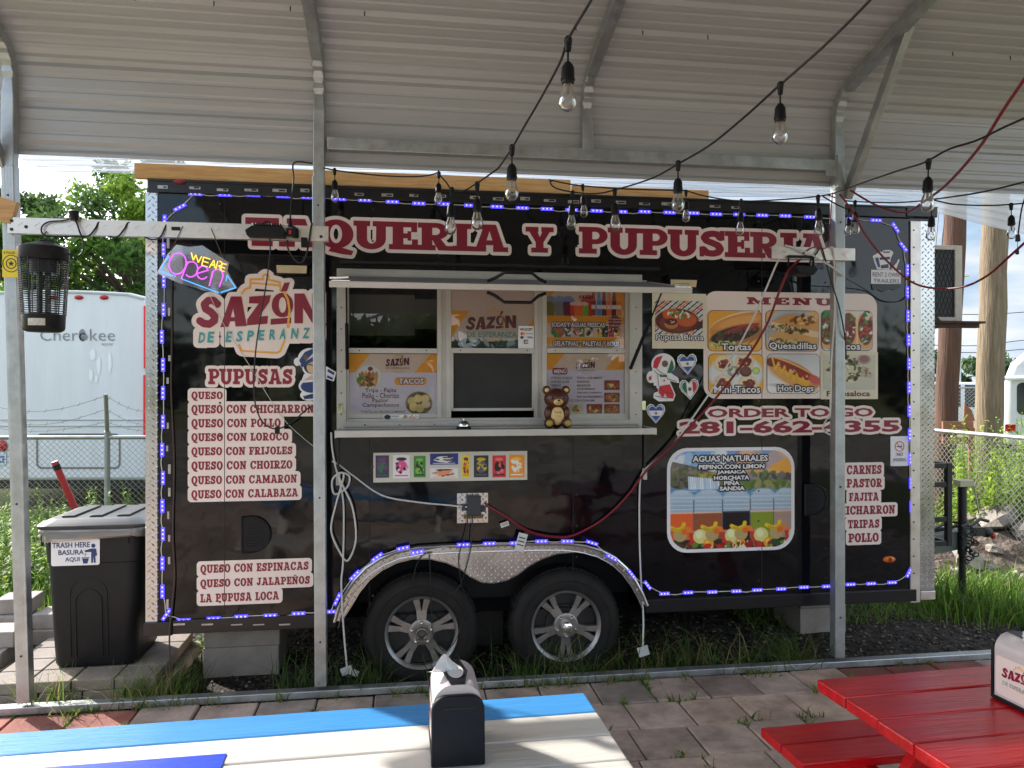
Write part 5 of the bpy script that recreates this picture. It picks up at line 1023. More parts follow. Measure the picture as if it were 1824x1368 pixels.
# ---------------------------------------------------------------- timber on the trailer roof
def plank(name, label, x0, x1, y0, y1, z0, z1, cat, tilt=0):
    o_ = fr((x0 + x1) / 2, (y0 + y1) / 2, z0); m = MB(); m.box(x0, y0, z0, x1, y1, z1)
    ob = m.build(name, PINE, None, o=((x0 + x1) / 2, (y0 + y1) / 2, z0), bevel=.004); ob.location = o_; ob.rotation_euler = (0, tilt, TH); return tag(ob, label, cat, 'timber on the trailer roof')
plank('timber_plank', 'long pale pine plank lying along the front edge of the trailer roof', -2.15, .36, -.015, .025, ZT + .004, ZT + .09, 'plank')
plank('timber_plank', 'shorter darker pine plank on the trailer roof right of the long plank', .37, 1.25, .0, .04, ZT + .004, ZT + .062, 'plank')

# ---------------------------------------------------------------- things hanging on the left bar
def fbuild(m, name, mat, parent, o, **k): return m.build(name, mat, parent, o=o, **k)
# caged heater / insect lamp
zp = frp(78, 592, .30); Zr = thing('hanging_insect_lamp', 'black caged electric lamp hanging from the metal bar beside the left post', 'insect lamp', fr(zp.x, zp.y, zp.z), TH)
hgt = w(78, 436, .30)[1] - zp.z; rt, rb = .118, .098
m = MB(); m.lathe([(.001, hgt + .012), (.05, hgt + .008), (.095, hgt - .006), (rt, hgt - .018), (rt, hgt - .075), (rt - .006, hgt - .085), (.02, hgt - .08)], n=40); m.build('top_cover', BLKPL, Zr, smooth=True, ang=35)
m = MB(); m.lathe([(.02, .0), (rb - .02, .002), (rb - .004, .012), (rb, .022), (rb + .003, .09), (rb - .004, .092), (.02, .05)], n=40); m.build('base_pan', BLKPL, Zr, smooth=True, ang=35)
m = MB(); nr = 24
for i in range(nr):
    t = (i + .5) / nr; z = .09 + (hgt - .175) * t; r = rb + (rt - rb) * (z / hgt); m.tube([(r * math.cos(a), r * math.sin(a), z) for a in [2 * math.pi * j / 36 for j in range(37)]], .0024, 4, cap=False)
for j in range(14):
    a = 2 * math.pi * j / 14; m.tube([(rb * math.cos(a), rb * math.sin(a), .08), ((rt - .002) * math.cos(a), (rt - .002) * math.sin(a), hgt - .07)], .003, 5)
m.build('wire_cage', BLKPL, Zr)
m = MB()
for j in range(8): a = 2 * math.pi * j / 8; m.tube([(.055 * math.cos(a), .055 * math.sin(a), .06), (.055 * math.cos(a), .055 * math.sin(a), hgt - .08)], .003, 5)
m.tube([(.02, 0, .05), (.02, 0, hgt - .08)], .014, 10); m.tube([(-.02, 0, .05), (-.02, 0, hgt - .08)], .014, 10); m.lathe([(.07, hgt - .15), (.075, hgt - .08), (.02, hgt - .08)], n=24); m.lathe([(.065, .10), (.07, .06), (.02, .05)], n=24); m.build('inner_tubes', pm('dark_tube', (.05, .05, .06, 1), rough=.25), Zr, smooth=True)
m = MB(); n = 12; vs = []
for i in range(n + 1):
    a = rad(-90 - 8 + 46 * (i / n - .25)); 
    for z in (.03, .066): vs.append(((rb + .004) * math.cos(a), (rb + .004) * math.sin(a), z))
m.add(vs, [(2 * i, 2 * i + 2, 2 * i + 3, 2 * i + 1) for i in range(n)]); m.build('rating_label', pm('silver_label', C(190, 184, 172), rough=.4, var=.25, vs=60), Zr)
m = MB(); m.tube([(0, 0, hgt), (0, .0, hgt + .05), (.0, .03, hgt + .075)], .003, 5); m.tube(spline([(-.03, 0, hgt + .01), (0, 0, hgt + .025), (.05, 0, hgt + .015)]), .006, 6); m.build('hanging_hook', STEELB, Zr)
cord = [(120, 452, .30), (138, 456, .29), (148, 446, .29), (148, 430, .29), (141, 410, .29), (137, 398, .285), (131, 389, .28), (112, 393, .28), (88, 395, .28), (76, 402, .28), (74, 413, .285), (82, 420, .28), (100, 421, .27), (142, 421, .275), (158, 420, .28), (170, 407, .275), (178, 396, .262), (195, 420, .262), (210, 421, .28), (222, 407, .275), (232, 397, .262), (262, 424, .262), (283, 424, .28), (292, 410, .275), (296, 400, .262)]
m = MB(); o_ = (zp.x, zp.y, zp.z); m.tube(spline([frp(*q) for q in cord], 6), .0045, 6); m.build('power_cord', CABB, Zr, o=o_, smooth=True)
m = MB(); p = frp(133, 392, .285); m.lathe([(.02, .0), (.024, .03), (.026, .045), (.018, .05)], p, (-.1, 0, 1), 12); m.build('plug', BLKPL, Zr, o=o_, smooth=True)

# open sign: clear panel with lines of LEDs
oc = frp(351, 488, .285); OS = thing('open_sign', 'clear arrow shaped panel reading WE ARE OPEN in coloured dots, by the trailer corner', 'sign', fr(oc.x, oc.y, oc.z), TH); oo = (oc.x, oc.y, oc.z)
yo = .285
def zo(p): return w(p[0] / 2.942, 450 + p[1] / 2.942, yo)
pan = [zo(q) for q in ((820, 108), (880, 5), (925, -42), (990, -30), (1060, -38), (1200, 52), (1190, 95), (1243, 185), (1150, 222), (940, 160))]
m = MB(); m.prism(pan, -yo, -yo + .005)
m.build('clear_panel', glassm('acrylic_panel', tint=(.80, .82, .86, 1), ior=1.5, rough=.03, extra=.05, diffuse=(.7, .72, .8, 1), dfac=.26), OS, o=oo)
m = MB(); m.flat(shape([PO(zo((822, 106)), zo((880, 8)), zo((893, 20)), (zo((862, 60))), zo((905, 128)), zo((880, 124)))]), yo + .001); m.build('white_end', pm('frosted_white', C(220, 222, 232), rough=.4), OS, o=oo)
def dots(paths, step, r, name, mat):
    m = MB()
    for p in paths:
        q = [zo(t) for t in p]; carry = 0
        for (x0, z0), (x1, z1) in zip(q[:-1], q[1:]):
            L = math.hypot(x1 - x0, z1 - z0); s = carry
            while s < L: m.ball((x0 + (x1 - x0) * s / L, -yo - .004, z0 + (z1 - z0) * s / L), r, r, r, 6, 4); s += step
            carry = s - L
    return m.build(name, mat, OS, o=oo)
def arc(cx, cy, rx, ry, a0, a1, rot=0, n=20):
    out = []
    for i in range(n + 1):
        a = rad(a0 + (a1 - a0) * i / n); x, y = rx * math.cos(a), ry * math.sin(a); c_, s_ = math.cos(rad(rot)), math.sin(rad(rot)); out.append((cx + x * c_ - y * s_, cy + x * s_ + y * c_))
    return out
dots([arc(932, 58, 44, 56, 0, 360, 15), [(985, 50), (950, 140)], arc(1003, 88, 34, 40, -150, 130, 15), [(1035, 110), (1082, 95)] + arc(1063, 105, 30, 34, -30, -330, 12), [(1118, 100), (1098, 172)], [(1108, 130)] + arc(1140, 122, 30, 34, -160, 0, 10) + [(1150, 180)]], .0085, .0042, 'pink_letters', pm('pink_led', (.5, .1, .6, 1), emit=(.80, .12, 1, 1), es=.42))
dots([[(1004, 2), (1014, 40), (1028, 12), (1040, 52), (1058, 20)], [(1100, 34), (1068, 24), (1058, 66), (1090, 76)], [(1066, 46), (1094, 54)], [(1098, 78), (1122, 40), (1128, 84)], [(1106, 64), (1126, 66)], [(1132, 88), (1142, 46)], arc(1150, 58, 16, 12, -90, 100, 10, 8), [(1148, 70), (1160, 92)], [(1186, 62), (1164, 56), (1156, 94), (1180, 100)], [(1160, 76), (1180, 82)]], .0062, .0034, 'yellow_letters', pm('yellow_led', (.6, .5, .05, 1), emit=(1, .62, .06, 1), es=.5))
dots([[(838, 96), (925, 126)], [(958, 140), (1140, 208), (1150, 212)], [(1160, 208), (1236, 184), (1192, 120), (1184, 150)], [(846, 80), (884, 20)]], .0075, .0036, 'blue_border', pm('blue_led', (.1, .4, .8, 1), emit=(.08, .42, 1, 1), es=.42))
m = MB()
for a, b in (((325, 403), (302, 455)), ((376, 407), (398, 462))): m.tube([frp(*a, .27), frp(*b, yo)], .0022, 5)
m.build('hanging_cords', pm('olive_cord', C(90, 84, 60), rough=.8), OS, o=oo)

# floodlight lying on the left bar
q = frp(482, 414, .30); FL = thing('flood_light', 'finned black floodlight lying on the long metal bar', 'floodlight', fr(q.x, q.y, q.z), TH); oq = (q.x, q.y, q.z)
m = MB(); m.prism([(q.x - .115, q.z - .028), (q.x + .075, q.z - .028), (q.x + .085, q.z + .0), (q.x + .06, q.z + .026), (q.x - .09, q.z + .026), (q.x - .125, q.z - .0)], q.y - .05, q.y + .04); m.build('lamp_body', BLKPL, FL, o=oq, bevel=.004)
m = MB()
for k in range(11): m.box(q.x - .08 + k * .0135, q.y - .05, q.z + .0262, q.x - .075 + k * .0135, q.y + .035, q.z + .04)
m.build('cooling_fins', BLKPL, FL, o=oq)
m = MB(); m.box(q.x + .086, q.y - .03, q.z - .02, q.x + .13, q.y + .01, q.z + .02); m.box(q.x + .1, q.y - .034, q.z - .012, q.x + .112, q.y - .03, q.z + .008, 1); m.build('side_bracket', [BLKPL, RED_V], FL, o=oq)
m = MB(); m.tube(spline([frp(*t) for t in [(468, 403, .28), (470, 396, .28), (478, 395, .28), (482, 403, .28)]]), .005, 6); m.tube(spline([frp(*t) for t in [(481, 425, .3), (481, 450, .29), (475, 500, .27), (465, 560, .26), (456, 620, .25), (452, 680, .24), (455, 720, .22), (468, 752, .18), (492, 764, .15), (520, 752, .12), (548, 728, .10), (566, 722, .1)]], 8), .0042, 6); m.build('power_cord', CABB, FL, o=oq, smooth=True)
m = MB(); p = frp(494, 766, .155); m.obox(p, (.012, 0, .004), (0, .012, 0), (0, 0, .02)); m.build('cord_plug', BLKPL, FL, o=oq)
# loose lamp cable with an empty socket
q = frp(526, 413, .29); SK = thing('lamp_cable', 'black hanging cable with an empty bulb socket beside the centre post', 'cable', fr(q.x, q.y, q.z), TH); oq = (q.x, q.y, q.z)
m = MB(); m.tube(spline([frp(*t) for t in [(556, 291, .22), (524, 290, .2), (523, 320, .22), (519, 360, .24), (517, 395, .27), (520, 402, .28), (526, 405, .29)]], 8), .0045, 6); m.tube(spline([frp(*t) for t in [(512, 428, .27), (514, 445, .27), (528, 465, .26), (540, 465, .26), (549, 440, .27), (553, 410, .28), (556, 398, .25)]], 8), .005, 6); m.build('cable', CABB, SK, o=oq, smooth=True)
m = MB(); m.lathe([(.016, .02), (.019, .0), (.019, -.03), (.015, -.03), (.014, -.01)], q, (0.1, -.5, 1), 14); p = frp(542, 432, .285); m.obox(p, (.016, 0, 0), (0, .012, 0), (0, 0, .026)); p = frp(517, 398, .275); m.tube([p - Vector((0, 0, .02)), p + Vector((0, 0, .03))], [.013, .006], 8); m.build('socket', BLKPL, SK, o=oq, smooth=True)
# lamp under the short right bar
q = frp(1428, 478, .27); F2 = thing('flood_light', 'black floodlight on a bracket hung beneath the short right bar', 'floodlight', fr(q.x, q.y, q.z), TH); oq = (q.x, q.y, q.z)
m = MB(); m.prism([(q.x - .07, q.z - .01), (q.x - .045, q.z - .04), (q.x + .05, q.z - .045), (q.x + .075, q.z - .012), (q.x + .06, q.z + .008), (q.x - .06, q.z + .012)], q.y - .06, q.y + .06); m.build('lamp_body', BLKPL, F2, o=oq, bevel=.006)
m = MB(); m.tube([(q.x - .085, q.y, q.z + .01), (q.x - .085, q.y, q.z + .07), (q.x + .075, q.y, q.z + .07), (q.x + .075, q.y, q.z)], .009, 6); m.box(q.x - .09, q.y - .02, q.z + .062, q.x + .08, q.y + .02, q.z + .075); m.build('lamp_bracket', BLKPL, F2, o=oq)

# ---------------------------------------------------------------- string lights
def bulb_parts(parent, o, top, Ls, name='bulb'):
    """socket and bulb hanging from `top`, overall length Ls"""
    k = Ls / .145; tx, ty, tz = top; tilt = Vector((random.uniform(-.05, .05), random.uniform(-.05, .05), -1)).normalized(); dz = -tilt
    m = MB(); m.ball((tx, ty, tz), .011 * k, .014 * k, .013 * k, 8, 6); m.lathe([(.011 * k, .0), (.008 * k, -.028 * k), (.003 * k, -.03 * k)], top, dz, 8)
    m.tube([Vector(top) + tilt * .02 * k, Vector(top) + tilt * .062 * k], .0028 * k, 6)
    m.lathe([(.004 * k, -.055 * k), (.011 * k, -.062 * k), (.0165 * k, -.072 * k), (.018 * k, -.098 * k), (.019 * k, -.101 * k), (.019 * k, -.106 * k), (.017 * k, -.107 * k), (.0165 * k, -.114 * k), (.006 * k, -.114 * k)], top, dz, 14)
    s = m.build('socket', BLKPL, parent, o=o, smooth=True, ang=50)
    m = MB(); m.lathe([(.013 * k, -.112 * k), (.0145 * k, -.121 * k), (.021 * k, -.140 * k), (.0245 * k, -.156 * k), (.0235 * k, -.170 * k), (.017 * k, -.181 * k), (.008 * k, -.186 * k), (.0005, -.187 * k)], top, dz, 18)
    b = m.build('bulb', BULBG, s, smooth=True, o=o)
    m = MB(); m.tube([Vector(top) + tilt * .113 * k, Vector(top) + tilt * .140 * k], .0045 * k, 6)
    fil = [Vector(top) + tilt * ((.14 + .02 * (i % 2)) * k) + Vector((.011 * k * math.cos(i * .8), .011 * k * math.sin(i * .8), 0)) for i in range(9)]; m.tube(fil, .0006 * k, 4); m.build('filament', pm('tungsten_mount', C(150, 140, 120), rough=.3, metal=.5), b, o=o)
def string(label, pts, bulbs, r=.0042, name='string_light'):
    o = P(*pts[len(pts) // 2]); t = thing(name, label, 'string lights', o, 0, 'bulb strings under the canopy')
    m = MB(); sp = spline([P(*q) for q in pts], 8); m.tube(sp, r, 8); m.build('cable', CABB, t, o=o, smooth=True)
    for px, py, D, L in bulbs: bulb_parts(t, o, P(px, py, D), L)
string('black cable with large clear bulbs, dropping steeply from the top centre of the roof', [(1085, -60, 1.75), (1053, 0, 1.95), (1012, 70, 2.3), (998, 110, 2.45), (965, 172, 2.7), (930, 232, 2.95), (913, 262, 3.1), (890, 296, 3.35), (876, 308, 3.5), (850, 326, 3.9), (825, 340, 4.1), (805, 338, 4.2), (795, 325, 4.22), (781, 309, 4.25)], [(1012, 72, 2.3, .165), (912, 263, 3.1, .168), (850, 328, 3.9, .18), (805, 338, 4.2, .19)])
string('black cable of clear bulbs along the roof edge beside the centre post', [(576, 299, 4.25), (596, 303, 4.26), (640, 309, 4.28), (700, 314, 4.3), (750, 314, 4.3), (776, 309, 4.28), (782, 304, 4.28)], [(596, 303, 4.26, .14), (782, 309, 4.28, .14)])
string('black cable of clear bulbs descending from top right to the middle roof edge', [(1610, -70, 2.0), (1550, 0, 2.15), (1470, 80, 2.35), (1400, 142, 2.5), (1384, 156, 2.54), (1330, 205, 2.75), (1268, 256, 3.0), (1215, 288, 3.2), (1160, 318, 3.6), (1096, 338, 4.1), (1060, 345, 4.2), (1020, 342, 4.25), (990, 335, 4.28), (980, 325, 4.3), (984, 322, 4.3)], [(1390, 152, 2.52, .15), (1208, 291, 3.2, .158), (1095, 339, 4.1, .17), (1020, 343, 4.25, .16)])
string('black cable of small clear bulbs looping along the roof edge to the right post', [(977, 320, 4.35), (1010, 327, 4.37), (1038, 331, 4.4), (1120, 337, 4.45), (1210, 339, 4.5), (1226, 341, 4.5), (1260, 350, 4.55), (1320, 358, 4.6), (1400, 355, 4.65), (1455, 350, 4.7), (1488, 344, 4.72)], [(1038, 331, 4.4, .14), (1222, 341, 4.5, .14), (1320, 358, 4.6, .16), (1457, 351, 4.5, .175)])
string('black cable of clear bulbs rising from the right post towards the upper right', [(1486, 344, 4.7), (1530, 328, 4.2), (1600, 304, 3.5), (1645, 290, 3.1), (1690, 266, 2.9), (1740, 250, 2.75), (1790, 226, 2.6), (1860, 195, 2.4)], [(1654, 288, 3.1, .158)])
string('lowest black cable of clear bulbs at the right, below the rising cable', [(1472, 346, 4.7), (1500, 356, 4.72), (1524, 359, 4.72), (1590, 361, 4.6), (1640, 358, 4.5), (1664, 357, 4.45), (1700, 364, 4.3), (1760, 366, 4.3), (1800, 364, 4.3), (1850, 360, 4.2)], [(1523, 360, 4.6, .15), (1660, 366, 4.4, .155), (1801, 365, 4.3, .15)])
string('thin black cable with one small bulb hanging right of the right post', [(1466, 350, 4.65), (1490, 364, 4.6), (1512, 374, 4.6), (1532, 386, 4.62)], [(1512, 374, 4.6, .12)])
string('plain black cable without bulbs rising to the right edge', [(1655, 356, 4.4), (1700, 350, 4.0), (1760, 340, 3.6), (1840, 320, 3.2)], [])
m = MB(); m.tube(spline([P(1828, 345, 3.6), P(1820, 372, 3.6), P(1815, 405, 3.6), P(1813, 425, 3.6)]), .0035, 6); m.lathe([(.009, 0), (.011, -.03), (.008, -.032)], P(1813, 418, 3.6), (0, 0, 1), 10); m.lathe([(.007, 0), (.008, -.02), (.004, -.022)], P(1812, 445, 3.6), (0, 0, 1), 10); m.tube([P(1813, 425, 3.6), P(1812, 446, 3.6)], .0012, 4)
tag(m.build('light_socket', CABB, None, origin=P(1813, 430, 3.6), smooth=True), 'small empty black sockets dangling at the right edge', 'socket')

# ---------------------------------------------------------------- loose cables
def cable(name, label, pts, r, mat, world=False, n=8, extra=None):
    pp = [P(*q) if world else fr(*frp(*q)) for q in pts]; o = pp[len(pp) // 2]; m = MB(); m.tube(spline(pp, n), r, 8)
    if extra:
        for ex in extra: ex(m)
    return tag(m.build(name, mat, None, origin=o, smooth=True), label, 'cable', None)
def tagcard(px, py, off, wd, ht, rot=0):
    def f(m):
        c = fr(*frp(px, py, off)); a = rad(rot); u = Vector((CT * math.cos(a), ST * math.cos(a), math.sin(a))); v = Vector((-CT * math.sin(a), -ST * math.sin(a), math.cos(a)))
        m.obox(c, u * wd, v * ht, Vector((-ST, CT, 0)) * .001, 0)
        for k in range(3): m.obox(c - Vector((-ST, CT, 0)) * .0016 + v * (ht * (.5 - .4 * k)), u * wd * .7, v * ht * .06, Vector((-ST, CT, 0)) * .0004, 1)
    return f
cable('red_cable', 'thick red cable sagging from the short right bar down to the outlet above the wheels', [(1425, 462, .26), (1405, 482, .26), (1388, 520, .24), (1365, 580, .2), (1325, 645, .15), (1270, 715, .1), (1200, 790, .06), (1150, 840, .04), (1120, 880, .02), (1080, 920, .02), (1040, 945, .02), (1005, 957, .05), (960, 952, .05), (930, 940, .03), (900, 920, .02), (865, 899, .05)], .0075, CABR)
cable('white_cable', 'straight white cable stretched from the short right bar down beside the red cable', [(1400, 448, .27), (1388, 460, .26), (1340, 570, .2), (1290, 660, .15), (1240, 735, .1), (1195, 795, .05), (1150, 835, .03)], .0055, CABW)
cable('white_cable', 'white cable curving over the short right bar and down the right post', [(1398, 437, .27), (1430, 446, .29), (1470, 468, .28), (1504, 491, .245)], .0055, CABW)
cable('white_cable', 'white cable hanging down the face of the right post', [(1478, 441, .27), (1485, 446, .275), (1486, 500, .245), (1487, 560, .243), (1481, 640, .243), (1480, 700, .243), (1478, 740, .24), (1472, 748, .2), (1466, 765, .17), (1480, 775, .2)], .0055, CABW)
cable('black_cable', 'black cable looping over the short right bar and down past the right post', [(1440, 470, .27), (1455, 450, .28), (1463, 441, .275), (1470, 462, .27), (1480, 500, .25), (1495, 548, .245), (1505, 600, .243), (1507, 640, .1)], .0045, CABB)
cable('black_cable', 'short black cable drooping on the trailer wall right of the right post', [(1505, 495, .2), (1540, 515, .02), (1570, 535, .01), (1600, 537, .01), (1616, 528, .012)], .003, CABB)
cable('red_cable', 'red cable looping from the right post past the trailer corner to the right edge', [(1495, 345, 4.6), (1515, 372, 4.6), (1546, 425, 4.55), (1580, 465, 4.5), (1620, 500, 4.4), (1660, 513, 4.3), (1715, 511, 4.1), (1760, 490, 3.9), (1800, 455, 3.7), (1850, 410, 3.5)], .006, CABR, world=True)
cable('red_cable', 'taut red cable running from the right post up to the right edge of the roof', [(1510, 336, 4.7), (1560, 365, 4.5), (1610, 378, 4.3), (1650, 356, 3.9), (1690, 325, 3.4), (1745, 262, 2.9), (1790, 192, 2.6), (1850, 105, 2.3)], .006, CABR, world=True)
cable('red_cable', 'thin red wire running down the left side of the right post', [(1483, 343, .24), (1478, 400, .245), (1473, 440, .27), (1450, 440, .28), (1430, 452, .27)], .0035, CABR)
cable('white_cable', 'coiled white cable hung beside the centre post and trailing down to the gravel', [(590, 770, .05), (592, 800, .05), (600, 840, .06), (612, 868, .07), (628, 905, .07), (634, 960, .06), (620, 998, .05), (606, 985, .05), (590, 945, .05), (598, 900, .06), (612, 850, .07), (606, 842, .07), (592, 855, .06), (596, 880, .06), (618, 868, .07), (622, 848, .07), (604, 846, .06), (612, 900, .06), (611, 1000, .05), (608, 1040, .05), (612, 1120, .05), (618, 1188, .05)], .0055, CABW, extra=[tagcard(618, 1194, .05, .035, .022, 20), tagcard(630, 1198, .06, .028, .018, -25)])
cable('white_cable', 'long white cable sagging across the black panel to the outlet', [(592, 822, .03), (604, 828, .01), (630, 848, .01), (680, 882, .012), (740, 894, .012), (800, 900, .015), (832, 903, .05)], .005, CABW)
cable('white_cable', 'white cable hanging straight down right of the wheels to a tag on the ground', [(1148, 838, .03), (1140, 860, .02), (1139, 950, .015), (1142, 1040, .02), (1146, 1100, .04), (1145, 1150, .05)], .0055, CABW, extra=[tagcard(1146, 1160, .05, .034, .03, 15)])
for lab, pts in (('thin black cable from the outlet down over the left wheel, longer', [(834, 915, .05), (830, 950, .05), (818, 990, .06), (820, 1030, .06), (830, 1080, .03), (812, 1140, .03), (790, 1158, .03), (772, 1130, .03), (768, 1080, .03), (766, 1010, .05), (764, 985, .05)]), ('thin black cable from the outlet down over the left wheel, shorter', [(842, 915, .05), (840, 950, .05), (836, 990, .06), (815, 1050, .03), (780, 1060, .03), (740, 1050, .03), (738, 1020, .04), (752, 990, .05), (770, 985, .05)])): cable('black_cable', lab, pts, .003, CABB)
cable('brown_cord', 'brown cord hanging down inside the left corner of the trailer', [(306, 480, .01), (306, 600, .008), (305, 700, .01), (310, 820, .01), (308, 950, .012), (311, 1030, .012), (303, 1110, .03), (302, 1160, .05), (304, 1212, .05)], .005, pm('brown_cord', C(70, 54, 46), rough=.7))
cable('thin_cord', 'thin pale cord slanting over the painted logo and list on the left', [(372, 522, .02), (400, 580, .01), (450, 660, .01), (500, 740, .01), (540, 780, .01), (566, 800, .02)], .0018, CABW)
m = MB(); tagcard(928, 966, .06, .028, .055, -16)(m); tag(m.build('cable_tag', [CABW, INK], None, origin=fr(*frp(928, 966, .06))), 'white paper tag on the red cable above the fender', 'tag')
m = MB(); tagcard(899, 934, .03, .026, .014, 18)(m); tag(m.build('cable_tag', [CABW, INK], None, origin=fr(*frp(899, 934, .03))), 'small white tag on the red cable just right of the outlet', 'tag')
# ---------------------------------------------------------------- counter things
q = frp(991, 763, .115); zs = 1.468
BR = thing('bear_bottle', 'brown bear shaped bottle with a cream belly reading THANK YOU, sitting on the serving counter', 'bear bottle', fr(q.x, q.y, zs), TH)
BRN = pm('brown_plastic_bear', C(86, 44, 30), rough=.28, var=.08); TANP = pm('cream_plastic', C(226, 192, 130), rough=.4)
m = MB(); m.ball((0, 0, .075), .058, .05, .075, 22, 14); m.ball((0, -.004, .175), .075, .064, .062, 24, 16)
for s in (-1, 1):
    m.ball((s * .058, .004, .226), .026, .016, .026, 14, 10); m.ball((s * .056, -.02, .088), .022, .026, .042, 14, 10); m.ball((s * .052, -.045, .032), .032, .036, .032, 16, 10)
m.build('body', BRN, BR, smooth=True, ang=180)
m = MB(); m.ball((0, -.056, .158), .030, .02, .021, 16, 10); m.build('muzzle', TANP, BR, smooth=True, ang=180)
m = MB(); m.ball((0, -.076, .166), .008, .005, .006, 10, 8); m.tube([(-.016, -.0745, .155), (-.008, -.0775, .149), (0, -.0775, .154), (.008, -.0775, .149), (.016, -.0745, .155)], .0016, 5)
for s in (-1, 1): m.ball((s * .034, -.062, .182), .007, .004, .0085, 10, 8)
m.build('face', pm('black_face_paint', (.01, .008, .007, 1), rough=.3), BR, smooth=True, ang=180)
m = MB(); m.ball((0, -.036, .074), .04, .02, .055, 20, 12); 
b = m.build('belly', TANP, BR, smooth=True, ang=180)
m = MB(); mp_ = lambda VF, k: m.add([(x, -.0385 - .0175 * math.sqrt(max(.02, 1 - (x / .04) ** 2 - ((z - .074) / .055) ** 2)) + .0003, z) for x, z in VF[0]], VF[1], k)
mp_(fit(ftext('THANK', .02), -.024, .024, .088, .102), 0); mp_(fit(ftext('YOU', .02), -.02, .016, .066, .08), 1); m.build('belly_lettering', [pm('green_pen', C(60, 90, 60), rough=.5), pm('red_pen', C(170, 50, 40), rough=.5)], b)
for s in (-1, 1):
    m = MB(); m.ball((s * .058, -.008, .226), .014, .009, .014, 12, 8); m.build('inner_ear', TANP, BR, smooth=True, ang=180)
    m = MB(); m.ball((s * .055, -.072, .032), .021, .012, .021, 14, 8); m.build('paw_pad', pm('olive_gold', C(170, 150, 70), rough=.35), BR, smooth=True, ang=180)
q = frp(826, 765, .10); BL = thing('service_bell', 'small chrome counter bell with a black base on the serving counter', 'bell', fr(q.x, q.y, zs), TH)
m = MB(); m.lathe([(.043, 0), (.043, .008), (.038, .014), (.02, .016)], n=24); m.build('base', BLKPL, BL, smooth=True, ang=40)
m = MB(); m.lathe([(.036, .016), (.035, .026), (.028, .038), (.015, .046), (.005, .048), (.005, .053), (.007, .054), (.006, .058), (.0005, .059)], n=24); m.build('dome', CHROME, BL, smooth=True, ang=50)

# ---------------------------------------------------------------- picnic tables and napkin dispensers
def woodpaint(name, c, rough=.32, worn=None, **k): return pm(name, c, rough=rough, var=.10 if not worn else 0, col2=worn, vs=3, stretch=(1, 11, 6), bump=.0026, bs=7, detail=10, **k)
PBL = woodpaint('sky_blue_paint', C(62, 132, 190), .30); PWH = woodpaint('white_paint', C(196, 192, 185), .42, C(186, 182, 174)); PRED = woodpaint('red_paint', C(204, 18, 28), .26, C(160, 14, 22)); PDB = woodpaint('royal_blue_paint', C(20, 60, 190), .35)
def picnic(name_label, origin, ang, x0, x1, boards, bench_m, pitch=.147, far_bench=True, gap=.006, stag=0.0):
    u = Vector((math.cos(ang), math.sin(ang), 0)); v = Vector((math.sin(ang), -math.cos(ang), 0)); n = len(boards)
    base = Vector((origin[0], origin[1], 0)) + u * ((x0 + x1) / 2) + v * (n * pitch / 2)
    t = thing('picnic_table', name_label, 'picnic table', base, ang); ox, oy = (x0 + x1) / 2, -n * pitch / 2
    for i, bm_ in enumerate(boards):
        m = MB(); dx = random.uniform(-stag, stag); m.box(x0 + dx - ox, -(i + 1) * pitch + gap / 2 - oy, .702, x1 + dx - ox, -i * pitch - gap / 2 - oy, .74 + random.uniform(-.0015, .0015)); m.build('tabletop_board', bm_, t, bevel=.005)
    m = MB()
    for i in range(n):
        for xe in (x0 + .28, x1 - .32):
            for dy in (.035, pitch - .035): m.lathe([(.0055, .7385), (.0055, .7418), (.001, .7422)], (xe + random.uniform(-.01, .01) - ox, -(i * pitch + dy) - oy, 0), (0, 0, 1), 8)
    wt_ = n * pitch
    for sgn in (1, -1):
        for i in range(2):
            yb = (0 + .075 + i * .145) if sgn > 0 else (-wt_ - .075 - i * .145); ya = yb + sgn * .14
            m = MB(); m.box(x0 - ox, min(ya, yb) - oy, .384, x1 - ox, max(ya, yb) - oy, .42); m.build('seat_board', bench_m, t, bevel=.005)
    for xe in (x0 + .3, x1 - .3):
        m = MB(); m.box(xe - .04 - ox, -wt_ + .02 - oy, .615, xe - ox, -.02 - oy, .70); m.build('batten', bench_m, t, bevel=.004)
        m = MB(); m.box(xe - .045 - ox, -wt_ - .36 - oy, .29, xe - .005 - ox, .36 - oy, .382); m.build('seat_bearer', bench_m, t, bevel=.004)
        for sgn in (1, -1):
            m = MB(); ym = -wt_ / 2; m.beam((xe + .02 - ox, ym + sgn * .18 - oy, .70), (xe + .02 - ox, ym + sgn * .56 - oy, .0), .04, .09, up=(1, 0, 0)); m.build('leg', bench_m, t, bevel=.004)
    return t, base, u, v
a1 = math.radians(9.7)
t1, b1, u1, v1 = picnic('picnic table painted in blue and white stripes, in front of the trailer wheels', (.231, 2.475), a1, -1.9, 0, [PBL, PWH, PWH, PWH, PBL], PWH, pitch=.150)
m = MB(); oy = -.375; m.box(-.95 + 0, -.50 - oy, .7405, -.155 + .055, -.245 - oy, .7426); m.build('painted_square', PDB, t1)
a2 = math.radians(11)
t2, b2, u2, v2 = picnic('glossy red picnic table with a red bench at the lower right', (1.016, 2.579), a2, 0, 1.85, [PRED] * 5, PRED, pitch=.157, stag=.006)
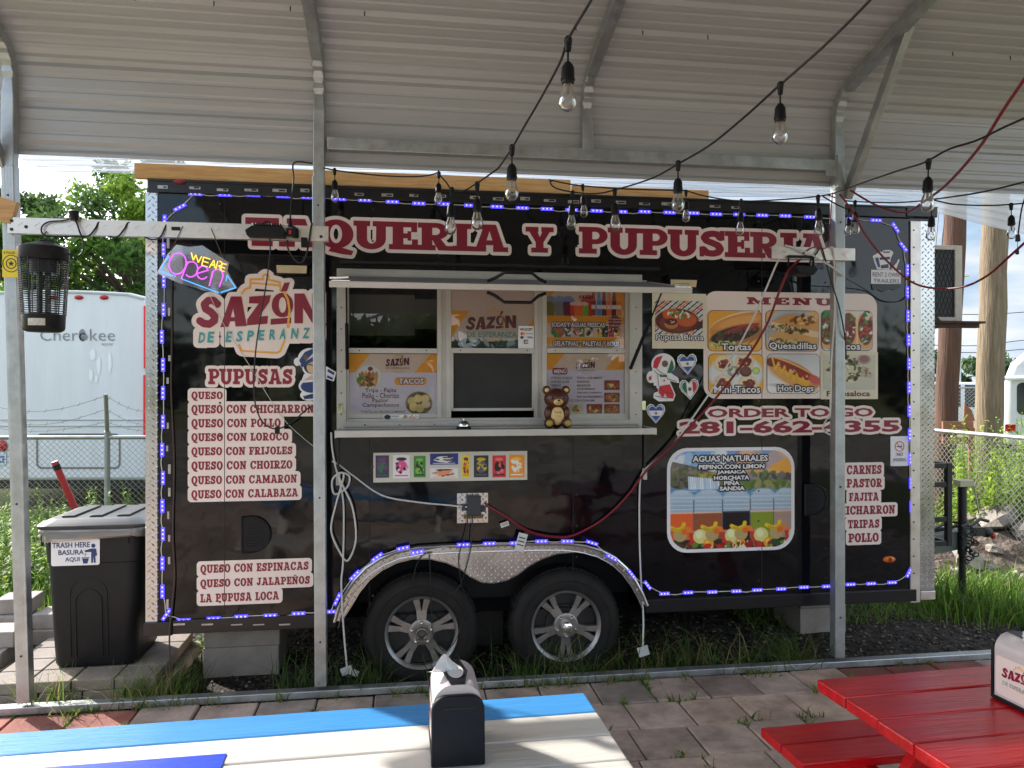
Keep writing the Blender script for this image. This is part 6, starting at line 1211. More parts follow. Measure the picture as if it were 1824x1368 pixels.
def dispenser(label, c, ang, nseed):
    t = thing('napkin_dispenser', label, 'napkin dispenser', c, ang, 'napkin dispensers on the picnic tables'); hw, hd, ht = .064, .098, .205
    def sec(hw_, ht_, r=.05, n=7): return [(-hw_, .0), (hw_, .0), (hw_ * .985, ht_ - r)] + [(hw_ * .985 - r + r * math.cos(a), ht_ - r + r * math.sin(a)) for a in [rad(90 * i / n) for i in range(1, n + 1)]] + [(-hw_ * .985 + r - r * math.cos(a), ht_ - r + r * math.sin(a)) for a in [rad(90 - 90 * i / n) for i in range(0, n)]] + [(-hw_ * .985, ht_ - r)]
    m = MB(); m.prism(sec(hw, ht), -hd + .006, hd - .006); m.build('body', pm('pale_grey_plastic', C(196, 186, 184), rough=.3, var=.05), t, smooth=True, ang=40)
    BK = pm('black_satin_plastic', (.007, .008, .011, 1), rough=.42, var=.2, vs=40, spec=.22)
    m = MB(); m.prism(sec(hw + .006, ht - .022, .04), -hd - .012, -hd + .006); m.build('front_panel', BK, t, smooth=True, ang=40, bevel=.004)
    m = MB(); m.box(-.04, -hd - .0135, ht - .056, .04, -hd - .012, ht - .052); m.build('panel_slot', DARK, t)
    m = MB(); m.prism(sec(hw + .004, ht - .02, .04), hd - .006, hd + .006); m.build('back_panel', BK, t, smooth=True, ang=40, bevel=.003)
    m = MB(); m.box(-hw - .004, -hd, 0, hw + .004, hd, .012); m.build('base', BK, t, bevel=.002)
    m = MB(); V = []
    for i in range(9):
        y = -hd + .004 + (2 * hd - .008) * i / 8; bl = .034 - .016 * abs(i - 4) / 4
        V += [(-bl, y, ht + .0012), (bl, y, ht + .0012)]
    m.add(V, [(2 * i, 2 * i + 1, 2 * i + 3, 2 * i + 2) for i in range(8)]); m.build('top_plate', BK, t)
    m = MB(); m.add([(x, y, ht + .0022) for x, y in [(.022 * math.cos(a), .05 * math.sin(a)) for a in [2 * math.pi * i / 20 for i in range(20)]]], [tuple(range(20))]); m.build('slot_rim', pm('slot_white', C(210, 208, 206), rough=.4), t)
    rs_ = random.Random(nseed); m = MB(); V = []; nu, nv = 12, 9
    for i in range(nu + 1):
        for j in range(nv + 1):
            a, b = i / nu - .5, j / nv; wv = .012 * math.sin(a * 9 + nseed) * b + .006 * math.sin(a * 21 + b * 5)
            V.append((a * (.03 + .055 * b) - .036 * b, wv + .01 - .02 * b * b + .05 * (a + .1) * b, ht - .004 + b * (.04 + .012 * math.sin(a * 6 + 1)) - .025 * b * abs(a)))
    m.add(V, [(i * (nv + 1) + j, (i + 1) * (nv + 1) + j, (i + 1) * (nv + 1) + j + 1, i * (nv + 1) + j + 1) for i in range(nu) for j in range(nv)])
    m.build('napkin', pm('paper_napkin', C(226, 226, 226), rough=.9, bump=.0008, bs=300), t, smooth=True, ang=180)
    m = MB(); fx = -hw - .0012
    def put(VF, k, d): m.add([(fx - d, -y, z) for y, z in VF[0]], [f[::-1] for f in VF[1]] if False else VF[1], k)
    def small(VF, y0, z0, s): a0, b0 = zm((290, 630)); return [(y0 + (x - a0) * s, z0 + (z - b0) * s) for x, z in VF[0]], VF[1]
    put(shape([RR(-.086, .02, .086, .140, .012)]), 0, 0); sc = .118 / (zm((1492, 300))[0] - zm((290, 300))[0])
    put(small(jar, -.06, .078, sc), 2, .0005); put(small(lg, -.06, .078, sc), 1, .001); put(small(jarf, -.06, .078, sc), 2, .0015); put(fit(ftext('DE ESPERANZA', .01), -.058, .06, .056, .068), 3, .001)
    m.build('printed_side', [pm('pinkish_label', C(232, 214, 206), rough=.35), MAROON, YEL, pm('grey_green_ink', C(130, 160, 150), rough=.4)], t)
    return t
p = PG(805, 1367, .741); dispenser('black napkin dispenser with a crumpled napkin, on the blue and white table', (p.x, p.y + .11, .7415), a1 - .02, 1)
dispenser('napkin dispenser with a printed jar logo on its side, on the red table', (1.60, 2.345, .7415), a2, 4)

# ---------------------------------------------------------------- trash can and blocks
bx, by, bz = -2.415, .36, .105
BN = thing('trash_can', 'tall black wheeled trash can with a clear liner and a white TRASH HERE sign', 'trash can', fr(bx, by, bz), TH)
PLB = pm('textured_black_plastic', (.007, .0075, .009, 1), rough=.5, var=.25, vs=10, bump=.0006, bs=160, spec=.35)
def ring(hx, hy, r, z, n=6): return [(x, y, z) for x, y in RR(-hx, -hy, hx, hy, r, n)[1]]
def loft(m, rings, cap0=True, cap1=True):
    n = len(rings[0]); m.add([v for r_ in rings for v in r_], [(i * n + j, i * n + (j + 1) % n, (i + 1) * n + (j + 1) % n, (i + 1) * n + j) for i in range(len(rings) - 1) for j in range(n)] + ([tuple(range(n))[::-1]] if cap0 else []) + ([tuple((len(rings) - 1) * n + j for j in range(n))] if cap1 else []))
m = MB(); loft(m, [ring(.215, .225, .06, 0), ring(.225, .235, .07, .02), ring(.245, .255, .07, .45), ring(.252, .262, .07, .60), ring(.258, .268, .07, .605), ring(.268, .278, .07, .78), ring(.28, .29, .07, .79), ring(.28, .29, .07, .80)])
m.build('can_body', PLB, BN, smooth=True, ang=35)
for wd_, ht_ in ((.1, .52), (.07, .48)):
    m = MB(); m.tube([(-wd_ - .02, -.240, .06), (-wd_ - .02, -.252, ht_ - .1)] + [(-.02 + wd_ * math.cos(a), -.2555, ht_ - .1 + wd_ * math.sin(a)) for a in [rad(180 - 15 * i) for i in range(13)]] + [(wd_ - .02, -.240, .06)], .004, 6); m.build('moulded_arch', PLB, BN, smooth=True)
for x in (-.255, .2): m = MB(); m.box(x - .006, -.286, .71, x + .006, -.27, .77); m.build('rim_rib', PLB, BN)
m = MB(); loft(m, [ring(.29, .30, .07, .800), ring(.295, .305, .07, .808), ring(.297, .307, .07, .822), ring(.285, .295, .07, .830), ring(.245, .255, .06, .852), ring(.225, .235, .05, .855)])
for s in (-.15, .0, .15): m.box(s - .035, -.2, .85, s + .035, .2, .866)
m.build('lid', pm('lid_plastic', (.03, .031, .034, 1), rough=.36, var=.2, vs=8), BN, smooth=True, ang=30, bevel=.003)
m = MB(); rg = []
for i, z in enumerate((.742, .757, .772, .787, .803)):
    base = ring(.284 + .006 * (i % 2), .294 + .006 * (i % 2), .07, z, 14); rg.append([(x * (1 + random.uniform(-.012, .018)), y * (1 + random.uniform(-.012, .018)), z + random.uniform(-.006, .006) - (.012 * math.sin(x * 22) if i == 0 else 0)) for x, y, z in base])
loft(m, rg, False, False); m.build('liner_bag', glassm('clear_liner', tint=(.8, .8, .8, 1), rough=.2, extra=.12, diffuse=(.7, .7, .72, 1), dfac=.35), BN, smooth=True, ang=180)
sg = sub('can_sign', BN); yo = .276; o0 = (0, 0, 0)
cw = lambda px, py: ((px - 107) / 79 * .255 - .21, .745 - (py - 960) / 47 * .152)
def crect(a, y0, b, y1): x0, z1 = cw(a, y0); x1, z0 = cw(b, y1); return x0, x1, z0, z1
def cft(t, *a): return fit(ftext(t, .02), *crect(*a))
rc = crect(107, 960, 187, 1007); man = [EL(*cw(176.5, 973), .011, .012), PO(cw(172, 978), cw(181, 978), cw(183, 990), cw(180, 991), cw(180.5, 1003), cw(177.5, 1003), cw(176.8, 992), cw(176, 1003), cw(173, 1003), cw(173, 984), cw(163, 984), cw(162, 981)), PO(cw(158, 995), cw(169, 995), cw(167, 1004), cw(160, 1004)), PO(cw(157, 993), cw(170, 993), cw(170, 994.3), cw(157, 994.3)), EL(*cw(164, 987), .004, .004), EL(*cw(163, 990), .003, .003)]
m = MB(); m.add([(x, -yo, z) for x, z in shape([RR(rc[0], rc[2], rc[1], rc[3], .012)])[0]], shape([RR(rc[0], rc[2], rc[1], rc[3], .012)])[1], 0)
m.flat(join(shape(man), cft('TRASH HERE', 109, 966, 171, 975.5), cft('BASURA', 119, 979, 161, 988), cft('AQUI', 130, 992, 154, 1001)), yo + .0015, 1)
m.build('sign_sheet', [WHITE, NAVY], sg)
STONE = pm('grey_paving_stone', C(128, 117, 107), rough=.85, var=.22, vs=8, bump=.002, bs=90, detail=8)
def block(name, label, cx, cy, cz, lx, ly, lz, rot=0, mat=STONE, group=None, bev=.006, cat='block'):
    m = MB(); m.box(-lx / 2, -ly / 2, 0, lx / 2, ly / 2, lz); ob = m.build(name, mat, None, bevel=bev); ob.location = fr(cx, cy, cz); ob.rotation_euler = (0, 0, TH + rot); return tag(ob, label, cat, group)
gz = -.09
for lay, z in ((0, gz + .0), (1, gz + .0635), (2, gz + .127)):
    for i in range(4):
        for j in range(4):
            if lay == 0 and 0 < j < 3 and 0 < i < 3: continue
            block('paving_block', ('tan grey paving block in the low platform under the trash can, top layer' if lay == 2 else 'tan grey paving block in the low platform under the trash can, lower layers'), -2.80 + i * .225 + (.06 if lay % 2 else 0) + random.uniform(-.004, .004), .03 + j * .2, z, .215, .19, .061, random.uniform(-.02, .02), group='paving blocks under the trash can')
for k, (x, y, z) in enumerate([(-3.15, .3, gz), (-3.15, .52, gz), (-3.38, .35, gz), (-3.15, .3, gz + .1), (-3.16, .54, gz + .1), (-3.4, .4, gz + .1), (-3.12, .62, gz + .2), (-3.36, .64, gz + .2), (-2.93, .95, gz), (-2.95, .95, gz + .1), (-2.96, .97, gz + .2), (-3.2, 1.0, gz), (-3.2, .98, gz + .1), (-3.22, .95, gz + .2), (-3.2, 1.0, gz + .3), (-3.5, 1.1, gz), (-3.5, 1.1, gz + .1), (-3.46, .7, gz), (-3.46, .72, gz + .1)]):
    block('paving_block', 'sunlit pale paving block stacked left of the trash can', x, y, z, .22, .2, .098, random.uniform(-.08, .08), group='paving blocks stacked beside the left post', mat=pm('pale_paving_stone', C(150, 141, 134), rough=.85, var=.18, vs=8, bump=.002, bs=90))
CONC = pm('concrete_block', C(156, 146, 136), rough=.9, var=.15, vs=9, bump=.0025, bs=120, detail=8)
for nm, px, dpt, wd_ in (('left', 430, .36, .45), ('right', 1466, .62, .36)):
    x0 = w(px, 1160, -dpt)[0]
    for k, lv in enumerate(('lower', 'upper')):
        block('concrete_block', f'{lv} concrete block under the trailer floor, {"near the trash can" if nm == "left" else "beside the right post"}', x0 + random.uniform(-.004, .004), dpt + .2, gz + k * .192, wd_, .4, .19, random.uniform(-.01, .01), CONC, 'concrete blocks under the trailer', .004, 'concrete block')

# ---------------------------------------------------------------- air conditioner on the trailer's front wall
AC = thing('air_conditioner', 'white air conditioner with a black mesh grille on the rusty bracket at the trailer front', 'air conditioner', fr(XR + .22, .5, 2.166), TH)
hx, hz_, dy = .21, .53, .23
ACW = pm('worn_white_enamel', C(206, 200, 190), rough=.45, var=.12, vs=9)
m = MB(); m.box(-hx, -dy + .012, .0, hx, dy, hz_); m.build('case', ACW, AC, bevel=.006)
m = MB(); f_ = .035
m.box(-hx, -dy - .01, 0, -hx + f_ + .02, -dy + .011, hz_); m.box(hx - f_ - .02, -dy - .01, 0, hx, -dy + .011, hz_); m.box(-hx + f_ + .02, -dy - .01, 0, hx - f_ - .02, -dy + .011, .03); m.box(-hx + f_ + .02, -dy - .01, hz_ - .03, hx - f_ - .02, -dy + .011, hz_); m.build('case_frame', ACW, AC, bevel=.003)
m = MB(); m.box(-hx + f_ + .02, -dy + .004, .03, hx - f_ - .02, -dy + .0115, hz_ - .03); 
for k in range(60):
    x = -hx + .055 + (k % 10) * .031; z = .03 + (k // 10) * .078
    if x + .03 > hx - .055: continue
    m.beam((x, -dy + .002, z), (x + .03, -dy + .002, z + .078), .003, .003); m.beam((x + .03, -dy + .003, z), (x, -dy + .003, z + .078), .003, .003)
m.build('mesh_grille', STEELB, AC)

# ---------------------------------------------------------------- ground
def ground_mat(name, c1, c2, c3, sc, rough=.95, bump=.02, bs=40):
    m = bpy.data.materials.new(name); m.use_nodes = True; nt = m.node_tree; n = nt.nodes; l = nt.links; b = n['Principled BSDF']; b.inputs['Roughness'].default_value = rough; b.inputs['Specular IOR Level'].default_value = .2
    t = n.new('ShaderNodeTexCoord'); a = n.new('ShaderNodeTexNoise'); a.inputs['Scale'].default_value = sc; a.inputs['Detail'].default_value = 8; f = n.new('ShaderNodeTexNoise'); f.inputs['Scale'].default_value = bs; f.inputs['Detail'].default_value = 6
    r = n.new('ShaderNodeValToRGB'); e = r.color_ramp.elements; e[0].position = .35; e[0].color = c1; e[1].position = .65; e[1].color = c3; q_ = e.new(.5); q_.color = c2
    mi = n.new('ShaderNodeMix'); mi.data_type = 'RGBA'; mi.blend_type = 'MULTIPLY'; mi.inputs['Factor'].default_value = .7
    r2 = n.new('ShaderNodeMapRange'); r2.inputs['From Min'].default_value = .3; r2.inputs['From Max'].default_value = .7; r2.inputs['To Min'].default_value = .45; r2.inputs['To Max'].default_value = 1.25
    l.new(t.outputs['Object'], a.inputs['Vector']); l.new(t.outputs['Object'], f.inputs['Vector']); l.new(a.outputs['Fac'], r.inputs['Fac']); l.new(f.outputs['Fac'], r2.inputs['Value'])
    l.new(r.outputs['Color'], mi.inputs['A']); l.new(r2.outputs['Result'], mi.inputs['B']); l.new(mi.outputs['Result'], b.inputs['Base Color'])
    bn = n.new('ShaderNodeBump'); bn.inputs['Distance'].default_value = bump; l.new(f.outputs['Fac'], bn.inputs['Height']); l.new(bn.outputs['Normal'], b.inputs['Normal']); return m
m = MB(); m.add([(-300, -300, gz - .012), (300, -300, gz - .012), (300, 400, gz - .012), (-300, 400, gz - .012)], [(0, 1, 2, 3)])
tag(m.build('ground', ground_mat('field_ground', C(96, 110, 56), C(130, 122, 86), C(110, 128, 60), .35, bs=9), None), kind='structure')
m = MB(); nx_ = 60; V = []
for i in range(nx_ + 1):
    for j in range(31): x = -3.6 + 8.0 * i / nx_; y = PY + .03 + 3.2 * j / 30; V.append(fr(x, y, gz + .008 * random.random() + (-.004 if j in (0, 30) or i in (0, nx_) else .004)))
m.add(V, [(i * 31 + j, (i + 1) * 31 + j, (i + 1) * 31 + j + 1, i * 31 + j + 1) for i in range(nx_) for j in range(30)])
tag(m.build('gravel_bed', ground_mat('dark_gravel', C(40, 36, 34), C(66, 60, 54), C(86, 78, 70), 14, bump=.03, bs=70), None, smooth=True, ang=180), kind='structure')
# loose stones in the gravel
def stones(name, n, sampler, z, s0, s1, cols):
    ico = [(0, 0, 1), (.9, 0, .3), (-.4, .8, .3), (-.5, -.75, .25), (.2, .3, -.8), (.1, -.6, -.7), (.7, .6, -.2)]; tri = [(0, 1, 2), (0, 2, 3), (0, 3, 1), (1, 6, 2), (2, 6, 4), (2, 4, 3), (3, 4, 5), (3, 5, 1), (1, 5, 6), (6, 5, 4)]
    B = np.array(ico); x, y = sampler(n); s = rng.uniform(s0, s1, n) ** 1.0; J = rng.normal(1, .22, (n, 7, 3)); a = rng.uniform(0, 6.28, n)
    Vv = B[None] * J * s[:, None, None] * np.array([1, 1, .65]); ca, sa = np.cos(a)[:, None], np.sin(a)[:, None]
    X = Vv[..., 0] * ca - Vv[..., 1] * sa + x[:, None]; Y = Vv[..., 0] * sa + Vv[..., 1] * ca + y[:, None]; Z = Vv[..., 2] + z + s[:, None] * .3
    Fq = (np.array(tri)[None] + (np.arange(n) * 7)[:, None, None]).reshape(-1, 3); cc = np.array([c[:3] for c in cols])[rng.integers(0, len(cols), n)] * rng.uniform(.7, 1.2, (n, 1))
    return tag(fast_mesh(name, np.stack([X, Y, Z], -1).reshape(-1, 3), Fq, am('stone_paint', rough=.9), np.concatenate([np.repeat(cc, 7, 0), np.ones((n * 7, 1))], 1)), kind='stuff')
def frs(x0, x1, y0, y1):
    def f(n): a, b = rng.uniform(x0, x1, n), rng.uniform(y0, y1, n); return CT * a - ST * b, Z0 + ST * a + CT * b
    return f
stones('gravel', 6000, frs(-2.2, 4.2, PY + .06, 1.2), gz + .002, .006, .021, [C(74, 68, 62), C(98, 90, 82), C(52, 48, 46), C(130, 120, 108), C(84, 74, 64)])
# patio of square pavers
m = MB(); cols = []; px_ = .308
gx0, gy0 = -4.2, PY - .045
for j in range(22):
    sh_ = (.11 if j % 3 == 1 else (.04 if j % 3 == 2 else 0))
    for i in range(30):
        x0 = gx0 + i * px_ + sh_; y1 = gy0 - j * px_; g = .004; dz = random.uniform(-.005, .004); tl = random.uniform(-.004, .004)
        hx_, hy_ = px_ - 2 * g, px_ - 2 * g; b_ = .006
        xa, xb, ya, yb = x0 + g, x0 + g + hx_, y1 - g - hy_, y1 - g; zt = -.004 + dz
        ptop = [(xa + b_, ya + b_, zt), (xb - b_, ya + b_, zt + tl), (xb - b_, yb - b_, zt + tl), (xa + b_, yb - b_, zt)]; pm_ = [(xa, ya, zt - .007), (xb, ya, zt - .007 + tl), (xb, yb, zt - .007 + tl), (xa, yb, zt - .007)]; pb = [(a, b, zt - .05) for a, b, _ in pm_]
        m.add(ptop + pm_ + pb, [(0, 1, 2, 3)] + [(4 + q_, 4 + (q_ + 1) % 4, (q_ + 1) % 4, q_) for q_ in range(4)] + [(8 + q_, 8 + (q_ + 1) % 4, 4 + (q_ + 1) % 4, 4 + q_) for q_ in range(4)])
        t = random.random(); cc = C(190, 168, 152) if t < .6 else (C(170, 150, 136) if t < .85 else C(202, 174, 154))
        if j == 0 and (i < 8 or i in (20, 21, 22, 24)) and i % 4 != 3: cc = C(140, 86, 74)
        if random.random() < .04: cc = C(164, 150, 138)
        f_ = random.uniform(.85, 1.12); cols += [[cc[0] * f_, cc[1] * f_, cc[2] * f_, 1]] * 12
def paver_mat():
    m = am('concrete_paver', rough=.85, spec=.3, bump=.0022, bs=140); nt = m.node_tree; n = nt.nodes; l = nt.links; b = n['Principled BSDF']; at = [x for x in n if x.type == 'ATTRIBUTE'][0]
    t = n.new('ShaderNodeTexCoord'); a = n.new('ShaderNodeTexNoise'); a.inputs['Scale'].default_value = 3.2; a.inputs['Detail'].default_value = 9; a.inputs['Roughness'].default_value = .7
    r = n.new('ShaderNodeMapRange'); r.inputs['From Min'].default_value = .32; r.inputs['From Max'].default_value = .62; r.inputs['To Min'].default_value = .42; r.inputs['To Max'].default_value = 1.1; l.new(t.outputs['Object'], a.inputs['Vector']); l.new(a.outputs['Fac'], r.inputs['Value'])
    mi = n.new('ShaderNodeMix'); mi.data_type = 'RGBA'; mi.blend_type = 'MULTIPLY'; mi.inputs['Factor'].default_value = 1; l.new(at.outputs['Color'], mi.inputs['A']); l.new(r.outputs['Result'], mi.inputs['B']); l.new(mi.outputs['Result'], b.inputs['Base Color']); return m
pat = m.build('patio', paver_mat(), None, colors=cols); pat.location = fr(0, 0, 0); pat.rotation_euler = (0, 0, TH); tag(pat, kind='structure')
m = MB(); m.box(-4.3, -7.1, -.10, 5.1, PY - .034, -.022); so_ = m.build('joint_soil', ground_mat('joint_soil', C(60, 54, 42), C(80, 72, 54), C(70, 76, 44), 6, bs=60), None); so_.location = fr(0, 0, 0); so_.rotation_euler = (0, 0, TH); tag(so_, kind='structure')

# ---------------------------------------------------------------- grass and weeds
LEAF = am('leaf_green', rough=.55, spec=.3, trans=.42)
def blades(name, n, sampler, z, h0, h1, wd, cols, lean=.5):
    x, y = sampler(n); h = rng.uniform(h0, h1, n) * rng.uniform(.6, 1, n); a = rng.uniform(0, 6.28, n); b = rng.uniform(0, 6.28, n); ln = rng.uniform(.1, lean, n) * h; wv = wd * rng.uniform(.6, 1.3, n)
    dx, dy = np.cos(a), np.sin(a); ex, ey = np.cos(b), np.sin(b); Vv = []
    for t, k, s in ((0, 0, 1.0), (.35, .12, 1.0), (.7, .42, .75), (1.0, 1.0, .12)):
        for sg in (-1, 1): Vv.append(np.stack([x + dx * wv * s * sg + ex * ln * k, y + dy * wv * s * sg + ey * ln * k, z + h * t * (1 - .18 * (ln / h) * t)], -1))
    Vv = np.stack(Vv, 1); Fq = (np.array([(0, 1, 3, 2), (2, 3, 5, 4), (4, 5, 7, 6)])[None] + (np.arange(n) * 8)[:, None, None]).reshape(-1, 4)
    cc = np.array([c[:3] for c in cols])[rng.integers(0, len(cols), n)] * rng.uniform(.7, 1.25, (n, 1))
    return tag(fast_mesh(name, Vv.reshape(-1, 3), Fq, LEAF, np.concatenate([np.repeat(cc, 8, 0), np.ones((n * 8, 1))], 1)), kind='stuff')
GR = [C(88, 122, 44), C(104, 138, 52), C(70, 104, 38), C(126, 148, 64)]; DRY = [C(160, 142, 92), C(140, 126, 78), C(110, 120, 60)]
GR_SHADE = [C(66, 92, 40), C(80, 106, 46), C(56, 80, 36), C(104, 116, 60)]  # darker greens: shade beside the trailer put into the grass colour
def clumps(x0, x1, y0, y1, k, sp):
    cx, cy = rng.uniform(x0, x1, k), rng.uniform(y0, y1, k)
    def f(n):
        i = rng.integers(0, k, n); a, b = cx[i] + rng.normal(0, sp, n), cy[i] + rng.normal(0, sp, n); b = np.clip(b, y0 - .1, y1 + .3); return CT * a - ST * b, Z0 + ST * a + CT * b
    return f
blades('grass', 1300, clumps(-2.1, 2.0, PY + .05, .10, 40, .05), gz, .08, .40, .0030, GR_SHADE, .9)
blades('grass', 700, clumps(.2, 1.9, PY + .05, .16, 18, .06), gz, .08, .42, .0030, GR_SHADE + DRY[2:] + DRY[:1], 1.3)
blades('grass', 600, clumps(-2.6, -1.9, PY + .04, PY + .1, 9, .06), gz, .06, .36, .003, GR + DRY, .9)
blades('grass', 700, clumps(-2.6, 1.8, PY - .06, PY - .03, 26, .035), -.01, .02, .10, .003, DRY + GR, 1.2)
def joints(n):
    k = 26; i = rng.integers(5, 25, n); j = rng.integers(0, 10, n); v_ = rng.random(n) < .5; a = np.where(v_, gx0 + i * px_ + np.where(j % 3 == 1, .11, np.where(j % 3 == 2, .04, 0)), gx0 + i * px_ + rng.uniform(0, .3, n)); b = np.where(v_, gy0 - j * px_ - rng.uniform(0, .3, n), gy0 - j * px_)
    keep = (np.sin(a * 5.3 + 1) * np.sin(b * 6.1 + a) + .35 * np.sin(a * 17 + b * 13)) > .42; a, b = a[keep] + rng.normal(0, .01, keep.sum()), b[keep] + rng.normal(0, .01, keep.sum())
    idx = rng.integers(0, len(a), n); a, b = a[idx], b[idx]; return CT * a - ST * b, Z0 + ST * a + CT * b
blades('grass', 5200, joints, -.018, .02, .075, .0028, GR + DRY[2:], 1.4)
blades('grass', 26000, frs(1.9, 6.5, .75, 4.6), gz - .01, .04, .16, .0040, GR + DRY[2:], 1.0)
blades('grass', 8000, frs(3.9, 6.2, -.3, .9), gz - .01, .04, .16, .0040, GR + [C(90, 110, 50)], .8)
blades('grass', 30000, frs(-7, -2.3, .9, 6.5), gz - .01, .06, .30, .0055, GR + [C(140, 160, 70)], .8)
blades('grass', 5000, frs(-4.5, -2.7, -.1, 1.4), gz - .01, .05, .22, .0045, GR, .9)
blades('grass', 1400, clumps(3.4, 4.6, .6, 1.5, 16, .14), gz - .01, .12, .4, .004, GR, .8)
blades('grass', 24000, frs(4, 16, 3.5, 14), gz - .01, .08, .3, .010, GR + [C(140, 160, 70)], .7)
def weeds(name, n, sampler, z, h0, h1, lf, cols, per=46, stem=True):
    x, y = sampler(n); h = rng.uniform(h0, h1, n); lx, ly = rng.normal(0, .12, n) * h, rng.normal(0, .12, n) * h; N_ = n * per
    t = np.tile(np.linspace(.06, 1, per), n); I = np.repeat(np.arange(n), per); bx_, by_ = x[I] + lx[I] * t * t, y[I] + ly[I] * t * t; bz_ = z + h[I] * t
    a = rng.uniform(0, 6.28, N_); el = rng.uniform(.1, 1.0, N_); L = lf * (1.15 - .75 * t) * rng.uniform(.6, 1.3, N_); wv = L * .13
    dx, dy, dz = np.cos(a) * np.cos(el), np.sin(a) * np.cos(el), np.sin(el); sx, sy = -np.sin(a), np.cos(a)
    p0 = np.stack([bx_, by_, bz_], -1); d = np.stack([dx, dy, dz], -1) * L[:, None]; s = np.stack([sx, sy, 0 * sx], -1) * wv[:, None]
    droop = np.stack([0 * dx, 0 * dx, -L * .35], -1); Vv = np.stack([p0 - s * .3, p0 + s * .3, p0 + d * .5 + s, p0 + d * .5 - s, p0 + d + droop + s * .1, p0 + d + droop - s * .1], 1)
    Fq = (np.array([(0, 1, 2, 3), (3, 2, 4, 5)])[None] + (np.arange(N_) * 6)[:, None, None]).reshape(-1, 4)
    cc = np.array([c[:3] for c in cols])[rng.integers(0, len(cols), N_)] * rng.uniform(.7, 1.25, (N_, 1)); CV = np.repeat(cc, 6, 0); VV = Vv.reshape(-1, 3)
    st_ = np.stack([np.stack([x - .006, y, 0 * x + z], -1), np.stack([x + .006, y, 0 * x + z], -1), np.stack([x + lx + .002, y + ly, z + h], -1), np.stack([x + lx - .002, y + ly, z + h], -1)], 1)
    F2_ = (np.array([(0, 1, 2, 3)])[None] + (np.arange(n) * 4)[:, None, None] + len(VV)).reshape(-1, 4); VV = np.concatenate([VV, st_.reshape(-1, 3)]); CV = np.concatenate([CV, np.tile(np.array(C(90, 110, 50)[:3]), (n * 4, 1))])
    return tag(fast_mesh(name, VV, np.concatenate([Fq, F2_]), LEAF, np.concatenate([CV, np.ones((len(CV), 1))], 1)), kind='stuff')
def disc(cx, cy, rx, ry):
    def f(n): r = np.sqrt(rng.random(n)); a = rng.uniform(0, 6.28, n); return cx + r * rx * np.cos(a), cy + r * ry * np.sin(a)
    return f
WG = [C(146, 176, 62), C(166, 192, 76), C(120, 152, 54), C(182, 200, 92)]
weeds('tall_weeds', 230, disc(6.1, 8.3, 1.3, .8), gz, .7, 1.5, .19, WG)
weeds('tall_weeds', 60, disc(5.0, 8.6, .8, .6), gz, .3, .8, .14, WG)
weeds('tall_weeds', 150, disc(-4.1, 7.2, 1.7, .8), gz, .35, .85, .13, GR + WG[:2], per=36)
weeds('tall_weeds', 40, disc(-2.9, 7.9, 1.2, .5), gz, .7, 1.15, .10, GR, per=26)
weeds('leafy_weeds', 14, frs(-1.95, -1.5, .5, .9), gz, .15, .4, .12, GR, per=22)

# ---------------------------------------------------------------- trees
BARK = pm('tree_bark', C(84, 70, 56), rough=.95, var=.3, vs=14, bump=.01, bs=30)
def crown_mesh(name, parent, o, n, clusters, size, cols, spread):
    k = len(clusters); cl = np.array(clusters); i = rng.integers(0, k, n); ctr = cl[i, :3]; rr = cl[i, 3:4]
    d = rng.normal(0, 1, (n, 3)); d /= np.linalg.norm(d, axis=1)[:, None]; p_ = ctr + d * rr * (rng.random((n, 1)) ** .5) * np.array([1, 1, .75])
    a = rng.normal(0, 1, (n, 3)); a /= np.linalg.norm(a, axis=1)[:, None]; b_ = np.cross(a, d + 1e-3); b_ /= np.linalg.norm(b_, axis=1)[:, None]; s = size * rng.uniform(.6, 1.3, (n, 1))
    Vv = np.stack([p_ - a * s, p_ + b_ * s * .45, p_ + a * s, p_ - b_ * s * .45], 1) - np.array(o)
    cc = np.array([c[:3] for c in cols])[(rng.integers(0, len(cols), k))[i]] * rng.uniform(.75, 1.25, (n, 1)) * rng.uniform(.75, 1.2, (k, 1))[i]
    return fast_mesh(name, Vv.reshape(-1, 3), np.arange(n * 4).reshape(-1, 4), LEAF, np.concatenate([np.repeat(cc, 4, 0), np.ones((n * 4, 1))], 1), parent)
def tree(name, label, x, y, ht, cr, n, size, cols, z_lo=.3, group='broadleaf trees behind the white camper', kc=46):
    t = thing(name, label, 'tree', (x, y, gz), 0, group); o = (x, y, gz); m = MB(); th = ht * .55
    m.tube(spline([(0, 0, 0), (.1 * cr * .3, 0, th * .5), (0, .1, th), (.1, 0, ht * .8)], 4), [ht * .03 * (1 - i / 16) + .03 for i in range(13)], 10); cls = []
    for i in range(kc):
        a = random.random() * 6.283; u_ = random.random(); z = ht * (z_lo + (1 - z_lo) * u_); rmax = cr * math.sin(math.pi * min(.95, .22 + .74 * u_)) ** .7; r = rmax * math.sqrt(random.uniform(.15, 1)); c_ = (r * math.cos(a), r * math.sin(a), z); cls.append((x + c_[0], y + c_[1], gz + c_[2], cr * random.uniform(.16, .30)))
        if i % 3 == 0: s = Vector((.05, 0, min(z * .7, th))); m.tube([s, s.lerp(Vector(c_), .5) + Vector((0, 0, .15)), Vector(c_)], [ht * .011, ht * .007, ht * .003], 6)
    m.build('trunk', BARK, t, smooth=True); crown_mesh('crown', t, o, n, cls, size, cols, 1); return t
TG = [C(86, 122, 40), C(108, 142, 48), C(66, 100, 36), C(128, 156, 58)]; TD_ = [C(70, 96, 50), C(58, 84, 44), C(84, 110, 54)]
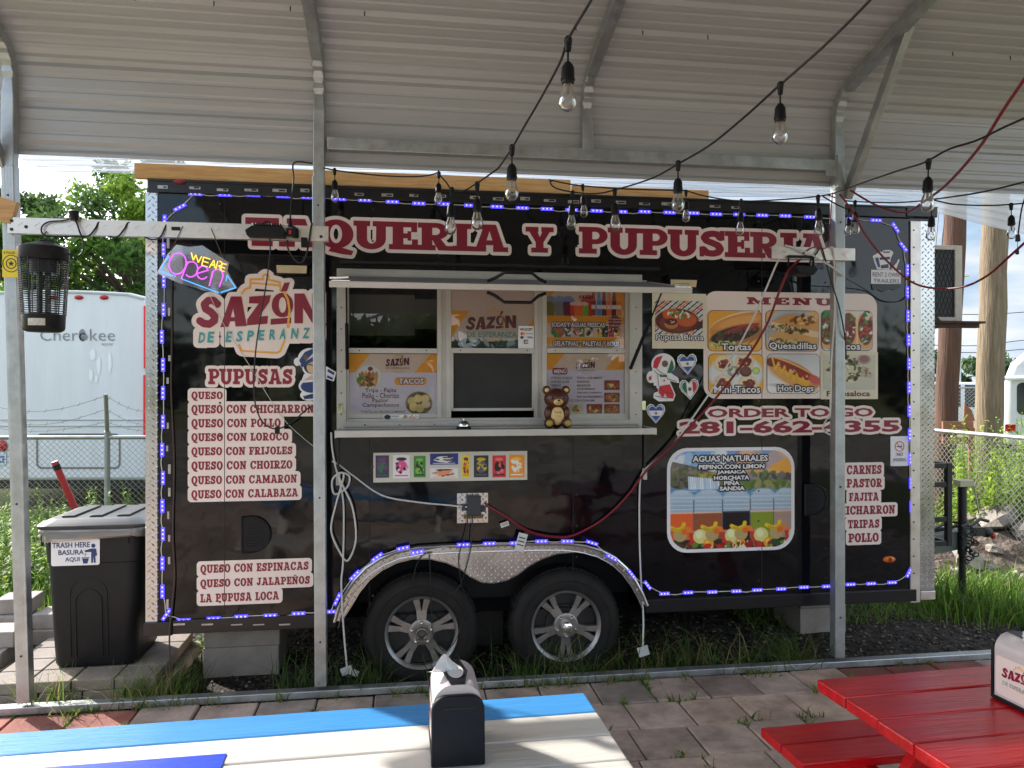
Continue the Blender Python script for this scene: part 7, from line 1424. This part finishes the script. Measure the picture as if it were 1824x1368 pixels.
tree('broadleaf_tree', 'tall bright green tree rising behind the camper next to the trailer corner', -8.3, 17.2, 6.9, 2.3, 27000, .075, TG + TD_[:1], .2, kc=70)
tree('broadleaf_tree', 'bushy yellow green tree directly above the camper roof', -10.0, 15.2, 4.9, 1.7, 19000, .072, TG, .25, kc=44)
tree('broadleaf_tree', 'smaller dark green tree at the left, behind the hanging lamp', -12.6, 19.5, 6.6, 2.0, 15000, .08, TD_ + TG[:1], .3, kc=40)
tree('broadleaf_tree', 'dark tree standing farthest back between the left post and the camper', -9.4, 21.5, 6.2, 2.6, 9000, .13, TD_, .2, kc=44)
tree('broadleaf_tree', 'green tree at the far left edge behind the left post', -15.2, 18.0, 5.4, 2.0, 7000, .12, TG + TD_, .2, kc=36)
def treeline(name, x0, x1, y, ht, n, size, cols, k=60, dep=4):
    cls = [(random.uniform(x0, x1), y + random.uniform(-dep, dep), gz + ht * random.random() ** .8 * .85 * random.uniform(.7, 1), ht * random.uniform(.12, .25)) for _ in range(k)]
    ob = crown_mesh(name, None, (0, 0, 0), n, cls, size, cols, 1); return tag(ob, kind='stuff')
FAR = [C(66, 92, 54), C(80, 104, 60), C(56, 80, 50)]
treeline('far_treeline', 28, 75, 70, 6.0, 52000, .27, FAR, 260, 6)
treeline('far_treeline', -60, 28, 75, 5.0, 9000, .7, FAR, 90, 6)
treeline('far_treeline', -60, 60, -46, 11.0, 24000, .8, [C(60, 84, 46), C(74, 98, 52), C(50, 72, 40)], 190, 4)
m = MB(); m.add([(-40, -20, gz - .004), (40, -20, gz - .004), (40, -2.9, gz - .004), (-40, -2.9, gz - .004)], [(0, 1, 2, 3)]); tag(m.build('gravel_yard', ground_mat('yard_gravel', C(112, 106, 98), C(150, 142, 130), C(182, 172, 158), .5, bs=30), None), kind='structure')

# ---------------------------------------------------------------- white camper behind the left fence
D0 = 11.0; xl, xr_ = -8.05, -5.2; RV = thing('camper', 'white travel camper with a faded name on its rear wall, parked behind the left fence', 'camper', ((xl + xr_) / 2, D0 + 3, gz)); oR = ((xl + xr_) / 2, D0 + 3, gz)
RVW = pm('weathered_white_gelcoat', C(208, 212, 216), rough=.4, var=.05, vs=2.5, stretch=(3, 3, .35), detail=8)
zt_, zb_ = 3.02, .35
sec_ = [(xl, zb_), (xr_, zb_), (xr_, zt_ - .12), (xr_ - .06, zt_ - .04)] + [(xr_ - (xr_ - xl) * i / 10, zt_ + .06 * math.sin(math.pi * i / 10)) for i in range(1, 10)] + [(xl + .06, zt_ - .04), (xl, zt_ - .12)]
m = MB(); m.prism(sec_, D0, D0 + 6.5); m.build('shell', RVW, RV, o=oR, bevel=.05, smooth=True, ang=30)
for tp, tr in (([(x, D0 - .005, z - .03) for x, z in sec_[3:15]], .022), ([(xl, D0 - .004, 1.22), (xr_, D0 - .004, 1.22)], .012), ([(xl, D0 - .004, 1.13), (xr_, D0 - .004, 1.13)], .012)):
    m = MB(); m.tube(tp, tr, 6); m.build('trim_strip', pm('grey_white_trim', C(180, 186, 190), rough=.4), RV, o=oR, smooth=True)
def Q(px, py): p = P(px, py, D0); return p.x, p.z
hp = shape([RR(Q(65, 0)[0], Q(0, 835)[1], Q(215, 0)[0], Q(0, 772)[1], .08), N(RR(Q(65, 0)[0] + .025, Q(0, 835)[1] + .025, Q(215, 0)[0] - .025, Q(0, 772)[1] - .025, .06))])
m = MB(); m.flat(hp, -D0 + .008); m.build('hatch_outline', pm('brown_grey_seal', C(110, 106, 100), rough=.6), RV, o=oR)
for px in (96, 141, 186):
    x, z = Q(px, 530); m = MB(); m.ball((x, D0 - .01, z), .065, .03, .032, 12, 8); m.build('marker_light', pm('red_lens', C(160, 16, 24), rough=.2), RV, o=oR, smooth=True)
m = MB(); x, z = Q(259, 650); m.box(xr_ - .055, D0 - .03, Q(0, 656)[1], xr_ + .01, D0 + .05, Q(0, 545)[1]); m.box(xr_ - .06, D0 - .03, Q(0, 782)[1], xr_ + .01, D0 + .05, Q(0, 668)[1]); m.build('reflector_strip', pm('bright_red_reflector', C(230, 30, 40), rough=.3), RV, o=oR)
FAD = pm('faded_grey_lettering', C(150, 158, 162), rough=.6, col2=C(96, 100, 104), vs=9)
m = MB(); m.flat(join(fit(ftext('Cherokee', -.008), Q(72, 0)[0], Q(205, 0)[0], Q(0, 607)[1], Q(0, 586)[1]), fit(ftext('WOLF PUP', 0), Q(181, 0)[0], Q(202, 0)[0], Q(0, 616)[1], Q(0, 611)[1]), shape([EL(*Q(147, 597), .05, .09, 12)])), -D0 + .01); m.build('name_lettering', FAD, RV, o=oR)
m = MB(); random.seed(3)
for px, py, rx, ry in ((166, 632, .045, .09), (176, 650, .03, .12), (162, 668, .03, .1), (196, 645, .03, .16), (172, 675, .025, .06)): x, z = Q(px, py); m.flat(shape([(1, [(x + rx * math.cos(a) * random.uniform(.7, 1.2), z + ry * math.sin(a) * random.uniform(.7, 1.2)) for a in [i * .45 for i in range(14)]])]), -D0 + .007)
m.build('peeling_patches', pm('peeled_patch', C(222, 228, 230), rough=.5), RV, o=oR)
m = MB(); m.box(xl + .1, D0 + .1, .22, xr_ - .1, D0 + 6.3, .4); m.build('underframe', STEELB, RV, o=oR)
m = MB(); x, z = Q(6, 794); m.ball((x, D0 - .02, z), .07, .04, .085, 12, 8); m.build('tail_light', pm('red_lens', C(160, 16, 24)), RV, o=oR, smooth=True)
m = MB(); x0, z1 = Q(-14, 806); x1, z0 = Q(12, 828); m.box(x0, D0 - .02, z0, x1, D0 - .008, z1, 0); m.flat(fit(ftext('CE', .02), Q(0, 0)[0], Q(10, 0)[0], Q(0, 824)[1], Q(0, 812)[1]), -D0 + .0225, 1); m.build('number_plate', [pm('pale_blue_plate', C(190, 206, 220), rough=.4), NAVY], RV, o=oR)
for yw in (D0 + 2.9, D0 + 3.8):
    m = MB(); m.lathe([(.2, 0), (.34, .02), (.36, .1), (.34, .2), (.2, .22)], (xr_ - .25, yw, .27), (1, 0, 0), 24); m.build('wheel', RUBBER, RV, o=oR, smooth=True)

# ---------------------------------------------------------------- chain-link fences
WIRE = pm('fence_wire', C(150, 150, 146), rough=.5, metal=.6); PIPE = pm('fence_pipe', C(150, 152, 152), rough=.5, metal=.6, var=.15)
def chainlink(label, p0, p1, ht, posts, mesh=.062, r=.0022, barbed=False, rail=.021):
    p0, p1 = Vector(p0), Vector(p1); L = (p1 - p0).length; d = (p1 - p0) / L; n = Vector((-d.y, d.x, 0)); base = p0.copy()
    t = thing('chain_link_fence', label, 'fence', base); o = tuple(base)
    m = MB(); k = int((L + ht) / mesh)
    for i in range(k):
        for s in (1, -1):
            a0, a1 = (i * mesh - ht, i * mesh) if s > 0 else (i * mesh, i * mesh - ht)      # bottom x, top x
            z0, z1 = 0.03, ht; u0, u1 = a0, a1
            def cl(u0, z0, u1, z1):
                for lim, sg in ((0, 1), (L, -1)):
                    if (u0 - lim) * sg < 0 and (u1 - lim) * sg < 0: return None
                    if (u0 - lim) * sg < 0: f = (lim - u0) / (u1 - u0); u0, z0 = lim, z0 + (z1 - z0) * f
                    elif (u1 - lim) * sg < 0: f = (lim - u0) / (u1 - u0); u1, z1 = lim, z0 + (z1 - z0) * f
                return u0, z0, u1, z1
            c_ = cl(u0, z0, u1, z1)
            if not c_ or abs(c_[3] - c_[1]) < .01: continue
            m.tube([p0 + d * c_[0] + Vector((0, 0, c_[1])) + n * .003 * s, p0 + d * c_[2] + Vector((0, 0, c_[3])) + n * .003 * s], r, 4, cap=False)
    m.build('wire_mesh', WIRE, t, o=o)
    m = MB(); m.tube([p0 + Vector((0, 0, ht)), p1 + Vector((0, 0, ht))], rail, 8); m.build('top_rail', PIPE, t, o=o, smooth=True)
    for u in posts:
        m = MB(); b_ = p0 + d * u; m.tube([b_ - Vector((0, 0, .05)), b_ + Vector((0, 0, ht + .04))], .03, 10); m.ball(b_ + Vector((0, 0, ht + .05)), .034, .034, .03, 10, 6)
        if barbed: m.tube([b_ + Vector((0, 0, ht + .04)), b_ + Vector((.1, -.22, ht + .46))], .022, 8)
        m.build('fence_post', PIPE, t, o=o, smooth=True)
    if barbed:
        m = MB()
        for f in (.3, .62, .95):
            q0, q1 = p0 + Vector((.1 * f, -.22 * f, ht + .04 + .42 * f)), p1 + Vector((.1 * f, -.22 * f, ht + .04 + .42 * f)); ps = [0] + posts + [L]; ln = []
            for a_, b_ in zip(ps[:-1], ps[1:]):
                for i in range(10): tt = i / 10; ln.append(q0 + d * (a_ + (b_ - a_) * tt) - Vector((0, 0, .16 * math.sin(math.pi * tt) * (1 if f > .5 else .6))))
            ln.append(q1); m.tube(ln, .004, 4)
            for i in range(int(L / .13)):
                j = i * .13 / L * (len(ln) - 1); a_ = ln[int(j)].lerp(ln[min(int(j) + 1, len(ln) - 1)], j % 1); m.tube([a_ + Vector((-.012, 0, -.02)), a_ + Vector((.012, 0, .02))], .0025, 4)
        m.build('barbed_wire', WIRE, t, o=o)
    return t
fz_ = gz
pA = P(-60, 780, 8.0); pB = P(330, 778, 8.1); Lf = (pB - pA).length; postu = (P(190, 780, 8.05) - pA).length
chainlink('chain link fence with barbed wire on an angled arm, in front of the white camper', (pA.x, pA.y, fz_), (pB.x, pB.y, fz_), 1.17 - fz_, [postu], barbed=True)
pC, pD = P(1560, 745, 9.9), P(1900, 791, 7.1)
chainlink('chain link fence crossing behind the tow hitch and tall weeds on the right', (pC.x, pC.y, fz_), (pD.x, pD.y, fz_), 1.2 - fz_, [3.3], mesh=.07, r=.0028)
pE, pF = P(1600, 690, 19), P(1900, 692, 18)
chainlink('farther chain link fence in front of the parked white vehicles', (pE.x, pE.y, fz_), (pF.x, pF.y, fz_), 1.64 - fz_, [1.2, 3.4], mesh=.09, r=.0035)
m = MB(); pa, pb = P(131, 900, 7.0), P(97, 822, 6.9); m.tube([pa + (pa - pb) * .3, pa.lerp(pb, .82)], .03, 8, 0); m.tube([pa.lerp(pb, .82), pa.lerp(pb, .93)], .031, 8, 1); m.tube([pa.lerp(pb, .93), pb], .03, 8, 0)
tag(m.build('leaning_pole', [pm('red_pole_paint', C(176, 40, 50), rough=.45), DARK], None, origin=pa, smooth=True), 'short red pole leaning in the weeds behind the trash can', 'pole')

# ---------------------------------------------------------------- utility poles and lamp post
WOODP = pm('grey_tan_pole_wood', C(136, 120, 96), rough=.85, col2=C(86, 72, 55), vs=5, stretch=(7, 7, .5), bump=.012, bs=8, detail=8)
WOODR = pm('red_brown_pole_wood', C(98, 66, 47), rough=.85, col2=C(54, 36, 28), vs=5, stretch=(8, 8, .4), bump=.014, bs=8, detail=8)
def upole(label, pb, pt, r0, r1, mat, guard=False):
    pb, pt = Vector(pb), Vector(pt); t = thing('utility_pole', label, 'utility pole', (pb.x, pb.y, gz), 0, 'utility poles'); o = (pb.x, pb.y, gz)
    m = MB(); pts = [pb.lerp(pt, i / 14) + Vector((random.uniform(-.008, .008), random.uniform(-.008, .008), 0)) for i in range(15)]; m.tube(pts, [r0 + (r1 - r0) * i / 14 for i in range(15)], 18); m.build('shaft', mat, t, o=o, smooth=True, ang=60)
    if guard:
        OR = pm('weathered_orange_board', C(140, 92, 66), rough=.8, var=.15, vs=8); m = MB(); c_ = P(1684, 800, 9.6)
        m.box(c_.x - .17, c_.y - .25, P(0, 756, 9.6).z - .05, c_.x + .2, c_.y - .22, P(0, 756, 9.6).z + .05); m.box(c_.x - .17, c_.y - .25, P(0, 782, 9.6).z - .04, c_.x + .2, c_.y - .22, P(0, 782, 9.6).z + .04); m.box(c_.x + .13, c_.y - .28, gz, c_.x + .2, c_.y - .25, P(0, 760, 9.6).z); m.prism([(c_.x + .1, P(0, 750, 9.6).z), (c_.x + .24, P(0, 748, 9.6).z), (c_.x + .2, P(0, 730, 9.6).z), (c_.x + .11, P(0, 718, 9.6).z)], c_.y - .22, c_.y - .2); m.build('board_guard', OR, t, o=o)
    return t
a_, b_ = P(1676, 880, 9.9), P(1716, 60, 9.9); upole('reddish brown cracked utility pole with a board guard, behind the air conditioner', (a_.x, a_.y, gz), b_, .136, .128, WOODR, True)
a_, b_ = P(1755, 850, 10.2), P(1785, 40, 10.2); upole('thicker pale tan utility pole right of the air conditioner', (a_.x, a_.y, gz), b_, .172, .148, WOODP)
m = MB(); t0 = P(1700, 120, 9.8)
for a_, b_ in (((1672, 380), (1652, 600)), ((1690, 300), (1660, 640))): m.tube([P(*a_, 9.6), P(*b_, 9.4)], .006, 5)
tag(m.build('guy_wire', STEELB, None, origin=P(1672, 480, 9.5)), 'dark guy wires dropping beside the reddish utility pole', 'wires')
for i, (y0, y1) in enumerate(((560, 556), (616, 606), (628, 622))):
    m = MB(); m.tube(spline([P(1500, y0 - 8, 60), P(1720, y0, 60), P(1824, y1, 60), P(2000, y1 - 14, 60)]), .03, 5); tag(m.build('power_line', STEELB, None, origin=P(1720, y0, 60)), ['highest thin power line across the sky at the right', 'middle thin power line across the sky at the right', 'lowest thin power line just above the far trees'][i], 'power line')
b_ = P(1708, 690, 40); LP = thing('lamp_post', 'thin white lamp post in the car park beyond the reddish pole', 'lamp post', (b_.x, b_.y, gz)); m = MB(); m.tube([(0, 0, 0), (0, 0, 7.4)], [.11, .08], 10); m.build('shaft', pm('white_post', C(200, 206, 210), rough=.4), LP, smooth=True); m = MB(); m.box(-.5, -.15, 7.4, .5, .15, 7.55); m.build('lamp_head', pm('white_post', C(200, 206, 210)), LP, bevel=.03)

# ---------------------------------------------------------------- vehicles beyond the right fence
CARW = pm('white_car_paint', C(220, 222, 224), rough=.22, coat=.6, var=.02); CARG = pm('dark_car_glass', (.03, .035, .04, 1), rough=.05, spec=.7)
def vehicle(name, label, cat, c, rot, prof, glass, wheels, wd, lights):
    t = thing(name, label, cat, (c[0], c[1], gz), rot); m = MB(); m.prism(prof, -wd / 2, wd / 2); m.build('body', CARW, t, bevel=.06, smooth=True, ang=40, seg=3)
    for gpoly in glass:
        m = MB(); m.prism(gpoly, -wd / 2 - .006, wd / 2 + .006); m.build('window', CARG, t)
    for wx in wheels:
        for s in (-1, 1):
            m = MB(); m.lathe([(.2, 0), (.36, .01), (.37, .1), (.36, .2), (.2, .21)], (wx, s * (wd / 2 - .1) - .1, .37), (0, 1, 0), 24); wo = m.build('wheel', RUBBER, t, smooth=True); m = MB(); m.lathe([(.001, -.012), (.12, -.012), (.2, -.004), (.21, .0)], (wx, s * (wd / 2 - .1) - .1, .37), (0, 1, 0), 20); m.lathe([(.21, .21), (.2, .215), (.001, .222)], (wx, s * (wd / 2 - .1) - .1, .37), (0, 1, 0), 20); m.build('rim', ALU, wo, smooth=True)
    for (x, z, mt) in lights: m = MB(); m.box(x - .04, -wd / 2 + .08, z - .1, x + .04, -wd / 2 + .4, z + .1); m.box(x - .04, wd / 2 - .4, z - .1, x + .04, wd / 2 - .08, z + .1); m.build('lamps', mt, t, bevel=.02)
    m = MB(); m.box(prof[0][0] - .03, -wd / 2 + .05, .35, prof[0][0] + .08, wd / 2 - .05, .6); m.build('bumper', CHROME, t, bevel=.03)
    m = MB(); m.prism([(glass[0][0][0] + .02, glass[0][0][1]), (glass[0][0][0] + .2, glass[0][0][1]), (glass[0][0][0] + .18, glass[0][0][1] + .15), (glass[0][0][0] + .03, glass[0][0][1] + .15)], -wd / 2 - .2, -wd / 2); m.build('mirror', BLKPL, t, bevel=.02)
    return t
RL, HLm = pm('red_lens', C(160, 16, 24)), pm('headlamp_glass', C(210, 214, 218), rough=.1)
p = P(1688, 740, 21); pk = [(-2.8, .5), (2.8, .5), (2.85, .95), (2.6, 1.12), (1.35, 1.2), (.75, 1.86), (-.75, 1.88), (-.95, 1.2), (-2.8, 1.18)]
vehicle('pickup_truck', 'white pickup truck parked beyond the fences behind the reddish pole', 'pickup truck', (p.x, p.y), rad(-12), pk, [[(1.2, 1.22), (.72, 1.78), (.1, 1.8), (.1, 1.22)], [(0, 1.22), (0, 1.8), (-.7, 1.8), (-.85, 1.22)]], (-1.75, 1.75), 1.95, ((2.84, .85, HLm), (-2.8, .9, RL)))
p = P(1722, 690, 48); cr_ = [(-2.3, .4), (2.3, .4), (2.35, .8), (1.3, .98), (.7, 1.5), (-1.2, 1.52), (-2.1, 1.0), (-2.35, .9)]
vehicle('parked_car', 'small distant white car between the two utility poles', 'car', (p.x, p.y), rad(-25), cr_, [[(1.2, 1.0), (.68, 1.44), (0, 1.45), (0, 1.0)], [(-.1, 1.0), (-.1, 1.45), (-1.15, 1.45), (-1.85, 1.0)]], (-1.4, 1.4), 1.75, ((2.32, .7, HLm), (-2.3, .8, RL)))
p = P(1788, 770, 15.5); HT = thing('silver_trailer', 'rounded silver white trailer with a dark window at the right edge', 'trailer', (p.x, p.y, gz), -math.atan2(p.x, p.y)); oh = (p.x, p.y, gz); x0 = p.x
m = MB(); sc2 = [(x0, .5), (x0 + 5.5, .5), (x0 + 5.5, 2.2), (x0 + 5.1, 2.5), (x0 + .9, 2.52), (x0 + .4, 2.42), (x0 + .12, 2.15), (x0, 1.8)]; m.prism(sc2, p.y, p.y + 2.3); m.build('shell', pm('silver_shell', C(206, 208, 210), rough=.35, metal=.3, var=.06), HT, o=oh, bevel=.12, smooth=True, ang=40, seg=4)
m = MB(); m.prism(RR(x0 + .22, 1.12, x0 + 1.1, 1.76, .1)[1], p.y - .012, p.y + .02); m.build('window', CARG, HT, o=oh); m = MB(); m.tube([(x0 - .1, p.y - .1, 1.84), (x0 + 3, p.y - .1, 1.9)], .045, 8); m.build('awning_tube', CARW, HT, o=oh, smooth=True)
m = MB(); m.box(x0 + .02, p.y - .02, .78, x0 + .2, p.y + .02, .92); m.build('tail_light', RL, HT, o=oh); m = MB(); m.lathe([(.2, 0), (.36, .02), (.36, .2), (.2, .22)], (x0 + 2.8, p.y, .3), (0, 1, 0), 24); m.build('wheel', RUBBER, HT, o=oh, smooth=True)

# ---------------------------------------------------------------- rubble heap on the right
mc = PG(1790, 960, gz); m = MB(); nu = 26; V = []
def mound(x, y): return .42 * math.exp(-((x / 1.25) ** 2 + (y / .62) ** 2)) + .10 * math.exp(-(((x + 1.1) / .7) ** 2 + (y / .5) ** 2))
mx_, my_ = 5.35, 8.05
for i in range(nu + 1):
    for j in range(nu + 1):
        x, y = (i / nu - .5) * 5.2, (j / nu - .5) * 2.4; z = mound(x, y); V.append((mx_ + x, my_ + y, gz - .03 + z + (random.uniform(-.035, .035) if z > .05 else 0)))
m.add(V, [(i * (nu + 1) + j, (i + 1) * (nu + 1) + j, (i + 1) * (nu + 1) + j + 1, i * (nu + 1) + j + 1) for i in range(nu) for j in range(nu)]); tag(m.build('dirt_mound', ground_mat('crumbly_dirt', C(78, 68, 60), C(104, 92, 82), C(130, 116, 104), 5, bump=.05, bs=22), None), kind='structure')
CH = pm('broken_concrete', C(140, 131, 122), rough=.9, var=.25, vs=7, bump=.006, bs=60, detail=8)
for i in range(30):
    x, y = random.gauss(.2, .85), random.uniform(-.75, .25); s = random.uniform(.06, .2) if i > 7 else random.uniform(.17, .27); m = MB(); m.ball((0, 0, 0), s, s * random.uniform(.6, 1), s * random.uniform(.35, .6), 7, 4); m.v = [(a * random.uniform(.75, 1.15), b * random.uniform(.75, 1.15), c_ * random.uniform(.7, 1.2)) for a, b, c_ in m.v]
    ob = m.build('concrete_chunk', CH, None); ob.location = (mx_ + x, my_ + y, gz + mound(x, y) + s * .15); ob.rotation_euler = (random.uniform(-.5, .5), random.uniform(-.5, .5), random.uniform(0, 3)); tag(ob, 'large broken grey concrete lump in the rubble heap by the tow hitch' if s > .165 else 'small broken grey concrete chunk in the rubble heap by the tow hitch', 'concrete chunk', 'broken concrete in the rubble heap')
stones('rubble_crumbs', 1500, lambda n: (mx_ + rng.normal(0, 1.0, n), my_ - .2 + rng.normal(0, .5, n)), gz + .03, .015, .05, [C(150, 140, 130), C(120, 106, 92), C(176, 166, 156)])
